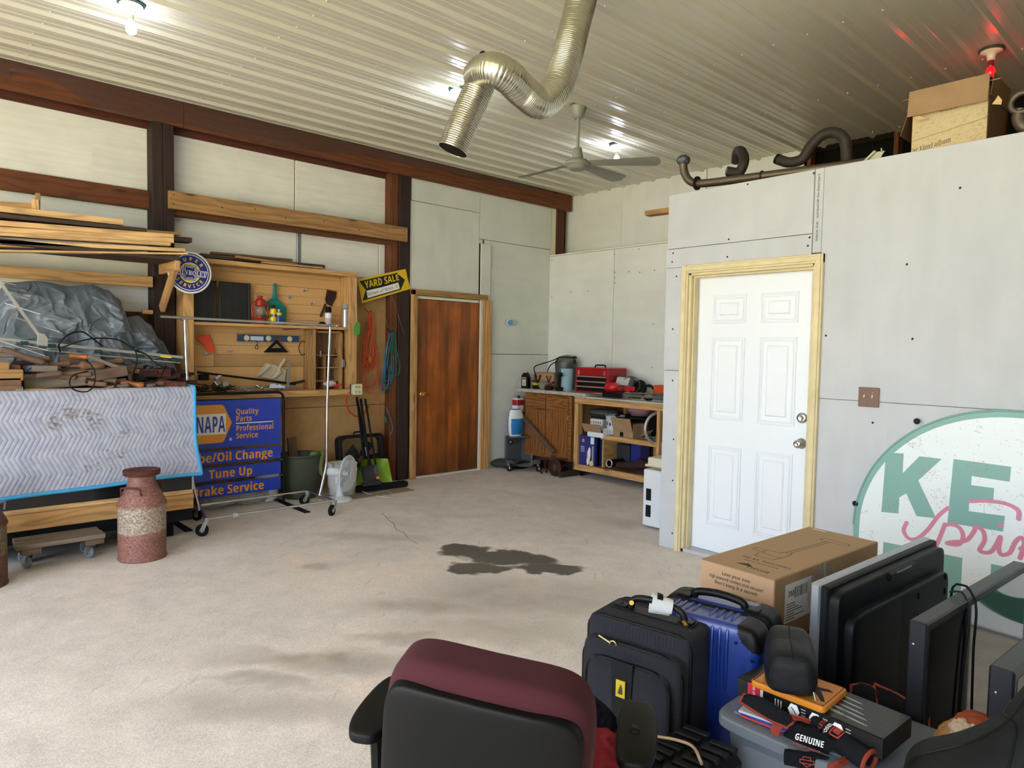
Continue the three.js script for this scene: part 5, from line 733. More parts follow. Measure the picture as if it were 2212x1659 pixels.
{
  const Y = (p, y = CTy) => [p[0], y, p[2]];
  const o = thing('oil_bottle', 'black motor oil bottle with gold cap on the countertop end', 'bottle', Y([-6.384,1.01,-6.1]), 0.15); P(o, 'bottle_body', [xf(E([[-0.052, 0], [0.052, 0], [0.052, 0.14], [0.02, 0.19], [0.02, 0.2], [-0.02, 0.2], [-0.052, 0.165]], 0.07, { b: 0.008, bs: 2 }), [0, 0, -0.035])], blackPl); P(o, 'cap', C([0, 0.2, 0], [0, 0.225, 0], 0.02), mat('#b89b3c', 0.4)); P(o, 'label', pl(0.06, 0.11, [-0.004, 0.085, 0.0365]), mat('#ffffff', 0.5, { map: cv(64, 128, (g) => { g.fillStyle = '#d5cfc6'; g.fillRect(0, 0, 64, 128); g.fillStyle = '#8c2a22'; g.fillRect(4, 8, 56, 26); g.fillStyle = '#3a3635'; for (let y = 60; y < 120; y += 14) g.fillRect(8, y, 46, 6); }) }));
  const w = thing('carton', 'small white and red carton on the countertop corner', 'carton', Y([-6.527,1.002,-6.12]), 0.2); P(w, 'box', B(0.07, 0.075, 0.05, [0, 0.0375, 0]), mat('#d6d3cf', 0.6)); P(w, 'print', pl(0.022, 0.03, [0, 0.045, 0.0255]), mat('#b8352c', 0.6)); P(w, 'flap', B(0.07, 0.004, 0.05, [0, 0.085, -0.02], [0.5, 0, 0]), mat('#7a4a3a', 0.8));
  const vb = [-6.555,1.012,-6.4], v = thing('cardboard_box', 'brown cardboard box printed with a bold black V behind the bottles', 'cardboard box', Y(vb)); PW(v, 'box', BB([vb[0] - 0.02, CTy, -6.58], [vb[0] + 0.42, CTy + 0.2, -6.36], 0.003), card); PW(v, 'print', pl(0.4, 0.18, [vb[0] + 0.2, CTy + 0.1, -6.359]), mat('#ffffff', 0.8, { map: cv(256, 128, (g, w2, h) => { g.fillStyle = '#b08a60'; g.fillRect(0, 0, w2, h); txt(g, 'V', 78, 60, 124, '#1c1a1c', { sx: 1.2 }); txt(g, 'V', 208, 50, 90, '#1c1a1c', { sx: 1.2 }); }) }));
  const yb = thing('battery_charger', 'black and yellow battery carton beside the black oil bottle', 'carton', Y([-6.248,1.004,-6.15]), 0); P(yb, 'box', B(0.075, 0.085, 0.06, [0, 0.043, 0]), mat('#17171a', 0.6)); P(yb, 'yellow_band', B(0.076, 0.035, 0.061, [0, 0.062, 0]), mat('#d2b520', 0.5)); P(yb, 'open_flap', B(0.1, 0.005, 0.08, [-0.03, 0.1, 0], [0, 0, 0.2]), black);
  one('shop_rag', 'crumpled grey green shop rag on the countertop', 'rag', lump(Y([-6.136,1.021,-6.18], 1.035), [0.07, 0.055, 0.05], { seed: 4, d: 16, a: 0.3, k: 1.4, flat: -0.7 }), mat('#7f806c', 0.95));
  const tl = (name, label, p, g, m) => one(name, label, 'power tool', g, m);
  const dr = thing('cordless_drill', 'black cordless drill with red badge standing on its battery', 'drill', Y([-5.773,.998,-6.08]), -0.6); P(dr, 'motor_body', [xf(Lt([[0.001, -0.07], [0.026, -0.068], [0.03, -0.04], [0.03, 0.04], [0.022, 0.06], [0.017, 0.095], [0.001, 0.097]], 18), [0, 0.2, 0], [0, 0, -PI / 2])], blackPl); P(dr, 'grip', [bar([0.0, 0.19, 0], [-0.02, 0.05, 0], 0.042, 0.034, [1, 0, 0], 0.01)], black); P(dr, 'battery_pack', B(0.11, 0.05, 0.075, [-0.01, 0.027, 0], [0, 0, 0], 0.01), blackPl); P(dr, 'badge', [B(0.03, 0.012, 0.004, [-0.01, 0.205, 0.03])], red);
  const rb = thing('battery_pack', 'dark red and black battery pack lying beside the drill', 'battery', Y([-5.947,.999,-6.08]), 0.3); P(rb, 'pack_body', B(0.1, 0.05, 0.08, [0, 0.026, 0], [0, 0, 0.1], 0.012), mat('#1a1416', 0.5)); P(rb, 'red_shell', B(0.12, 0.02, 0.07, [0.01, 0.075, 0], [0, 0, 0.45], 0.008), mat('#6b1d22', 0.45));
  const pt = thing('paper_towel_roll', 'pale blue shop towel roll in printed wrap beside the red toolbox', 'paper roll', Y([-5.778,1.006,-6.2])); P(pt, 'roll', Lt([[0.02, 0], [0.085, 0], [0.085, 0.27], [0.02, 0.272]], 30), mat('#8fb0bb', 0.85)); P(pt, 'wrap', xf(new THREE.CylinderGeometry(0.0865, 0.0865, 0.265, 24, 1, true, -PI * 0.9, PI * 0.95), [0, 0.136, 0]), mat('#ffffff', 0.35, { side: THREE.DoubleSide, map: cv(256, 256, (g, w2, h) => { g.fillStyle = '#b9c6c8'; g.fillRect(0, 0, w2, h); g.fillStyle = '#2a63a8'; g.fillRect(150, 0, 90, 256); g.fillStyle = '#e6ead9'; g.fillRect(10, 20, 130, 50); g.fillStyle = '#6f7440'; g.fillRect(20, 28, 110, 12); g.fillRect(20, 52, 90, 10); txt(g, 'TOWELS', 196, 150, 44, '#eef2f6', { r: -PI / 2 }); }) }));
  const gb = thing('galvanized_pail', 'galvanized pail with a drab cloth inside, rearmost on the countertop', 'pail', Y([-5.987,1.148,-6.42], 1.0)); P(gb, 'pail', Lt([[0.001, 0.0], [0.11, 0.0], [0.145, 0.33], [0.15, 0.34], [0.142, 0.34], [0.105, 0.02]], 30), mat('#6d6f69', 0.5, { metalness: 0.6, map: blotch })); P(gb, 'cloth', lump([0, 0.35, 0], [0.12, 0.075, 0.11], { seed: 8, d: 16, a: 0.2, k: 1.3 }), mat('#6e6f5e', 0.95)); for (const s of [-1, 1]) P(gb, 'ear', B(0.02, 0.05, 0.02, [s * 0.15, 0.35, 0]), black);
  one('hose_tube', 'thin black bent tubing arching from the box over the pail', 'tube', [T([[-6.285,1.138,-6.2], [-6.339,1.226,-6.2], [-6.306,1.286,-6.2], [-6.042,1.353,-6.2], [-5.899,1.402,-6.2]], 0.007), T([[-6.096,1.234,-6.2], [-6.041,1.306,-6.2], [-5.938,1.355,-6.2], [-5.899,1.402,-6.2], [-5.758,1.4,-6.3]], 0.007), S(0.028, [-5.735,1.406,-6.3], [1.3, 0.6, 1])], black);
  const z2 = -6.12, tb = thing('toolbox', 'red steel toolbox with three black drawers on the countertop', 'toolbox', [[-5.332,1.044,-6.12][0], CTy, -6.3]), x0 = [-5.545,1.043,-6.12][0], x1 = [-5.052,1.049,-6.12][0], rm = mat('#a3161c', 0.35, { metalness: 0.2 });
  PW(tb, 'case', BB([x0, CTy, -6.46], [x1, CTy + 0.245, z2], 0.006), rm); PW(tb, 'lid', BB([x0 - 0.004, CTy + 0.2, -6.465], [x1 + 0.004, CTy + 0.3, z2 + 0.004], 0.01), rm); for (let i = 0; i < 3; i++) { const d = PW(tb, 'drawer', BB([x0 + 0.025, CTy + 0.025 + i * 0.06, z2 - 0.005], [x1 - 0.02, CTy + 0.075 + i * 0.06, z2 + 0.006], 0.003), black); PW(d, 'pull', BB([x0 + 0.025, CTy + 0.066 + i * 0.06, z2 + 0.005], [x1 - 0.02, CTy + 0.079 + i * 0.06, z2 + 0.016], 0.003), alu); } PW(tb, 'carry_handle', T([[x0 + 0.17, CTy + 0.3, -6.28], [x0 + 0.18, CTy + 0.325, -6.28], [x1 - 0.18, CTy + 0.325, -6.28], [x1 - 0.17, CTy + 0.3, -6.28]], 0.009), black); for (const x of [x0 + 0.05, x1 - 0.05]) PW(tb, 'latch', BB([x - 0.012, CTy + 0.21, z2], [x + 0.012, CTy + 0.265, z2 + 0.012]), chrome);
  one('drill_bit_set', 'row of long steel drill bits lying before the red toolbox', 'drill bits', [0, 1, 2, 3].map((i) => C([x0 + 0.02, CTy + 0.006, -6.06 + i * 0.012], [x1 - 0.04, CTy + 0.006, -6.05 + i * 0.012], 0.006, 0.006, 6)), steel);
  const p2 = (p, y = 0.958) => [p[0], y, p[2]], wl = thing('work_light', 'grey halogen work light with round guard on the bench', 'work light', p2([-4.941,1.071,-6.3])), wlm = mat('#4a4d50', 0.45); P(wl, 'lamp_housing', [B(0.22, 0.15, 0.08, [0, 0.17, 0], [-0.5, 0.2, 0.08], 0.02)], wlm); P(wl, 'glass_lens', B(0.16, 0.1, 0.01, [0, 0.19, 0.045], [-0.5, 0.2, 0.08], 0.004), mat('#b9bcb8', 0.2)); P(wl, 'stand_ring', [xf(new THREE.TorusGeometry(0.1, 0.006, 6, 26), [0.07, 0.15, -0.02], [0.2, 0.6, 0]), T([[-0.1, 0.01, 0.04], [0, 0.08, 0.02], [0.1, 0.01, 0.04]], 0.01)], wlm);
  const tr = thing('string_trimmer', 'red string trimmer motor with chrome shafts lying across the bench', 'trimmer', p2([-4.848,1.04,-6.1])); PW(tr, 'motor_head', [lump([-4.969,1.085,-6.1], [0.1, 0.055, 0.07], { d: 14, a: 0.06, seed: 2 }), BB([-5.097,1.047,-6.1], off([-4.862,1.06,-6.1], [0, 0.03, -0.08]), 0.01)], mat('#b8121f', 0.35)); PW(tr, 'coupler', B(0.13, 0.05, 0.05, [-4.681,1.082,-6.05], [0, 0, 0], 0.01), mat('#b8121f', 0.35)); PW(tr, 'black_sleeve', bar([-5.022,1.001,-6.02], [-4.764,1.001,-6.02], 0.05, 0.05), black); PW(tr, 'shaft', C([-5.182,1.001,-6.03], [-4.297,1.01,-6.03], 0.012), chrome); PW(tr, 'shaft', C([-4.767,1.025,-6.08], [-4.304,1.047,-6.08], 0.012), chrome); PW(tr, 'loop_handle', xf(new THREE.TorusGeometry(0.075, 0.016, 8, 24), [-4.463,1.052,-6.1], [0, 0.1, 0]), black);
  one('tyre_disc', 'black domed disc standing at the bench rear', 'disc', xf(Lt([[0.001, 0.03], [0.08, 0.025], [0.12, 0], [0.001, 0]], 26), off([-4.832,1.053,-6.4], [0, 0, 0]), [PI / 2 - 0.3, 0, 0]), blackPl);
  const cs = thing('chainsaw', 'orange and grey garden tool head at the bench end', 'garden tool', p2([-4.36,1.047,-6.15], 0.97)); PW(cs, 'orange_cover', B(0.16, 0.09, 0.14, off([-4.338,1.093,-6.15], [0.02, 0, 0]), [0, 0, 0], 0.014), mat('#c5441b', 0.45)); PW(cs, 'grey_base', B(0.16, 0.06, 0.12, off([-4.3,1.013,-6.1], [0.02, 0, 0]), [0, 0, 0], 0.012), mat('#4b4f52', 0.5));
}
{ // inside the workbench
  const mY = 0.53, Y = (p, y) => [p[0], y, p[2]];
  const A = [-5.303,.648,-6.2], rp = thing('roasting_pan', 'dark enamel roasting pan with domed lid, topmost on the bench left stack', 'roasting pan', Y([-5.259,.646,-6.3], 0.7)); P(rp, 'pan', xf(Lt([[0.001, 0], [0.15, 0], [0.2, 0.05], [0.205, 0.055], [0.001, 0.055]], 30), [0, 0, 0], [0, 0, 0], [1, 1, 0.7]), mat('#3a3d36', 0.35)); P(rp, 'lid', xf(Lt([[0.2, 0.055], [0.19, 0.085], [0.12, 0.1], [0.001, 0.105]], 30), [0, 0, 0], [0, 0, 0], [1, 1, 0.7]), mat('#55574f', 0.3));
  const tn = thing('tool_carton', 'white carton with black tool pictures under the roasting pan', 'carton', Y([-5.229,.575,-6.25], 0.56)); P(tn, 'box', B(0.19, 0.135, 0.2, [0, 0.0675, 0]), mat('#c9c9c4', 0.6)); P(tn, 'print', pl(0.17, 0.06, [0, 0.1, 0.101]), mat('#ffffff', 0.6, { map: cv(128, 48, (g) => { g.fillStyle = '#e4e4e0'; g.fillRect(0, 0, 128, 48); g.strokeStyle = '#222'; g.lineWidth = 5; for (let i = 0; i < 5; i++) { g.beginPath(); g.moveTo(12 + i * 25, 10); g.lineTo(8 + i * 25, 34); g.lineTo(18 + i * 25, 24); g.stroke(); } }) }));
  const ob = thing('open_box', 'open white box with brown cardboard flap on the bench shelf', 'cardboard box', Y([-5.142,.487,-6.15], 0.5)); P(ob, 'tray', [B(0.24, 0.006, 0.24, [0, 0.003, 0]), B(0.24, 0.05, 0.005, [0, 0.03, 0.118]), B(0.005, 0.11, 0.24, [0.118, 0.055, 0])], white); P(ob, 'flap', B(0.26, 0.11, 0.005, [-0.04, 0.1, 0.14], [0.5, 0, 0]), card);
  const bp = thing('plastic_pail', 'grey white plastic pail with printed label on the bench shelf', 'pail', Y([-4.976,.54,-6.18], 0.54)); P(bp, 'pail', Lt([[0.001, 0], [0.085, 0], [0.108, 0.2], [0.116, 0.21], [0.116, 0.218], [0.105, 0.218], [0.08, 0.02]], 26), mat('#b5bac0', 0.45)); P(bp, 'label', xf(new THREE.CylinderGeometry(0.1035, 0.0945, 0.1, 20, 1, true, -0.8, 1.6), [0, 0.11, 0]), mat('#ffffff', 0.5, { map: cv(96, 64, (g) => { g.fillStyle = '#c2c6ca'; g.fillRect(0, 0, 96, 64); g.fillStyle = '#26282c'; g.fillRect(46, 14, 12, 22); g.fillRect(66, 18, 22, 12); g.fillStyle = '#6f6246'; g.fillRect(10, 8, 24, 24); }) }));
  const cb = thing('cardboard_box', 'brown cardboard box with a folded front flap on the bench shelf', 'cardboard box', Y([-4.78,.461,-6.12], mY)); P(cb, 'box', [B(0.28, 0.004, 0.2, [0, 0.004, -0.06]), B(0.28, 0.17, 0.005, [0, 0.087, -0.16]), B(0.28, 0.09, 0.005, [0, 0.047, 0.035]), B(0.005, 0.16, 0.2, [-0.138, 0.08, -0.06]), B(0.005, 0.16, 0.2, [0.138, 0.08, -0.06])], card); P(cb, 'front_flap', B(0.27, 0.16, 0.005, [0, 0.145, 0.068], [0.35, 0, 0]), card); P(cb, 'black_mark', pl(0.05, 0.05, [-0.02, 0.035, 0.039]), black);
  const wk = thing('frying_pan', 'large black shallow pan on top of the bench shelf boxes', 'pan', Y([-4.764,.686,-6.3], 0.7)); P(wk, 'pan_body', Lt([[0.001, 0], [0.14, 0], [0.24, 0.045], [0.25, 0.06], [0.236, 0.058], [0.14, 0.012], [0.001, 0.012]], 36), black); P(wk, 'support_crate', B(0.3, 0.16, 0.2, [0.02, -0.085, -0.02]), cardDark);
  const pk = thing('basin', 'chipped pink enamel basin standing on the black pan', 'basin', Y([-4.72,.732,-6.3], 0.77)); P(pk, 'bowl', Lt([[0.001, 0], [0.1, 0], [0.14, 0.06], [0.155, 0.085], [0.16, 0.088], [0.15, 0.09], [0.132, 0.06], [0.09, 0.01]], 32), mat('#b98793', 0.3, { map: blotch })); P(pk, 'chips', [S(0.02, [-0.1, 0.025, 0.07], [1, 0.5, 0.6], 8, 6), S(0.015, [-0.06, 0.02, 0.095], [1, 0.5, 0.6], 8, 6)], black);
  const hc = thing('hub_cap', 'black and white rimmed wheel ring leaning at the bench right end', 'wheel ring', [-4.438,.616,-6.12]); PW(hc, 'ring', xf(new THREE.TorusGeometry(0.17, 0.018, 10, 36), [-4.334,.675,-6.14], [0, 1.1, 0.2]), alu); PW(hc, 'dark_disc', xf(Lt([[0.001, 0], [0.16, 0], [0.16, 0.02], [0.001, 0.03]], 30), off([-4.348,.672,-6.16], [0, 0, -0.02]), [PI / 2, 1.1, 0.2]), black);
  const pc = thing('parts_carton', 'open carton of metal odds and ends at the bench shelf end', 'carton', Y([-4.437,.466,-6.1], mY)); P(pc, 'box', [B(0.2, 0.004, 0.15, [0.03, 0.004, -0.03]), B(0.005, 0.06, 0.15, [-0.07, 0.03, -0.03]), B(0.2, 0.08, 0.005, [0.03, 0.04, -0.1])], card); P(pc, 'flap', B(0.13, 0.004, 0.1, [-0.02, 0.085, 0.02], [0.3, 0.3, 0.25]), card); const od = []; for (let i = 0; i < 26; i++) od.push(C([rnd(-0.05, 0.12), rnd(0.01, 0.05), rnd(-0.08, 0.03)], [rnd(-0.05, 0.12), rnd(0.01, 0.06), rnd(-0.08, 0.03)], 0.006, 0.006, 6)); P(pc, 'metal_oddments', od, steel).userData.kind = 'stuff';
  const bl = thing('appliance_box', 'blue printed appliance box with a white figure on the lowest bench shelf', 'box', Y([-5.289,.201,-6.1], 0.148)), bw = [-5.166,.247,-6.08][0] - [-5.403,.243,-6.08][0]; P(bl, 'box', B(bw, 0.35, 0.16, [0, 0.175, -0.04]), mat('#28306e', 0.5)); P(bl, 'print', pl(bw - 0.006, 0.34, [0, 0.175, 0.0405]), mat('#ffffff', 0.45, { map: cv(160, 220, (g, w, h) => { g.fillStyle = '#2a3374'; g.fillRect(0, 0, w, h); g.fillStyle = '#e8e9ee'; g.beginPath(); g.ellipse(100, 150, 18, 70, 0.15, 0, 7); g.fill(); g.fillStyle = '#d9785a'; g.beginPath(); g.arc(40, 36, 14, 0, 7); g.fill(); g.fillStyle = '#b73a55'; g.fillRect(74, 110, 14, 60); g.fillStyle = '#e6cf6a'; g.beginPath(); g.arc(130, 204, 22, 0, 7); g.fill(); g.fillStyle = '#aab4de'; for (let y = 80; y < 120; y += 12) g.fillRect(14, y, 42, 6); g.fillStyle = '#dfe2ee'; g.fillRect(118, 4, 36, 52); txt(g, 'HUMIDIFIER', 142, 130, 20, '#dfe6f4', { r: -PI / 2 }); }) })); P(bl, 'side_print', B(0.04, 0.33, 0.002, [bw / 2 - 0.001, 0.17, -0.03], [0, PI / 2, 0]), mat('#39426f', 0.5));
  one('storage_bin', 'dark grey storage bin in the bench bottom bay', 'bin', BB([b0 + 0.43, 0.15, -6.5], [b0 + 0.62, 0.42, -6.3], 0.01), mat('#2c2d30', 0.5)); one('blue_carton', 'plain dark blue carton in the bench bottom bay', 'carton', BB([b0 + 0.625, 0.15, -6.5], [b0 + 0.76, 0.44, -6.32], 0.004), mat('#1d2a78', 0.5));
  const ex = thing('exhaust_manifold', 'rusty exhaust pipe with flanged open end on the lowest bench shelf', 'exhaust part', Y([-4.937,.193,-6.12], 0.148)), e0 = [-4.965,.214,-6.08], e1 = [-4.487,.255,-6.12]; PW(ex, 'flange', xf(new THREE.TorusGeometry(0.042, 0.009, 8, 24), e0, [0, 0, 0]), alu); PW(ex, 'pipe', [C(off(e0, [0, 0, 0]), off(e0, [0.02, 0, -0.3]), 0.042, 0.042, 20, true)], mat('#171513', 0.7, { side: THREE.DoubleSide })); PW(ex, 'manifold_body', [bar(off(e0, [0.1, -0.01, -0.02]), e1, 0.07, 0.08, [0, 1, 0], 0.03), bar(off(e1, [-0.1, 0.03, 0]), off(e1, [0.12, -0.01, 0.02]), 0.08, 0.06, [0, 1, 0], 0.02)], rustDark);
}
{ // floor in front of the cabinet
  const gal = mat('#5b5e60', 0.5, { metalness: 0.2 });
  const mb = thing('metal_box', 'dark grey sheet metal box standing beside the oak cabinet', 'metal box', [-6.3, 0, -5.98]); PW(mb, 'case', [BB([-6.42, 0.0, -6.05], [-6.39, 0.4, -5.78]), BB([-6.42, 0, -6.08], [-6.2, 0.4, -6.05])], gal); PW(mb, 'top_edge', C([-6.2, 0.0, -6.05], [-6.2, 0.4, -6.05], 0.006), alu);
  const bagp = thing('cement_bag', 'blue and white paper bag standing on the metal box', 'bag', [-6.3, 0.42, -5.85]); const bagT = cv(256, 512, (g, w, h) => { g.fillStyle = '#dfe2e4'; g.fillRect(0, 0, w, h); g.fillStyle = '#1e74b4'; g.fillRect(0, 170, w, 300); g.fillStyle = '#e4e8ea'; g.fillRect(46, 0, 22, h); g.fillStyle = '#1b62a8'; g.fillRect(68, 0, 122, h); g.fillStyle = '#17408a'; g.fillRect(68, 20, 122, 130); g.fillStyle = '#d98b58'; g.beginPath(); g.arc(128, 70, 26, 0, 7); g.fill(); g.fillStyle = '#8fc2dc'; g.fillRect(76, 166, 106, 50); g.fillStyle = '#173f86'; g.fillRect(80, 240, 100, 110); g.fillStyle = '#e4ecf2'; for (let y = 256; y < 340; y += 22) g.fillRect(90, y, 12, 8); g.fillRect(150, 430, 50, 26); });
  PW(bagp, 'paper_sack', surf((u, v) => { const a = u * 2 * PI, k = 1 - 0.25 * Math.pow(Math.abs(2 * v - 1), 3), n = 0.012 * fbm(u * 6, v * 6, 3, 3); return [-6.3 + (0.075 * k + n) * Math.cos(a), 0.4 + 0.34 * v, -5.85 + (0.115 * k + n) * Math.sin(a)]; }, 36, 24), mat('#ffffff', 0.5, { map: bagT, side: THREE.DoubleSide }));
  const cn = thing('red_tin', 'red and white tin standing on a ledge beside the cabinet top', 'tin', [-6.42, 0.69, -5.98]); PW(cn, 'tin_body', BB([-6.46, 0.69, -6.05], [-6.36, 0.87, -5.93], 0.01), mat('#d9d4d2', 0.5)); PW(cn, 'red_band', BB([-6.461, 0.77, -6.051], [-6.359, 0.86, -5.929], 0.01), mat('#9a1d27', 0.5)); PW(cn, 'spout', C([-6.41, 0.87, -6.0], [-6.41, 0.9, -6.0], 0.02), W.dark); PW(cn, 'wall_bracket', BB([-6.5, 0.66, -6.06], [-6.36, 0.69, -5.92]), mat('#6d2430', 0.6));
  const cr = thing('carpet_roll', 'folded grey speckled carpet pad on the floor by the door', 'carpet', [-6.4, 0, -5.72]); PW(cr, 'folded_pad', [surf((u, v) => { const a = v * 2 * PI, x = -6.48 + 0.32 * u; return [x, 0.055 + 0.052 * Math.sin(a) + 0.006 * fbm(u * 9, v * 9, 3), -5.74 + 0.14 * Math.cos(a) - 0.12 * u]; }, 20, 26)], mat('#6f6c66', 1, { side: THREE.DoubleSide, map: tex(128, 128, () => rnd(70, 220), 4, 1) }));
  const dolly = (label, c, yaw, flip) => { const t = thing('wheel_dolly', label, 'car dolly', [c[0], 0, c[2]], yaw, 'steel car wheel dollies stacked by the cabinet'); const up = flip ? 0.13 : 0.1, s = flip ? 1 : -1; const w = 0.42, d = 0.3;
    P(t, 'steel_plate', [surf((u, v) => { const x = (u - 0.5) * w, f = Math.abs(x) < 0.08 ? 1 : Math.abs(x) < 0.14 ? (0.14 - Math.abs(x)) / 0.06 : 0; return [x, up - s * 0 + (flip ? 0.03 : -0.035) * f, (v - 0.5) * d]; }, 28, 4, 0.005)], mat('#8a8d90', 0.4, { metalness: 0.25 }));
    for (const x of [-0.18, 0.18]) for (const z of [-0.12, 0.12]) { const q = [x, up, z]; const g2 = C([x, up, z], [x, up + s * 0.035, z], 0.012); P(t, 'caster_stem', g2, zinc); t.updateMatrixWorld(true); const wc = V([x + 0.015, up + s * 0.062, z]).applyMatrix4(t.matrixWorld).toArray(), ax = V([0.3, 0, 0.95]).transformDirection(t.matrixWorld).toArray(); wheel(t, wc, 0.038, 0.024, ax, blackRub, zinc); PW(t, 'caster_fork', bar(off(wc, [0.012, 0, 0.012]), off(wc, [0.008, -s * 0.035, 0.008]), 0.02, 0.004), zinc); } return t; };
  dolly('car wheel dolly standing upright on its casters before the cabinet', [-6.127,0,-5.834], 0.8, false); dolly('upside-down car wheel dolly with casters in the air on the stack', [-6.534,0,-6.151], 0.45, true);
  const sd = thing('wheel_dolly', 'small caster plate lying on the metal box under the blue bag', 'car dolly', [-6.25, 0.3, -5.9]); PW(sd, 'steel_plate', bar([-6.3, 0.4, -5.76], [-6.2, 0.4, -6.0], 0.016, 0.1), gal); wheel(sd, [-6.26, 0.34, -5.74], 0.036, 0.022, [0.5, 0, 0.85], blackRub, zinc);
  // reel mower
  const m = thing('reel_mower', 'antique rusty reel lawn mower with a wooden handle leaning on the cabinet', 'lawn mower', [-5.72, 0, -5.85]), wa = [-5.604,.1,-5.858], ax = V([0.12, 0, -0.99]).normalize().toArray();
  wheel(m, wa, 0.11, 0.035, ax, rustDark, rust); const wb = off(wa, ax.map((v) => v * 0.3)); wheel(m, wb, 0.11, 0.035, ax, rustDark, rust);
  const bl = []; for (let i = 0; i < 5; i++) { const p = []; for (let k = 0; k <= 6; k++) { const f = k / 6, a = i * 1.2566 + f * 1.4; p.push(off(off(wa, ax.map((v) => v * (0.03 + f * 0.24))), [ax[2] * -0.075 * Math.cos(a), 0.075 * Math.sin(a), ax[0] * 0.075 * Math.cos(a)])); } bl.push(T(p, 0.008, { s: 5 })); } PW(m, 'reel_blades', bl, rustDark);
  PW(m, 'frame', [bar(off(wa, [0, 0.09, 0]), off(wb, [0, 0.09, 0]), 0.02, 0.06), C(off(wa, [0, 0, 0]), wb, 0.012), bar(off(wa, [0, 0.1, 0]), [-6.108,.12,-6.119], 0.03, 0.02), bar(off(wb, [0, 0.1, 0]), [-5.806,.2,-5.992], 0.03, 0.02)], rust);
  PW(m, 'rake_tines', [T([[-6.056,.12,-6.067], [-5.998,.06,-5.987], [-5.791,.01,-5.822]], 0.013), T([[-6.014,.12,-6.124], [-5.953,.06,-6.048], [-5.797,.01,-5.916]], 0.013)], rust); PW(m, 'wooden_handle', bar([-5.672,.265,-5.9], [-6.476,.758,-5.98], 0.045, 0.035), W.weather); PW(m, 'roller', C(off(wa, [0.12, -0.06, 0.05]), off(wb, [0.12, -0.06, 0.05]), 0.03), W.dark);
  // heater unit by the partition
  const h = thing('wall_heater', 'white vented heater cabinet showing past the partition corner', 'heater', [-3.3, 0, -4.9]); PW(h, 'cabinet', BB([-3.505, 0.02, -5.05], [-3.1, 0.5, -4.75], 0.008), mat('#d3d6da', 0.5)); PW(h, 'vent_slots', [0, 1].map((i) => BB([-3.47, 0.1 + i * 0.14, -4.752], [-3.42, 0.2 + i * 0.14, -4.745])), black); PW(h, 'upper_box', BB([-3.49, 0.52, -5.0], [-3.12, 0.6, -4.78], 0.01), mat('#cfc7ae', 0.6));
  one('white_board', 'narrow cream board lying on top of the white heater', 'board', BB([-3.58, 0.5, -4.95], [-3.2, 0.52, -4.87]), W.cream);
}
{ // wall things
  const t = thing('jar_light', 'small clear glass light with blue collar on the grey wall', 'wall light', [-6.5, 1.79, -5.88]); P(t, 'mount', xf(Lt([[0.001, 0], [0.05, 0], [0.045, 0.02], [0.001, 0.024]], 20), [0, 0.04, 0], [0, 0, -PI / 2]), mat('#d5d8d6', 0.5)); P(t, 'blue_collar', xf(Lt([[0.03, 0.02], [0.034, 0.05], [0.03, 0.055], [0.001, 0.055]], 18), [0, 0.04, 0], [0, 0, -PI / 2]), mat('#3f8fb5', 0.4)); P(t, 'glass_jar', xf(Lt([[0.03, 0.055], [0.036, 0.07], [0.036, 0.12], [0.02, 0.14], [0.001, 0.142]], 18), [0, 0.04, 0], [0, 0, -PI / 2]), mat('#e8f0f0', 0.06, { transmission: 0.85, thickness: 0 }));
  one('bracket_stub', 'short raw board end sticking out past the partition top', 'board', bar([-3.646,2.682,-4.892], [-3.091,2.682,-4.958], 0.04, 0.09), W.tan);
}
// ---------- ceiling lamps, fan, duct ----------
function lamp(label, p, on, col) {
  const t = thing('ceiling_lamp', label, 'ceiling lamp', p, 0, on ? 'bare white ceiling bulbs' : undefined), ce = mat('#d9d6c4', 0.5);
  P(t, 'mount_pad', Lt([[0.001, 0], [0.075, 0], [0.078, -0.012], [0.001, -0.012]], 28), mat(on ? '#22505c' : '#5b574c', 0.6));
  P(t, 'lamp_holder', Lt([[0.001, -0.012], [0.066, -0.012], [0.068, -0.022], [0.03, -0.034], [0.024, -0.06], [0.022, -0.075], [0.001, -0.075]], 28), ce);
  P(t, 'bulb_neck', Lt([[0.001, -0.07], [0.0165, -0.07], [0.017, -0.105], [0.02, -0.125], [0.001, -0.125]], 20), on ? ce : mat('#8a0f16', 0.3));
  const g = Lt([[0.019, -0.118], [0.029, -0.138], [0.032, -0.158], [0.028, -0.178], [0.015, -0.19], [0.001, -0.193]], 24);
  P(t, 'bulb_glass', g, on ? mat('#ffffff', 0.4, { emissive: '#eef4ff', emissiveIntensity: 9 }) : mat('#d0101c', 0.12, { emissive: '#ff1020', emissiveIntensity: 0.75, clearcoat: 1 }));
  const l = new THREE.PointLight(col, on ? 0.24 : 0.03); l.position.set(p[0], p[1] - 0.158, p[2]); l.castShadow = true; l.shadow.radius = 1.4; l.name = 'bulb_light'; scene.add(l);
}
const cy = 3.587;
lamp('glowing white bulb on a dark round pad near the upper photo corner', [-4.817, cy, -1.176], true, 0xeaf2ff); lamp('glowing white bulb half behind the hanging foil duct', [-4.495, cy, -3.478], true, 0xeaf2ff); lamp('glowing white bulb right of the ceiling fan', [-4.519, cy, -5.531], true, 0xeaf2ff);
lamp('red bulb in a white holder above the cardboard box loft', [-1.345, cy, -5.597], false, 0xff1828);
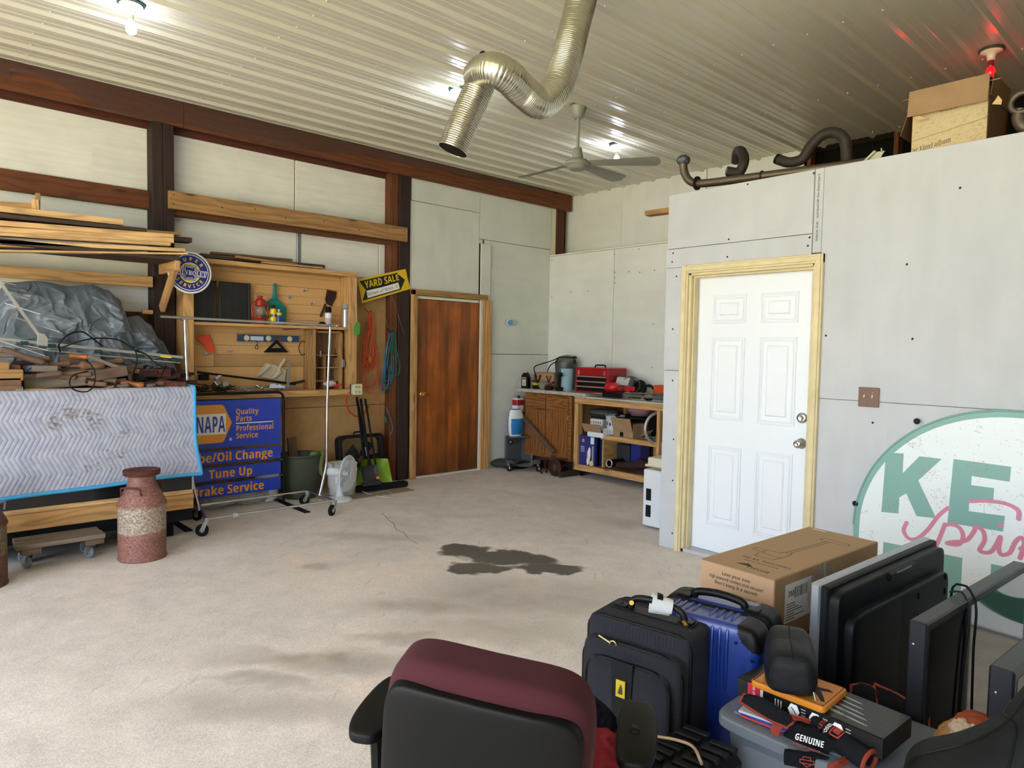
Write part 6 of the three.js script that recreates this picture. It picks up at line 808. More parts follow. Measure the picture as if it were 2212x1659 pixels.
{
  const c = [-4.054, cy, -4.435], t = thing('ceiling_fan', 'grey three-blade ceiling fan on a down rod', 'ceiling fan', c), m = mat('#8c8d80', 0.45);
  const a0 = [-3.867,3.474,-4.23], zz = V([-3.96,3.07,-4.319]).sub(V([-3.97,3.527,-4.344])).y, L = 0.46;
  P(t, 'canopy', Lt([[0.001, 0], [0.075, 0], [0.07, -0.02], [0.055, -0.07], [0.04, -0.11], [0.001, -0.112]], 28), m); P(t, 'down_rod', C([0, -0.1, 0], [0, -L + 0.05, 0], 0.013), m); P(t, 'yoke_cover', Lt([[0.001, -L + 0.1], [0.035, -L + 0.1], [0.05, -L + 0.02], [0.052, -L], [0.001, -L]], 24), m);
  P(t, 'motor', Lt([[0.001, -L + 0.012], [0.05, -L + 0.012], [0.095, -L - 0.01], [0.108, -L - 0.03], [0.108, -L - 0.045], [0.085, -L - 0.05], [0.085, -L - 0.07], [0.06, -L - 0.085], [0.001, -L - 0.088]], 36), m);
  const fw = V([Math.sin(-0.8285), 0, -Math.cos(-0.8285)]), rt = V([0.675, 0, -0.737]);
  const ang = [[0.93, -0.36], [-0.95, 0.33], [0.35, 0.93]];
  const dirs = [V([-4.158,3.05,-5.335]).sub(V([c[0], 3.05, c[2]])), V([-5.065,3.08,-4.43]).sub(V([c[0], 3.08, c[2]])), V([-3.845,3.13,-4.599]).sub(V([c[0], 3.13, c[2]]))];
  dirs.forEach((d, i) => { const a = Math.atan2(-d.z, d.x), len = 0.6; const g = surf((u, v) => { const x = 0.1 + len * u, w = (0.045 + 0.035 * u) * (u > 0.93 ? Math.sqrt(Math.max(0.05, 1 - ((u - 0.93) / 0.07) ** 2)) : 1), y = (v - 0.5) * 2 * w; return [x, -L - 0.03 + y * 0.22 - 0.008 * (1 - (v * 2 - 1) ** 2), y]; }, 24, 8, 0.004); P(t, 'blade', xf(g, [0, 0, 0], [0, a, 0]), m); P(t, 'blade_arm', xf(B(0.12, 0.008, 0.05, [0.12, -L - 0.028, 0]), [0, 0, 0], [0, a, 0]), m); });
}
{
  // corrugated flexible duct: a tube with a rippled radius
  const duct = (pts, r, n, amp, seg = 40) => { const cu = new THREE.CatmullRomCurve3(pts.map(V), false, 'catmullrom', 0.5), N = n, g = new THREE.TubeGeometry(cu, N, r, seg), p = g.attributes.position, c = new THREE.Vector3(), q = new THREE.Vector3(); const Ls = cu.getLength(); for (let i = 0; i <= N; i++) { cu.getPointAt(i / N, c); const k = 1 + amp * (Math.abs(Math.sin(i / N * Ls / 0.0115 * PI)) ** 0.6 - 0.7) * (0.7 + 0.3 * Math.sin(i * 0.02)); for (let j = 0; j <= seg; j++) { const id = i * (seg + 1) + j; q.fromBufferAttribute(p, id).sub(c).multiplyScalar(k * (1 + 0.012 * n3(i * 0.05, j * 0.4))).add(c); p.setXYZ(id, q.x, q.y, q.z); } } g.computeVertexNormals(); return g; };
  const fo = mat('#c9c6b4', 0.27, { metalness: 1 });
  const t = thing('flexible_duct', 'silver flexible foil exhaust duct hanging from the ceiling in two bends', 'duct', [-2.724,2.817,-2.611]);
  const top = [-2.592,3.636,-2.891];
  PW(t, 'duct_hose', [duct([[top[0], cy + 0.02, top[2]], [-2.595,3.56,-2.882], [-2.608,3.408,-2.857], [-2.609,3.217,-2.797], [-2.617,3.032,-2.745], [-2.615,2.887,-2.676], [-2.636,2.797,-2.588], [-2.649,2.828,-2.472], [-2.625,2.859,-2.352], [-2.648,2.883,-2.285], [-2.735,2.901,-2.28], [-2.811,2.895,-2.3]], 0.083, 900, 0.045)], fo);
  PW(t, 'duct_tail', [duct([[-2.788,2.915,-2.327], [-2.811,2.819,-2.295], [-2.843,2.686,-2.25], [-2.88,2.518,-2.197]], 0.077, 360, 0.04)], mat('#b5b0a0', 0.24, { metalness: 1, bumpMap: blotch, bumpScale: 0.01 })); PW(t, 'dark_opening', C([-2.877,2.527,-2.201], [-2.879,2.518,-2.198], 0.07), black);
  PW(t, 'black_strap', [T([[-2.75,2.845,-2.245], [-2.707,2.886,-2.22], [-2.698,2.95,-2.235], [-2.754,2.996,-2.297]], 0.006), T([[-2.751,2.902,-2.233], [-2.72,2.843,-2.232], [-2.698,2.83,-2.256], [-2.685,2.84,-2.3]], 0.007), S(0.02, [-2.72,2.97,-2.257], [1, 1, 1], 8, 6), S(0.016, [-2.735,2.917,-2.222], [1, 1, 1], 8, 6)], black);
}
// ---------- on the partition: loft things, switch, big sign ----------
{
  const ex = mat('#6c6154', 0.5, { metalness: 0.6, map: blotch }), dk = mat('#3b332d', 0.65, { metalness: 0.3, map: blotch });
  const a = thing('exhaust_pipe', 'long bare steel exhaust pipe with a hooked end wrapped in torn tape', 'exhaust pipe', [-2.552,2.699,-4.5]); PW(a, 'pipe', [T([[-3.033,2.937,-4.5], [-3.022,2.862,-4.5], [-2.983,2.794,-4.5], [-2.914,2.755,-4.5], [-2.774,2.739,-4.5], [-2.379,2.718,-4.5], [-2.028,2.7,-4.5], [-1.686,2.684,-4.5]], 0.03, { s: 16, n: 90 })], mat('#8d8272', 0.35, { metalness: 0.9, map: blotch })); PW(a, 'flange', xf(Lt([[0.001, -0.006], [0.05, -0.006], [0.05, 0.006], [0.001, 0.006]], 24), [-2.906,2.754,-4.5], [0, 0, PI / 2 - 0.1]), rustDark); PW(a, 'torn_tape', lump([-3.033,2.947,-4.5], [0.045, 0.035, 0.045], { d: 10, a: 0.3, seed: 2 }), mat('#5f6267', 0.4, { metalness: 0.5 })); PW(a, 'weld_ring', xf(new THREE.TorusGeometry(0.031, 0.007, 6, 22), [-2.39,2.72,-4.5], [0, PI / 2, 0]), rustDark);
  const b = thing('exhaust_pipe', 'short dark bent exhaust pipe poking up behind the long steel pipe', 'exhaust pipe', [-2.62,2.748,-4.62]); PW(b, 'pipe', [xf(new THREE.TubeGeometry(new THREE.CatmullRomCurve3([[-2.694,2.814,-4.55], [-2.626,2.805,-4.6], [-2.6,2.876,-4.62], [-2.666,2.978,-4.7], [-2.761,3.01,-4.8], [-2.795,2.957,-4.85]].map(V)), 50, 0.036, 16))], dk); PW(b, 'open_end', C([-2.696,2.817,-4.548], [-2.684,2.814,-4.56], 0.03), black);
  const c = thing('exhaust_pipe', 'tall dark swan-neck exhaust pipe arching above the partition', 'exhaust pipe', [-2.074,2.745,-4.6]); PW(c, 'pipe', T([[-2.334,2.842,-4.6], [-2.25,2.805,-4.6], [-2.161,2.813,-4.6], [-2.104,2.887,-4.6], [-2.027,2.944,-4.6], [-1.946,2.938,-4.6], [-1.888,2.882,-4.6], [-1.87,2.781,-4.6], [-1.87,2.649,-4.6]], 0.035, { s: 16, n: 90 }), dk); PW(c, 'open_end', C([-2.341,2.847,-4.6], [-2.324,2.837,-4.6], 0.0365), black);
  const bx = thing('cardboard_box', 'stained wine carton with open brown flaps on the loft edge', 'cardboard box', [-1.25, 2.66, -4.75]), x0 = -1.452, x1 = -1.075, zf = -4.47, y1 = 2.985;
  const gal = cv(512, 340, (g, w, h) => { g.fillStyle = '#c6b48c'; g.fillRect(0, 0, w, h); for (let i = 0; i < 900; i++) { g.fillStyle = `rgba(${rnd(90, 150) | 0},${rnd(70, 110) | 0},40,${rnd(0.03, 0.16)})`; g.beginPath(); g.ellipse(w - Math.pow(rnd(), 1.6) * w, rnd(0, h), rnd(1, 16), rnd(1, 5), rnd(-0.4, 0.1), 0, 7); g.fill(); } txt(g, 'GALLO', 250, 92, 34, '#8f7648', { f: 'serif', r: -0.02 }); g.strokeStyle = '#8f7648'; g.strokeRect(170, 70, 160, 44); g.strokeStyle = '#4b3b28'; g.lineWidth = 2; g.beginPath(); g.moveTo(0, 250); g.lineTo(512, 190); g.stroke(); txt(g, 'Car Vinyl album', 130, 296, 38, '#2a221c', { w: 'italic ', f: 'serif', r: -0.1 }); });
  PW(bx, 'carton', BB([x0, 2.66, -4.85], [x1, y1, zf], 0.004), cardDark); PW(bx, 'print', pl(x1 - x0 - 0.006, y1 - 2.67, [(x0 + x1) / 2, (y1 + 2.665) / 2, zf + 0.001]), mat('#ffffff', 0.85, { map: gal })); PW(bx, 'front_flap', bar([(x0 + x1) / 2 - 0.24, y1 + 0.012, zf + 0.012], [(x0 + x1) / 2 + 0.24, y1 + 0.012, zf + 0.012], 0.004, 0.002), card);
  PW(bx, 'front_flap', [B(x1 - x0 + 0.02, 0.15, 0.006, [(x0 + x1) / 2 - 0.005, y1 - 0.025, zf + 0.03], [-0.12, 0, 0])], card); PW(bx, 'side_flap', [B(0.006, 0.2, 0.36, [x0 - 0.035, y1 - 0.09, -4.66], [0, 0, -0.3])], cardDark); PW(bx, 'side_flap', B(0.006, 0.12, 0.36, [x1 + 0.01, y1 - 0.0, -4.66], [0, 0, -0.1]), cardDark); PW(bx, 'top_flap', B(x1 - x0, 0.006, 0.18, [(x0 + x1) / 2, y1 + 0.045, -4.56], [0, 0, 0]), card); PW(bx, 'torn_paper', polyZ([[-1.05,2.859,-4.43], [-1.032,2.884,-4.43], [-1.024,2.899,-4.43], [-1.005,2.87,-4.43], [-1.008,2.846,-4.43]], 0.0012, { b: 0 }), mat('#cfae7c', 0.9)); PW(bx, 'torn_paper', polyZ([[-1.433,2.877,-4.43], [-1.405,2.881,-4.43], [-1.361,2.855,-4.43], [-1.403,2.854,-4.43]], 0.0012, { b: 0 }), mat('#cfae7c', 0.9));
  const m = thing('muffler_pipe', 'thick rusty pipe collar at the photo edge beside the wine carton', 'exhaust part', [-.944,2.802,-4.55]); PW(m, 'collar', xf(new THREE.TorusGeometry(0.05, 0.016, 10, 28), [-.931,2.857,-4.5], [0, 0, 0]), ex); PW(m, 'pipe', [C([-.931,2.857,-4.5], off([-.931,2.857,-4.5], [0.05, 0.02, -0.3]), 0.05, 0.05, 22, true)], dk); PW(m, 'bent_foot', T([[-.937,2.827,-4.52], [-.947,2.783,-4.52], [-.921,2.729,-4.52], [-.869,2.7,-4.55]], 0.035), ex);
  const sc = thing('drywall_scrap', 'bent scrap of white drywall trim sticking up on the loft edge', 'scrap', [-1.641,2.68,-4.45]); PW(sc, 'strip', [bar([-1.694,2.676,-4.45], [-1.635,2.728,-4.45], 0.012, 0.05), polyZ([[-1.687,2.676,-4.46], [-1.639,2.725,-4.46], [-1.589,2.724,-4.46], [-1.613,2.682,-4.46]], 0.01)], mat('#b9b7a0', 0.7)); PW(sc, 'screw', C([-1.604,2.719,-4.45], [-1.607,2.742,-4.45], 0.005), zinc);
  const s = thing('switch_plate', 'brown double toggle light switch plate on the white partition', 'light switch', [-1.595,1.186,-4.4]), c0 = [-1.597,1.245,-4.4]; PW(s, 'plate', B(0.118, 0.118, 0.007, off(c0, [0, 0, 0.003]), [0, 0, 0], 0.003), mat('#6b4a37', 0.4)); for (const k of [-1, 1]) { PW(s, 'toggle', B(0.01, 0.024, 0.014, off(c0, [k * 0.023, 0.004, 0.009]), [-0.4, 0, 0]), mat('#cdbb9a', 0.4)); } PW(s, 'plate_screws', [-1, 1].flatMap((a2) => [-1, 1].map((b2) => S(0.004, off(c0, [a2 * 0.023, b2 * 0.03, 0.007]), [1, 1, 0.5], 6, 5))), brass);
}
{ // big tyre-shop sign leaning on the partition
  const X0s = -1.648, X1s = 1.15, Yb = 0.02, Yt = 1.222, zs = ZP + 0.03, t = thing('tyre_sign', 'large weathered white and green enamel tyre sign leaning on the partition', 'sign', [(X0s + X1s) / 2, 0, zs]);
  const out = (i) => { const o = []; const rx = 0.78 - i, ry = 0.76 - i, n = 22; for (let k = 0; k <= n; k++) { const a = k / n * PI / 2; o.push([X0s + i + rx * (1 - Math.cos(a)), Yt - i - ry * (1 - Math.sin(a))]); } for (let k = n; k >= 0; k--) { const a = k / n * PI / 2; o.push([X1s - i - rx * (1 - Math.cos(a)), Yt - i - ry * (1 - Math.sin(a))]); } o.push([X1s - i, Yb], [X0s + i, Yb]); return o; };
  PW(t, 'sheet', xf(E(out(0), 0.012, { b: 0.002 }), [0, 0, zs - 0.012]), mat('#dfe4e6', 0.5));
  const U = (x) => (x - X0s) / (X1s - X0s) * 2048, Vv = (y) => (Yt - y) / (Yt - Yb) * 1024;
  const draw = (g) => {
    const gr = '#7ba69c';
    g.fillStyle = '#dce3e4'; g.fillRect(0, 0, 2048, 1024);
    const pth = (pts) => { g.beginPath(); pts.forEach(([x, y], k) => g[k ? 'lineTo' : 'moveTo'](U(x), Vv(y))); g.closePath(); };
    g.fillStyle = gr; pth(out(0)); g.fill(); g.fillStyle = '#e2e8e9'; pth(out(0.038)); g.fill();
    for (let i = 0; i < 2600; i++) { const k = rnd(); g.fillStyle = `rgba(${110 + rnd(0, 40) | 0},${95 + rnd(0, 20) | 0},${80 + rnd(0, 20) | 0},${rnd(0.05, 0.4)})`; g.beginPath(); g.ellipse(rnd(0, 2048), rnd(0, 1024), rnd(0.5, 2.2), rnd(0.5, 4), rnd(0, 3), 0, 7); g.fill(); }
    g.lineWidth = 1.4; for (let i = 0; i < 46; i++) { let x = rnd(20, 1700), y = rnd(40, 700); g.strokeStyle = `rgba(120,108,96,${rnd(0.2, 0.5)})`; g.beginPath(); g.moveTo(x, y); for (let k = 0; k < 14; k++) { x += rnd(-9, 9) + (i % 2 ? 5 : 0); y += rnd(-5, 9); g.lineTo(x, y); } g.stroke(); }
    for (const [x, y] of [[0.4, 0.5]]) g.fillRect(0, 0, 0, 0);
    const P4 = (pts) => { g.fillStyle = gr; pth(pts); g.fill(); };
    P4([[-1.478, .925], [-1.383, .931], [-1.383, .815], [-1.30, .925], [-1.187, .925], [-1.30, .785], [-1.2, .585], [-1.3, .578], [-1.36, .70], [-1.395, .67], [-1.395, .575], [-1.489, .566]]);
    P4([[-1.13, .932], [-.865, .925], [-.868, .845], [-1.04, .85], [-1.04, .80], [-.935, .80], [-.935, .72], [-1.045, .715], [-1.045, .655], [-.88, .66], [-.885, .575], [-1.144, .571]]);
    const L = (x, w) => P4([[x, .93], [x + .09, .93], [x + .09, .655], [x + w, .655], [x + w, .573], [x, .573]]); L(-.795, .25); L(-.47, .25); P4([[-.16, .93], [-.06, .93], [0, .81], [.06, .93], [.16, .93], [.045, .72], [.045, .573], [-.045, .573], [-.045, .72]]);
    // lower line: TIRES
    const y0 = .39, y1 = .03; P4([[-1.47, y0], [-1.24, y0], [-1.24, .3], [-1.31, .3], [-1.31, y1], [-1.4, y1], [-1.4, .3], [-1.47, .3]]); P4([[-1.152, y0], [-1.063, y0], [-1.063, y1], [-1.152, y1]]); P4([[-.93, y0], [-.72, y0], [-.68, .3], [-.74, .22], [-.66, y1], [-.75, y1], [-.82, .19], [-.84, .19], [-.84, y1], [-.93, y1]]); P4([[-.58, y0], [-.34, y0], [-.34, .31], [-.49, .31], [-.49, .25], [-.38, .25], [-.38, .17], [-.49, .17], [-.49, .11], [-.34, .11], [-.34, y1], [-.58, y1]]);
    g.fillStyle = '#2c5e4c'; g.beginPath(); g.ellipse(U(-.2), Vv(.33), 240, 200, 0, 0, 7); g.fill(); g.fillStyle = '#dfe4e4'; g.beginPath(); g.ellipse(U(-.16), Vv(.3), 90, 60, 0.3, 0, 7); g.fill();
    // script word
    g.strokeStyle = '#cf8197'; g.lineWidth = 17; g.lineCap = g.lineJoin = 'round';
    const cur = (pts) => { g.beginPath(); const c = new THREE.CatmullRomCurve3(pts.map((p) => new THREE.Vector3(U(p[0]), Vv(p[1]), 0)), false, 'catmullrom', 0.5).getPoints(90); c.forEach((p, k) => g[k ? 'lineTo' : 'moveTo'](p.x, p.y)); g.stroke(); };
    cur([[-.82, .655], [-.825, .70], [-.88, .726], [-.97, .725], [-1.04, .71]]); cur([[-1.145, .655], [-1.19, .60], [-1.24, .51], [-1.29, .45], [-1.335, .44], [-1.363, .48], [-1.35, .53]]); cur([[-1.155, .56], [-1.19, .44], [-1.225, .38]]);
    cur([[-1.155, .555], [-1.125, .565], [-1.085, .555], [-1.065, .51], [-1.085, .46], [-1.14, .455], [-1.11, .47], [-1.05, .49], [-1.015, .55], [-1.01, .575], [-.975, .56], [-.965, .51], [-.985, .45], [-.94, .45], [-.915, .49], [-.895, .545], [-.9, .48], [-.885, .45], [-.85, .47], [-.83, .53], [-.805, .56], [-.79, .53], [-.805, .45]]);
    cur([[-.805, .5], [-.75, .56], [-.72, .52], [-.725, .46], [-.68, .46], [-.63, .55], [-.58, .56], [-.62, .48], [-.57, .5], [-.56, .56], [-.58, .36], [-.63, .33], [-.6, .42], [-.52, .5], [-.46, .56], [-.47, .47], [-.4, .5], [-.3, .54], [-.2, .48], [-.1, .55], [0, .5], [.1, .56], [.25, .52]]);
    g.fillStyle = '#cf8197'; g.beginPath(); g.arc(U(-.895), Vv(.605), 10, 0, 7); g.fill();
    for (let i = 0; i < 300; i++) { g.fillStyle = `rgba(228,234,236,${rnd(0.1, 0.5)})`; g.fillRect(rnd(0, 2048), rnd(0, 1024), rnd(1, 5), rnd(1, 3)); }
    for (const [x, y, r] of [[-1.25, .84, 40], [-1.2, .7, 46], [-1.44, .62, 34], [-1.02, .9, 40], [-.92, .72, 30], [-1.33, 1.0, 30]]) for (let i = 0; i < 90; i++) { const a = rnd(0, 6.3), q = r * Math.sqrt(rnd()); g.fillStyle = `rgba(${120 + rnd(0, 50) | 0},${88 + rnd(0, 30) | 0},60,${rnd(0.05, 0.35)})`; g.beginPath(); g.ellipse(U(x) + q * Math.cos(a), Vv(y) + q * Math.sin(a), rnd(1, 5), rnd(0.6, 2.4), rnd(0, 3), 0, 7); g.fill(); }
  };
  const sh = new THREE.ShapeGeometry(new THREE.Shape(out(0.003).map((p) => new THREE.Vector2(...p))), 6), q = sh.attributes.position, uv = sh.attributes.uv; for (let i = 0; i < q.count; i++) uv.setXY(i, (q.getX(i) - X0s) / (X1s - X0s), (q.getY(i) - Yb) / (Yt - Yb));
  PW(t, 'sign_print', xf(sh, [0, 0, zs + 0.001]), mat('#ffffff', 0.42, { map: cv(2048, 1024, draw) }));
  PW(t, 'raised_rim', T(out(0.004).slice(0, 46).map((p) => [p[0], p[1], zs]), 0.006, { n: 120 }), mat('#74a297', 0.45)); for (const p of [[-1.322,1.125,-4.37], [-1.639,.59,-4.37]]) PW(t, 'mount_bolt', [S(0.012, [p[0], p[1], zs + 0.002], [1, 1, 0.5], 10, 8), xf(new THREE.TorusGeometry(0.014, 0.004, 5, 14), [p[0], p[1], zs + 0.002])], screwM);
}
// ---------- foreground ----------
// superquadric pillow: rounded box of half sizes a, b, c
function sq(p, [a, b, c], e1 = 0.3, e2 = 0.3, o = {}) {
  const g = new THREE.SphereGeometry(1, o.w || 56, o.h || 40), q = g.attributes.position, f = (v, e) => Math.sign(v) * Math.pow(Math.abs(v), e);
  for (let i = 0; i < q.count; i++) { const x = q.getX(i), y = clamp(q.getY(i), -1, 1), z = q.getZ(i), cy2 = Math.sqrt(Math.max(0, 1 - y * y)), cx = cy2 > 1e-6 ? x / cy2 : 0, cz = cy2 > 1e-6 ? z / cy2 : 0; let P3 = [a * f(cy2, e1) * f(cx, e2), b * f(y, e1), c * f(cy2, e1) * f(cz, e2)]; if (o.bend) P3 = o.bend(P3); q.setXYZ(i, P3[0] + p[0], P3[1] + p[1], P3[2] + p[2]); }
  g.computeVertexNormals(); return g;
}
const weave = tex(128, 128, (u, v) => 150 + 70 * Math.sin((u + v) * 2 * PI * 10) * Math.sin((u - v) * 2 * PI * 10) + 26 * Math.sin((u + v) * 2 * PI * 20), 30, 30, false);
{ // office chair, back towards the viewer
  const t = thing('office_chair', 'maroon office chair with black plastic back shell seen from behind', 'chair', [-0.98, 0, -0.81], 0.62);
  const mr = mat('#3d0d18', 0.95, { sheen: 0.35, sheenColor: new THREE.Color('#7a3a48'), sheenRoughness: 0.5 }), sh = mat('#0a0b0b', 0.5), bend = (k) => (p) => [p[0], p[1], p[2] + k * p[0] * p[0] - 0.12 * (p[1] > 0 ? 0 : 0)];
  const back = new THREE.Group(); back.name = numbered('backrest'); back.position.set(0, 0.5, 0); back.rotation.set(0.14, -0.05, -0.09); back.scale.set(0.88, 0.98, 1); t.add(back);
  P(back, 'cushion', sq([0, 0.13, -0.045], [0.232, 0.295, 0.062], 0.32, 0.35, { bend: (p) => [p[0], p[1] - 0.25 * p[0] * p[0], p[2] - 0.55 * p[0] * p[0]] }), mr); P(back, 'back_shell', sq([0.0, 0.1, 0.012], [0.218, 0.285, 0.022], 0.2, 0.3, { bend: (p) => [p[0], p[1] - 0.25 * p[0] * p[0], p[2] - 0.5 * p[0] * p[0]] }), sh);
  P(t, 'seat', sq([0, 0.47, -0.3], [0.25, 0.055, 0.25], 0.4, 0.35), mr); P(t, 'back_bracket', bar([0, 0.4, -0.15], [0, 0.62, 0.02], 0.08, 0.03, [1, 0, 0]), sh);
  for (const s of [-1, 1]) { P(t, 'armrest', [sq([s > 0 ? 0.305 : -0.25, s > 0 ? 0.64 : 0.7, s > 0 ? -0.31 : -0.18], [0.045, 0.018, 0.135], 0.45, 0.6, { bend: (p) => [p[0] - s * 0.25 * p[2] * p[2], p[1] - 0.25 * p[2] * p[2], p[2]] })], sh); P(t, 'arm_post', [bar([s * 0.28, 0.42, -0.24], [s > 0 ? 0.3 : -0.25, 0.66, s > 0 ? -0.3 : -0.15], 0.05, 0.025, [0, 0, 1], 0.008), bar([s * 0.2, 0.41, -0.26], [s * 0.29, 0.42, -0.25], 0.04, 0.02)], sh); }
  P(t, 'gas_post', C([0, 0.1, -0.28], [0, 0.42, -0.28], 0.03), sh); for (let i = 0; i < 5; i++) { const a = i * 1.2566, c = Math.cos(a), s = Math.sin(a); P(t, 'base_leg', bar([0, 0.12, -0.28], [c * 0.3, 0.075, -0.28 + s * 0.3], 0.03, 0.045), sh); t.updateMatrixWorld(true); wheel(t, V([c * 0.3, 0.03, -0.28 + s * 0.3]).applyMatrix4(t.matrixWorld).toArray(), 0.03, 0.04, V([-s, 0, c]).transformDirection(t.matrixWorld).toArray(), blackRub, black); }
}
{ // black suitcase
  const t = thing('black_suitcase', 'black fabric suitcase with leather strap and yellow badge beside the chair', 'suitcase', [-1.355, 0.03, -1.88], 0.17), fb = mat('#2a2c38', 0.9, { bumpMap: weave, bumpScale: 0.0006, map: tex(64, 64, (u, v) => 205 + 50 * Math.sin((u + v) * 2 * PI * 8), 40, 40) }), tr = mat('#0d0d10', 0.5), lt = mat('#17181c', 0.35);
  P(t, 'body', sq([0, 0.31, -0.03], [0.185, 0.26, 0.11], 0.1, 0.12), fb); P(t, 'front_section', sq([0, 0.285, 0.075], [0.178, 0.225, 0.055], 0.16, 0.3), fb); P(t, 'front_pocket', sq([0, 0.262, 0.118], [0.15, 0.2, 0.03], 0.2, 0.35), fb);
  const rim = (w, h, r, y, z, rad, m, n) => P(t, n, T(rr(w, h, r, 8).map(([a, b]) => [a, b + y, z]), rad, { closed: true, n: 120, t: 0.1 }), m);
  rim(0.354, 0.448, 0.075, 0.285, 0.108, 0.0075, tr, 'piping'); rim(0.37, 0.52, 0.05, 0.31, 0.066, 0.0065, tr, 'piping'); rim(0.3, 0.4, 0.07, 0.262, 0.137, 0.0065, tr, 'pocket_zipper'); rim(0.37, 0.52, 0.05, 0.31, -0.128, 0.0065, tr, 'piping');
  P(t, 'leather_strap', [xf(E([[-0.04, 0.19], [-0.034, -0.0], [-0.026, -0.16], [0.026, -0.16], [0.034, -0.0], [0.04, 0.19]], 0.006, { b: 0.002 }), [-0.01, 0.28, 0.146])], lt); P(t, 'gold_badge', B(0.034, 0.056, 0.005, [-0.01, 0.385, 0.156], [0, 0, 0], 0.002), mat('#d9c43e', 0.3, { metalness: 0.5 })); P(t, 'badge_mark', xf(E([[-0.009, -0.016], [0.008, -0.016], [0.007, 0.002], [0.002, 0.016], [-0.003, 0.006]], 0.001, { b: 0 }), [-0.01, 0.385, 0.159]), mat('#3b3312', 0.5));
  P(t, 'top_strip', B(0.3, 0.006, 0.06, [0, 0.572, -0.045], [0, 0, 0], 0.002), lt); P(t, 'carry_handle', [T([[-0.085, 0.575, -0.045], [-0.075, 0.605, -0.045], [-0.03, 0.618, -0.045], [0.05, 0.618, -0.045], [0.1, 0.605, -0.045], [0.115, 0.576, -0.045]], 0.012, { s: 10 })], lt); for (const x of [-0.12, 0.12]) P(t, 'strap_end', [B(0.05, 0.008, 0.035, [x, 0.578, -0.045]), S(0.006, [x, 0.583, -0.045], [1, 0.5, 1], 8, 6)], lt);
  P(t, 'luggage_tag', [xf(new THREE.CylinderGeometry(0.035, 0.028, 0.07, 20, 1, true, 0, 5), [0.035, 0.615, -0.03], [0.4, 0.4, 1.2])], mat('#d3d8da', 0.5, { side: THREE.DoubleSide })); P(t, 'tag_print', xf(new THREE.CylinderGeometry(0.0352, 0.033, 0.02, 20, 1, true, 0.6, 2), [0.024, 0.62, -0.03], [0.4, 0.4, 1.2]), black); P(t, 'gold_bead', [C([-0.07, 0.6, -0.02], [-0.06, 0.61, 0.0], 0.008), C([0.12, 0.585, -0.02], [0.14, 0.58, 0.0], 0.006)], brass);
  P(t, 'zipper_pull', [C([-0.12, 0.515, 0.11], [-0.07, 0.507, 0.12], 0.004), xf(new THREE.TorusGeometry(0.012, 0.003, 6, 16), [-0.06, 0.505, 0.122])], mat('#c9b98a', 0.25, { metalness: 1 })); for (const s of [-1, 1]) P(t, 'wheel', C([s * 0.14 - 0.015, 0.03, -0.1], [s * 0.14 + 0.015, 0.03, -0.1], 0.03), blackRub); P(t, 'front_foot', [B(0.25, 0.05, 0.03, [0, 0.025, 0.05])], tr);
}
{ // blue suitcase
  const t = thing('blue_suitcase', 'glossy cobalt blue hard shell suitcase with black corner guards', 'suitcase', [-1.25, 0, -2.12], 0.19), bm = mat('#123080', 0.3, { clearcoat: 0.5, clearcoatRoughness: 0.25 }), gd = mat('#0b0b0d', 0.4);
  P(t, 'front_shell', sq([0, 0.325, 0.065], [0.2, 0.29, 0.07], 0.22, 0.28), bm); P(t, 'rear_shell', sq([0, 0.325, -0.085], [0.2, 0.29, 0.07], 0.22, 0.28), bm); P(t, 'zipper_band', sq([0, 0.325, -0.01], [0.199, 0.288, 0.016], 0.18, 0.2), mat('#101219', 0.7));
  for (const x of [-0.115, -0.09, -0.065, -0.04, 0.02, 0.045, 0.07, 0.095]) P(t, 'shell_rib', [T([[x, 0.614, 0.02], [x, 0.612, 0.08], [x, 0.598, 0.122], [x, 0.56, 0.133], [x, 0.47, 0.134], [x, 0.4, 0.13]], 0.0075, { t: 0.3 })], bm);
  const patch = (p, s) => { const g = sq(p, [0.203, 0.293, 0.073], 0.22, 0.28, { w: 90, h: 70 }).toNonIndexed(), q = g.attributes.position, n = g.attributes.normal, a = [], b = []; for (let i = 0; i < q.count; i += 3) { const x = (q.getX(i) + q.getX(i + 1) + q.getX(i + 2)) / 3 * s, y = (q.getY(i) + q.getY(i + 1) + q.getY(i + 2)) / 3; if (Math.hypot(0.215 - x, 0.63 - y) < 0.092) for (let k = 0; k < 3; k++) { a.push(q.getX(i + k), q.getY(i + k), q.getZ(i + k)); b.push(n.getX(i + k), n.getY(i + k), n.getZ(i + k)); } } const o = new THREE.BufferGeometry(); o.setAttribute('position', new THREE.Float32BufferAttribute(a, 3)); o.setAttribute('normal', new THREE.Float32BufferAttribute(b, 3)); o.setAttribute('uv', new THREE.Float32BufferAttribute(new Float32Array(a.length / 3 * 2), 2)); return o; };
  for (const s of [-1, 1]) { P(t, 'corner_guard', [patch([0, 0.325, 0.065], s), S(0.005, [s * 0.125, 0.565, 0.138], [1, 1, 0.6], 8, 6), S(0.005, [s * 0.178, 0.52, 0.135], [1, 1, 0.6], 8, 6)], gd); P(t, 'corner_guard', patch([0, 0.325, -0.085], s), gd); }
  P(t, 'carry_handle', [T([[-0.09, 0.612, -0.05], [-0.08, 0.635, -0.05], [0, 0.645, -0.05], [0.08, 0.635, -0.05], [0.095, 0.612, -0.05]], 0.014, { s: 10 }), B(0.05, 0.012, 0.05, [0.12, 0.617, -0.05]), B(0.05, 0.012, 0.05, [-0.12, 0.617, -0.05])], gd); for (const s of [-1, 1]) for (const z of [-0.1, 0.1]) P(t, 'wheel', C([s * 0.15 - 0.012, 0.03, z * 0.8], [s * 0.15 + 0.012, 0.03, z * 0.8], 0.03), blackRub);
}
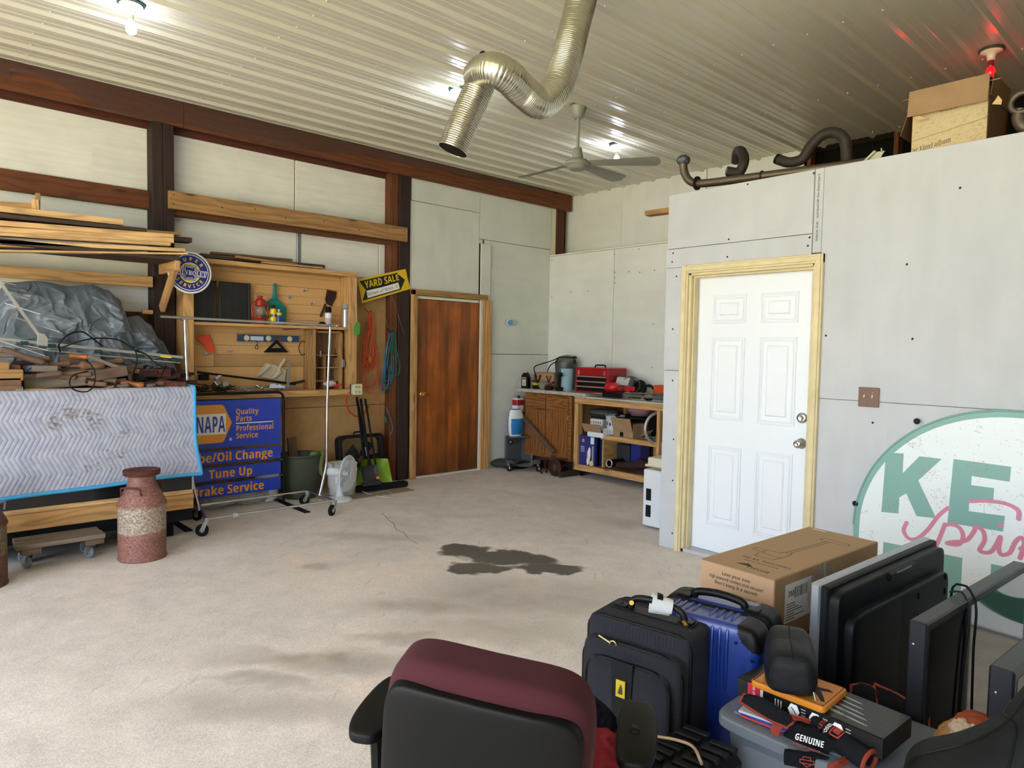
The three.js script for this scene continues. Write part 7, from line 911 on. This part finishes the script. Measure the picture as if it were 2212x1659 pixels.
{ // carton of a stick vacuum, box below
  const t = thing('vacuum_box', 'long cardboard carton printed with a stick vacuum drawing, lying on a lower box', 'cardboard box', [-1.315, 0.4, -2.865], -0.06), w = 0.325, l = 0.87, h = 0.26;
  P(t, 'carton', B(w, h, l, [0, h / 2, 0], [0, 0, 0], 0.003), card);
  const bk = '#33291f';
  P(t, 'front_print', pl(w - 0.006, h - 0.006, [0, h / 2, l / 2 + 0.0008]), mat('#ffffff', 0.8, { map: cv(640, 512, (g, W2, H2) => { g.fillStyle = '#b59270'; g.fillRect(0, 0, W2, H2); txt(g, 'Love your new', 320, 62, 36, bk); txt(g, 'high powered cordless stick vacuum?', 320, 104, 36, bk, { sx: 0.74 }); txt(g, "Don't keep it a secret!", 320, 146, 36, bk); txt(g, 'Let us, and millions of others, know what', 320, 206, 23, bk, { sx: 0.8 }); txt(g, 'you think! Just search for BISSELL 3797V', 320, 236, 23, bk, { sx: 0.8 }); txt(g, 'and leave your star rating review.', 320, 266, 23, bk, { sx: 0.8 }); g.fillStyle = 'rgba(150,105,70,.35)'; g.fillRect(0, 330, W2, 110); }) }));
  P(t, 'top_print', xf(pl(w - 0.006, l - 0.006), [0, h + 0.0008, 0], [-PI / 2, 0, 0]), mat('#ffffff', 0.8, { map: cv(400, 1070, (g, W2, H2) => { g.fillStyle = '#aa8b68'; g.fillRect(0, 0, W2, H2); g.strokeStyle = '#4a3a2a'; g.lineWidth = 5; const pth = (p) => { g.beginPath(); p.forEach((q, k) => g[k ? 'lineTo' : 'moveTo'](...q)); g.stroke(); }; pth([[225, 230], [200, 620]]); pth([[245, 232], [222, 620]]); pth([[180, 210], [190, 178], [330, 190], [345, 215], [330, 232], [200, 232], [180, 210]]); pth([[190, 620], [240, 622], [240, 720], [190, 740], [120, 720], [115, 660], [190, 650], [190, 620]]); pth([[115, 660], [60, 650], [55, 700], [118, 716]]); pth([[120, 740], [130, 800], [230, 800], [238, 726]]); g.fillStyle = '#e0dacd'; g.fillRect(40, 20, 80, 18); txt(g, 'CleanView  XR Pet', 230, 860, 34, bk, { r: PI, sx: 0.9 }); txt(g, 'Powered by XL200', 230, 905, 22, bk, { r: PI }); g.fillStyle = bk; g.beginPath(); g.moveTo(190, 950); g.lineTo(240, 990); g.lineTo(140, 990); g.fill(); txt(g, 'BISSELL', 270, 1000, 34, bk, { r: PI }); }) }));
  P(t, 'shipping_label', pl(0.2, 0.15, [w / 2 + 0.001, 0.15, 0.26], [0, PI / 2, 0]), mat('#ffffff', 0.6, { map: cv(200, 150, (g) => { g.fillStyle = '#d6d2cb'; g.fillRect(0, 0, 200, 150); g.fillStyle = '#222'; for (let i = 0; i < 20; i++) g.fillRect(70 + i * 5, 20, rnd(1, 4), 42); for (let y = 78; y < 140; y += 10) g.fillRect(14, y, rnd(50, 150), 3); txt(g, '3M', 46, 40, 30, '#222'); }) })); P(t, 'tape', [B(w * 0.9, 0.002, 0.06, [0, 0.075, l / 2 - 0.03])], card); P(t, 'packing_tape', pl(w - 0.01, 0.05, [0, 0.06, l / 2 + 0.0016]), mat('#c8a37b', 0.18, { transparent: true, opacity: 0.45 }));
  const pf = thing('clear_plastic', 'torn clear plastic film standing on the carton side', 'plastic film', [-1.1, 0.4, -2.75]); PW(pf, 'film', surf((u, v) => [-1.115 + 0.02 * fbm(u * 4, v * 4, 3), 0.42 + 0.27 * v * (0.55 + 0.45 * Math.sin(u * PI * 0.7 + 0.4)), -2.62 - 0.26 * u + 0.08 * v], 20, 20), mat('#dde0e2', 0.15, { transmission: 0.85, thickness: 0, side: THREE.DoubleSide }));
  one('cardboard_box', 'dark taped cardboard box under the stick vacuum carton', 'cardboard box', xf(B(0.5, 0.39, 0.7, [0, 0.196, 0], [0, 0, 0], 0.004), [-1.25, 0, -2.88], [0, -0.06, 0]), cardDark);
}
{ // televisions on the floor
  const tv = (label, c, turn, w, h, f) => { const t = thing('television', label, 'television', c, turn, 'flat televisions standing by the wall'); f(t, w, h); return t; };
  const sil = mat('#a9adb4', 0.32, { metalness: 0.75 }), shell = mat('#0e1013', 0.5), vent = mat('#0b0c0e', 0.6);
  tv('silver framed television seen from its black vented back', [-0.945, 0, -2.815], -PI / 2 - 0.05, 0.98, 0.65, (t, w, h) => {
    P(t, 'bezel', B(w, h, 0.035, [0, h / 2 + 0.07, 0.02], [0, 0, 0], 0.006), sil); P(t, 'rear_bezel', B(w - 0.008, h - 0.008, 0.03, [0, h / 2 + 0.07, -0.008], [0, 0, 0], 0.006), shell); P(t, 'screen', pl(w - 0.08, h - 0.09, [0, h / 2 + 0.075, 0.0382]), mat('#050506', 0.1));
    P(t, 'back_cover', [sq([0, h / 2 + 0.065, -0.025], [w / 2 - 0.012, h / 2 - 0.012, 0.035], 0.1, 0.1), sq([0, h / 2 + 0.04, -0.045], [w / 2 - 0.05, h / 2 - 0.07, 0.05], 0.16, 0.14)], shell); P(t, 'top_handle', B(0.24, 0.03, 0.05, [-0.02, h + 0.035, -0.045], [0, 0, 0], 0.006), shell); const lt = []; for (let i = 0; i < 7; i++) lt.push(B(0.012, 0.005, 0.004, [-0.08 + i * 0.02, h + 0.044, -0.071])); P(t, 'badge_letters', lt, mat('#6d7076', 0.4)).userData.kind = 'stuff';
    const vs = []; for (let r = 0; r < 44; r++) for (let k = 0; k < 30; k++) vs.push(pl(0.008, 0.0035, [-0.4 + k * 0.0155 + (r % 2) * 0.007, 0.2 + r * 0.0095, -0.0955], [0, PI, 0])); P(t, 'vent_slots', vs, mat('#020203', 0.9)).userData.kind = 'stuff'; for (const [x, y] of [[-0.1, 0.58], [-0.1, 0.5], [-0.38, 0.6], [-0.38, 0.54]]) P(t, 'screw_slot', B(0.012, 0.024, 0.004, [x, y, -0.0955]), mat('#000000', 0.9)); P(t, 'stand', [B(0.3, 0.02, 0.2, [0, 0.01, -0.01]), B(0.08, 0.08, 0.04, [0, 0.05, -0.01])], shell);
  });
  tv('slim dark television with glossy screen and a cable hanging over its top', [-0.615, 0, -2.71], PI / 2 - 0.06, 0.97, 0.65, (t, w, h) => {
    const fr = mat('#24262b', 0.4, { metalness: 0.3 }); P(t, 'cabinet_frame', B(w, h, 0.05, [0, h / 2 + 0.07, 0], [0, 0, 0], 0.005), fr); P(t, 'screen', pl(w - 0.05, h - 0.06, [0, h / 2 + 0.075, 0.0258]), mat('#040405', 0.06, { clearcoat: 0.6, clearcoatRoughness: 0.03 })); P(t, 'stand', [B(0.3, 0.02, 0.22, [0, 0.01, 0]), B(0.1, 0.08, 0.04, [0, 0.05, 0])], shell); P(t, 'side_screw', S(0.005, [-w / 2 - 0.001, h, -0.01], [0.5, 1, 1], 8, 6), steel);
    P(t, 'hanging_cable', [T([[-0.13, 0.3, 0.045], [-0.13, 0.55, 0.04], [-0.125, 0.69, 0.04], [-0.1, 0.74, 0.01], [-0.08, 0.74, -0.02], [-0.07, 0.7, -0.05], [-0.06, 0.4, -0.05]], 0.004), T([[-0.22, 0.25, 0.035], [-0.2, 0.5, 0.034], [-0.17, 0.66, 0.034], [-0.15, 0.735, 0.01], [-0.15, 0.73, -0.03]], 0.0035)], black);
  });
  tv('dark television cut off by the photo edge, standing nearest the viewer', [-0.4, 0, -2.66], PI / 2 - 0.06, 0.95, 0.6, (t, w, h) => { P(t, 'cabinet_frame', B(w, h, 0.06, [0, h / 2 + 0.07, 0], [0, 0, 0], 0.006), mat('#2a2c33', 0.4, { metalness: 0.3 })); P(t, 'screen', pl(w - 0.05, h - 0.06, [0, h / 2 + 0.075, 0.031]), mat('#050506', 0.1)); P(t, 'stand', [B(0.3, 0.02, 0.22, [0, 0.01, 0]), B(0.1, 0.08, 0.04, [0, 0.05, 0])], shell); P(t, 'side_screw', S(0.005, [-w / 2 - 0.001, h, -0.01], [0.5, 1, 1], 8, 6), steel); });
}
{ // grey tote and what lies on it
  const c = [-0.77, 0, -2.0], t = thing('storage_tote', 'grey plastic storage tote with lid heaped with things', 'storage tote', c, 0.02), gm = mat('#666d78', 0.42);
  P(t, 'tub', [xf(new THREE.CylinderGeometry(0.5, 0.44, 0.4, 4, 1), [0, 0, 0], [0, PI / 4, 0]).translate(0, 0.2, 0).scale(0.68, 1, 0.5)], gm); P(t, 'tub_wall', sq([0, 0.205, 0], [0.25, 0.205, 0.175], 0.1, 0.14), gm); P(t, 'lid', [sq([0, 0.415, 0], [0.285, 0.022, 0.205], 0.25, 0.22), B(0.48, 0.02, 0.32, [0, 0.43, 0], [0, 0, 0], 0.008)], gm);
  const mag = (l, y, dx, col, r) => one('magazine', l, 'magazine', xf(B(0.2, 0.006, 0.27, [0, 0, 0], [0, 0, 0], 0.001), [-0.89 + dx, y, -1.965], [0, r, 0]), col); mag('red covered magazine at the bottom of the tote pile', 0.4435, 0, mat('#b23a45', 0.4), 0.1); mag('royal blue magazine between the red and pale magazines', 0.4505, -0.005, mat('#1f46a8', 0.4), 0.06); mag('pale grey magazine on top of the blue magazine', 0.4575, -0.012, mat('#b9c2c8', 0.35), 0.16);
  const kb = thing('tool_set_box', 'flat black tool set carton with red tool pictures on the tote', 'carton', [-0.805, 0.47, -1.955], -0.06), kw = 0.42, kd = 0.175, kh = 0.055; P(kb, 'carton', B(kw, kh, kd, [0, kh / 2, 0], [0, 0, 0], 0.002), mat('#0a0b0d', 0.5));
  P(kb, 'front_print', pl(kw - 0.004, kh - 0.004, [0, kh / 2, kd / 2 + 0.0006]), mat('#ffffff', 0.35, { map: cv(940, 110, (g, w, h) => { g.fillStyle = '#0e0f11'; g.fillRect(0, 0, w, h); g.fillStyle = '#c31f3a'; g.fillRect(74, 0, 92, h); g.fillStyle = '#d8d9dc'; g.fillRect(166, 0, 20, h); g.save(); txt(g, 'Snap-Set', 118, 55, 24, '#f0e8e8', { r: -PI / 2, w: 'italic ' }); g.restore(); for (const x of [400, 540, 680]) { g.fillStyle = '#e6e8ea'; g.beginPath(); for (let k = 0; k < 6; k++) g.lineTo(x + 40 * Math.cos(k * 1.047), 55 + 44 * Math.sin(k * 1.047)); g.fill(); g.strokeStyle = '#3a3c40'; g.lineWidth = 7; g.beginPath(); g.moveTo(x - 16, 40); g.lineTo(x + 18, 74); g.stroke(); g.fillStyle = '#b9bbbe'; for (let k = 0; k < 4; k++) g.fillRect(x + 48, 24 + k * 18, 30, 5); } g.fillStyle = '#c9cbce'; for (let k = 0; k < 3; k++) g.fillRect(270 + k * 20, 30, 8, 50); }) }));
  P(kb, 'top_print', xf(pl(kw - 0.004, kd - 0.004), [0, kh + 0.0006, 0], [-PI / 2, 0, 0]), mat('#ffffff', 0.3, { map: cv(640, 240, (g, w, h) => { g.fillStyle = '#141517'; g.fillRect(0, 0, w, h); for (const [x, y, c2] of [[330, 40, '#a8324a'], [350, 78, '#a8324a'], [372, 116, '#a8324a'], [400, 150, '#8d939a'], [420, 188, '#8d939a']]) { g.fillStyle = c2; g.beginPath(); g.ellipse(x, y, 46, 9, 0.1, 0, 7); g.fill(); g.fillStyle = '#9aa0a6'; g.beginPath(); g.ellipse(x + 90, y + 8, 52, 6, 0.1, 0, 7); g.fill(); } g.strokeStyle = '#4a4c50'; g.strokeRect(540, 120, 60, 50); }) }));
  const of = thing('orange_folder', 'orange leather zip folder with a dark running animal print', 'folder', [-0.86, 0.526, -1.935], 0.02); P(of, 'cover', [xf(E(rr(0.215, 0.165, 0.015), 0.02, { b: 0.006, bs: 3 }), [0, 0, 0], [-PI / 2, 0, 0])], mat('#c57a1e', 0.3)); P(of, 'stitch_line', T(rr(0.2, 0.15, 0.01).map(([a, b]) => [a, 0.0205, b]), 0.001, { closed: true, n: 60, s: 5 }), mat('#5b3512', 0.6)); P(of, 'animal_print', xf(E([[-0.02, 0.03], [0.02, 0.032], [0.05, 0.022], [0.075, 0.03], [0.09, 0.02], [0.075, 0.015], [0.06, 0.008], [0.085, -0.03], [0.095, -0.05], [0.085, -0.052], [0.06, -0.02], [0.02, 0.0], [-0.01, -0.02], [0.0, -0.045], [-0.012, -0.046], [-0.03, -0.01], [-0.05, 0.01]], 0.001, { b: 0 }), [0, 0.02, 0], [-PI / 2, 0, 0]), mat('#2a1a0c', 0.5));
  const leT = tex(256, 256, (u, v) => 150 + 100 * Math.abs(n3(u * 60, v * 60, 2)) + 40 * n3(u * 25, v * 25, 5), 3, 3, false);
  const pc = thing('leather_pouch', 'grained black leather toiletry pouch sitting on the orange folder', 'pouch', [-0.885, 0.547, -1.93], 0.5), pm = mat('#16171b', 0.42, { bumpMap: leT, bumpScale: 0.0015 }); P(pc, 'pouch_body', sq([0, 0.06, 0], [0.07, 0.062, 0.115], 0.45, 0.4, { bend: (p) => [p[0] * (1 - 2.2 * Math.max(0, p[1]) * 1.4), p[1] - (p[2] > 0 ? 0 : p[2] * 0.12), p[2]] }), pm); P(pc, 'end_piping', T(rr(0.115, 0.1, 0.035).map(([a, b]) => [a * (1 - 1.6 * Math.max(0, b)), b + 0.06, 0.1]), 0.003, { closed: true, n: 60 }), black); P(pc, 'zipper', T([[0, 0.128, -0.09], [0, 0.124, 0], [0, 0.118, 0.09], [0, 0.09, 0.112]], 0.003), black); P(pc, 'zipper_pull', C([0.055, 0.03, 0.112], [0.06, 0.01, 0.117], 0.003), steel);
}
{ // black apron with red edging, strap pieces
  const ap = thing('work_apron', 'black canvas motorcycle apron with rust red edging and lettering spilling over the tote', 'apron', [-0.8, 0.44, -1.8]), bk = mat('#131418', 0.95), rd = mat('#87301f', 0.85);
  // soft cloth pad between two edge lines, pillowed by h; edging tube round it
  const pad = (n, A, Bv, h, m, edge) => { const ca = new THREE.CatmullRomCurve3(A.map(V)), cb = new THREE.CatmullRomCurve3(Bv.map(V)), fn = (u, v) => { const p = ca.getPoint(u).lerp(cb.getPoint(u), v), e = Math.pow(Math.sin(PI * clamp(v)), 0.5) * Math.pow(Math.sin(PI * clamp(u)), 0.3); p.y += h * e + 0.006 * fbm(u * 7, v * 5, h * 90, 2) * e; return p.toArray(); }; PW(ap, n, surf(fn, 34, 14, 0.008), m); if (edge) { const r = []; for (let i = 0; i <= 14; i++) r.push(fn(i / 14, 0)); for (let i = 1; i <= 4; i++) r.push(fn(1, i / 4)); for (let i = 13; i >= 0; i--) r.push(fn(i / 14, 1)); for (let i = 3; i >= 1; i--) r.push(fn(0, i / 4)); PW(ap, 'red_edging', T(r, 0.0042, { closed: true, n: 120, s: 6 }), rd); } };
  pad('loop_flap', [[-.987,.475,-1.837], [-.941,.475,-1.824], [-.884,.47,-1.817], [-.838,.465,-1.825]], [[-.976,.5,-1.842], [-.918,.51,-1.832], [-.857,.5,-1.835], [-.817,.49,-1.839]], 0.02, bk, true);
  pad('red_strap', [[-.84,.48,-1.855], [-.865,.475,-1.825], [-.881,.45,-1.816], [-.867,.42,-1.812], [-.838,.4,-1.809]], [[-.816,.475,-1.839], [-.845,.465,-1.825], [-.857,.445,-1.822], [-.848,.42,-1.821], [-.828,.4,-1.821]], 0.006, rd); pad('red_strap', [[-.84,.49,-1.834], [-.794,.49,-1.845], [-.764,.485,-1.858]], [[-.839,.5,-1.836], [-.794,.5,-1.85], [-.761,.495,-1.862]], 0.004, rd);
  pad('lettered_panel', [[-.851,.435,-1.827], [-.798,.43,-1.826], [-.737,.425,-1.831]], [[-.81,.49,-1.825], [-.762,.49,-1.825], [-.7,.48,-1.83]], 0.015, bk);
  const a = [-.787,.485,-1.874], b = [-.628,.46,-1.842], r = 0.029, D = V(b).sub(V(a)).normalize(), side = D.clone().cross(new THREE.Vector3(0, 1, 0)).normalize(), up = side.clone().cross(D), patch = (u0, u1, f0, f1, k) => surf((u, v) => { const f = f0 + (f1 - f0) * v, p = V(a).lerp(V(b), u0 + (u1 - u0) * u); return p.addScaledVector(up, (r + k) * Math.cos(f)).addScaledVector(side, (r + k) * Math.sin(f)).toArray(); }, 12, 12);
  PW(ap, 'tool_roll', turned(a, b, [[0.001, 0.0], [r * 0.8, 0.0], [r, 0.06], [r, 1], [r * 0.85, 1], [r * 0.85, 0.9], [0.001, 0.9]], 22), bk); PW(ap, 'red_edging', xf(new THREE.TorusGeometry(r, 0.006, 8, 26), [0, 0, 0], [0, 0, 0]).applyQuaternion(new THREE.Quaternion().setFromUnitVectors(new THREE.Vector3(0, 0, 1), D)).translate(...b), rd);
  const pm = (w, h, draw) => mat('#ffffff', 0.85, { transparent: true, alphaTest: 0.4, side: THREE.DoubleSide, map: cv(w, h, (g) => { g.clearRect(0, 0, w, h); draw(g, w, h); }) });
  PW(ap, 'lettering', patch(0.12, 0.55, 1.5, -0.9, 0.0015), pm(200, 190, (g) => { txt(g, 'HARLEY', 40, 95, 40, '#a0392c', { r: PI / 2 }); txt(g, '-DAVIDSON', 88, 95, 38, '#dcdcd8', { r: PI / 2, sx: 0.86 }); g.strokeStyle = '#a0392c'; g.lineWidth = 9; g.beginPath(); g.moveTo(120, 40); g.lineTo(190, 50); g.lineTo(196, 95); g.lineTo(190, 140); g.lineTo(120, 150); g.closePath(); g.stroke(); for (let i = 0; i < 3; i++) g.strokeRect(136, 62 + i * 22, 40, 12); }));
  const print = (p, q, s2, t2, s, col, w, h, sx) => PW(ap, 'lettering', quad(p, q, s2, t2), pm(w, h, (g) => txt(g, s, w / 2, h / 2, h * 0.9, col, { sx })));
  print([-.791,.482,-1.746], [-.711,.474,-1.782], [-.709,.5,-1.785], [-.788,.508,-1.751], 'GENUINE', '#e2e2de', 300, 70, 0.85); print([-.799,.462,-1.759], [-.725,.452,-1.794], [-.722,.462,-1.793], [-.796,.472,-1.759], 'HARLEY MOTOR', '#9a3529', 300, 40, 0.9);
  pad('pouch_flap', [[-.811,.4,-1.757], [-.763,.4,-1.781], [-.719,.39,-1.826]], [[-.809,.44,-1.755], [-.765,.44,-1.78], [-.717,.435,-1.811]], 0.016, bk); PW(ap, 'shield_emblem', quad([-.756,.435,-1.723], [-.725,.432,-1.747], [-.728,.462,-1.75], [-.758,.465,-1.726]), pm(128, 96, (g) => { g.strokeStyle = '#a33b30'; g.lineWidth = 6; g.strokeRect(8, 36, 112, 26); g.beginPath(); g.moveTo(30, 36); g.lineTo(34, 10); g.lineTo(94, 10); g.lineTo(98, 36); g.moveTo(24, 62); g.lineTo(64, 90); g.lineTo(104, 62); g.stroke(); }));
  pad('red_strap', [[-.701,.43,-1.762], [-.683,.43,-1.801], [-.672,.44,-1.84]], [[-.708,.44,-1.784], [-.687,.45,-1.799], [-.687,.455,-1.839]], 0.006, rd);
  pad('side_flap', [[-.749,.38,-2.206], [-.691,.36,-2.212], [-.588,.34,-2.202]], [[-.769,.47,-2.272], [-.685,.47,-2.251], [-.62,.43,-2.278]], 0.02, bk, true); pad('side_flap', [[-.819,.42,-2.22], [-.777,.42,-2.226], [-.743,.42,-2.224]], [[-.824,.46,-2.228], [-.8,.46,-2.267], [-.763,.46,-2.264]], 0.015, bk, true); pad('red_strap', [[-.662,.4,-2.033], [-.635,.4,-2.058], [-.598,.39,-2.066]], [[-.664,.41,-2.047], [-.638,.41,-2.077], [-.6,.4,-2.085]], 0.006, rd);
  const gl = thing('work_glove', 'crumpled tan and orange leather glove with pale lining beside the televisions', 'glove', [-0.49, 0.3, -2.2]); PW(gl, 'leather_shell', lump([-0.49, 0.42, -2.17], [0.075, 0.085, 0.07], { d: 20, a: 0.16, seed: 5 }), mat('#9c6e3c', 0.85)); PW(gl, 'orange_cuff', lump([-0.465, 0.485, -2.19], [0.06, 0.04, 0.055], { d: 16, a: 0.16, seed: 9 }), mat('#8e3d20', 0.85)); PW(gl, 'cloth_lining', lump([-0.485, 0.475, -2.145], [0.045, 0.035, 0.045], { d: 22, a: 0.3, seed: 3, k: 0.9, cloth: true }), mat('#b9a78e', 0.9));
  one('cardboard_box', 'small cardboard box hidden under the tan glove', 'cardboard box', BB([-0.58, 0, -2.32], [-0.4, 0.35, -2.05]), cardDark);
}
{ // vented heater, jacket, cords, second chair
  const h = thing('space_heater', 'black ribbed plastic space heater between the chair and the tote', 'heater', [-1.035, 0, -1.62], -0.1), hm = mat('#15161a', 0.4); P(h, 'casing', B(0.2, 0.375, 0.3, [0, 0.19, 0], [0, 0, 0], 0.02), hm); for (let i = 0; i < 7; i++) for (const s of [-1, 1]) P(h, 'top_rib', B(0.078, 0.014, 0.024, [s * 0.047, 0.383, -0.12 + i * 0.04], [0, 0.25, 0], 0.005), hm);
  one('tan_cord', 'thin tan electric cord lying across the ribbed heater', 'cord', T([[-1.122,.4,-1.605], [-1.065,.405,-1.629], [-1.017,.405,-1.637], [-.969,.405,-1.6], [-.988,.3,-1.673]], 0.0045), mat('#b49a80', 0.6));
  const j = thing('red_jacket', 'red cloth with dark navy fleece bundled on the chair seat', 'jacket', [-1.03, 0.5, -1.2]); PW(j, 'red_cloth', lump([-1.0, 0.55, -1.2], [0.09, 0.07, 0.1], { d: 20, a: 0.15, seed: 4 }), mat('#7d1022', 0.85)); PW(j, 'navy_fleece', lump([-1.07, 0.585, -1.24], [0.09, 0.075, 0.06], { d: 24, a: 0.1, seed: 7, k: 2 }), mat('#10111c', 1));
  const c = thing('vinyl_seat', 'black vinyl motorcycle seat with stitched seams at the photo corner', 'seat', [-0.3, 0.0, -1.5]), vm = mat('#17191b', 0.55, { bumpMap: weave, bumpScale: 0.0003 });
  const ridge = [[-.503,.56,-1.687], [-.499,.6,-1.7], [-.484,.62,-1.736], [-.415,.66,-1.773], [-.361,.7,-1.837], [-.327,.76,-1.903], [-.288,.8,-2.095]], rows = [[-0.1, -0.35], [-0.06, -0.08], [0, 0], [0.09, 0.012], [0.17, -0.03], [0.22, -0.12], [0.23, -0.35]].map(([k, dy]) => new THREE.CatmullRomCurve3(ridge.map((p) => V([p[0] + k * 0.25, p[1] + dy, p[2] + k])))), sf = (u, v) => new THREE.CatmullRomCurve3(rows.map((r) => r.getPoint(u))).getPoint(v).toArray();
  PW(c, 'seat_pad', [surf(sf, 40, 40)], vm); PW(c, 'seam', T(Array.from({ length: 16 }, (_, i) => sf(i / 15, 0.5)), 0.003), black); PW(c, 'seam', T(Array.from({ length: 12 }, (_, i) => sf(0.72 + 0.03 * Math.sin(i), 0.2 + i * 0.05)), 0.0025), black); PW(c, 'support_stand', BB([-0.32, 0, -1.62], [-0.2, 0.45, -1.5], 0.01), black);
}

renderer.render(scene, camera);
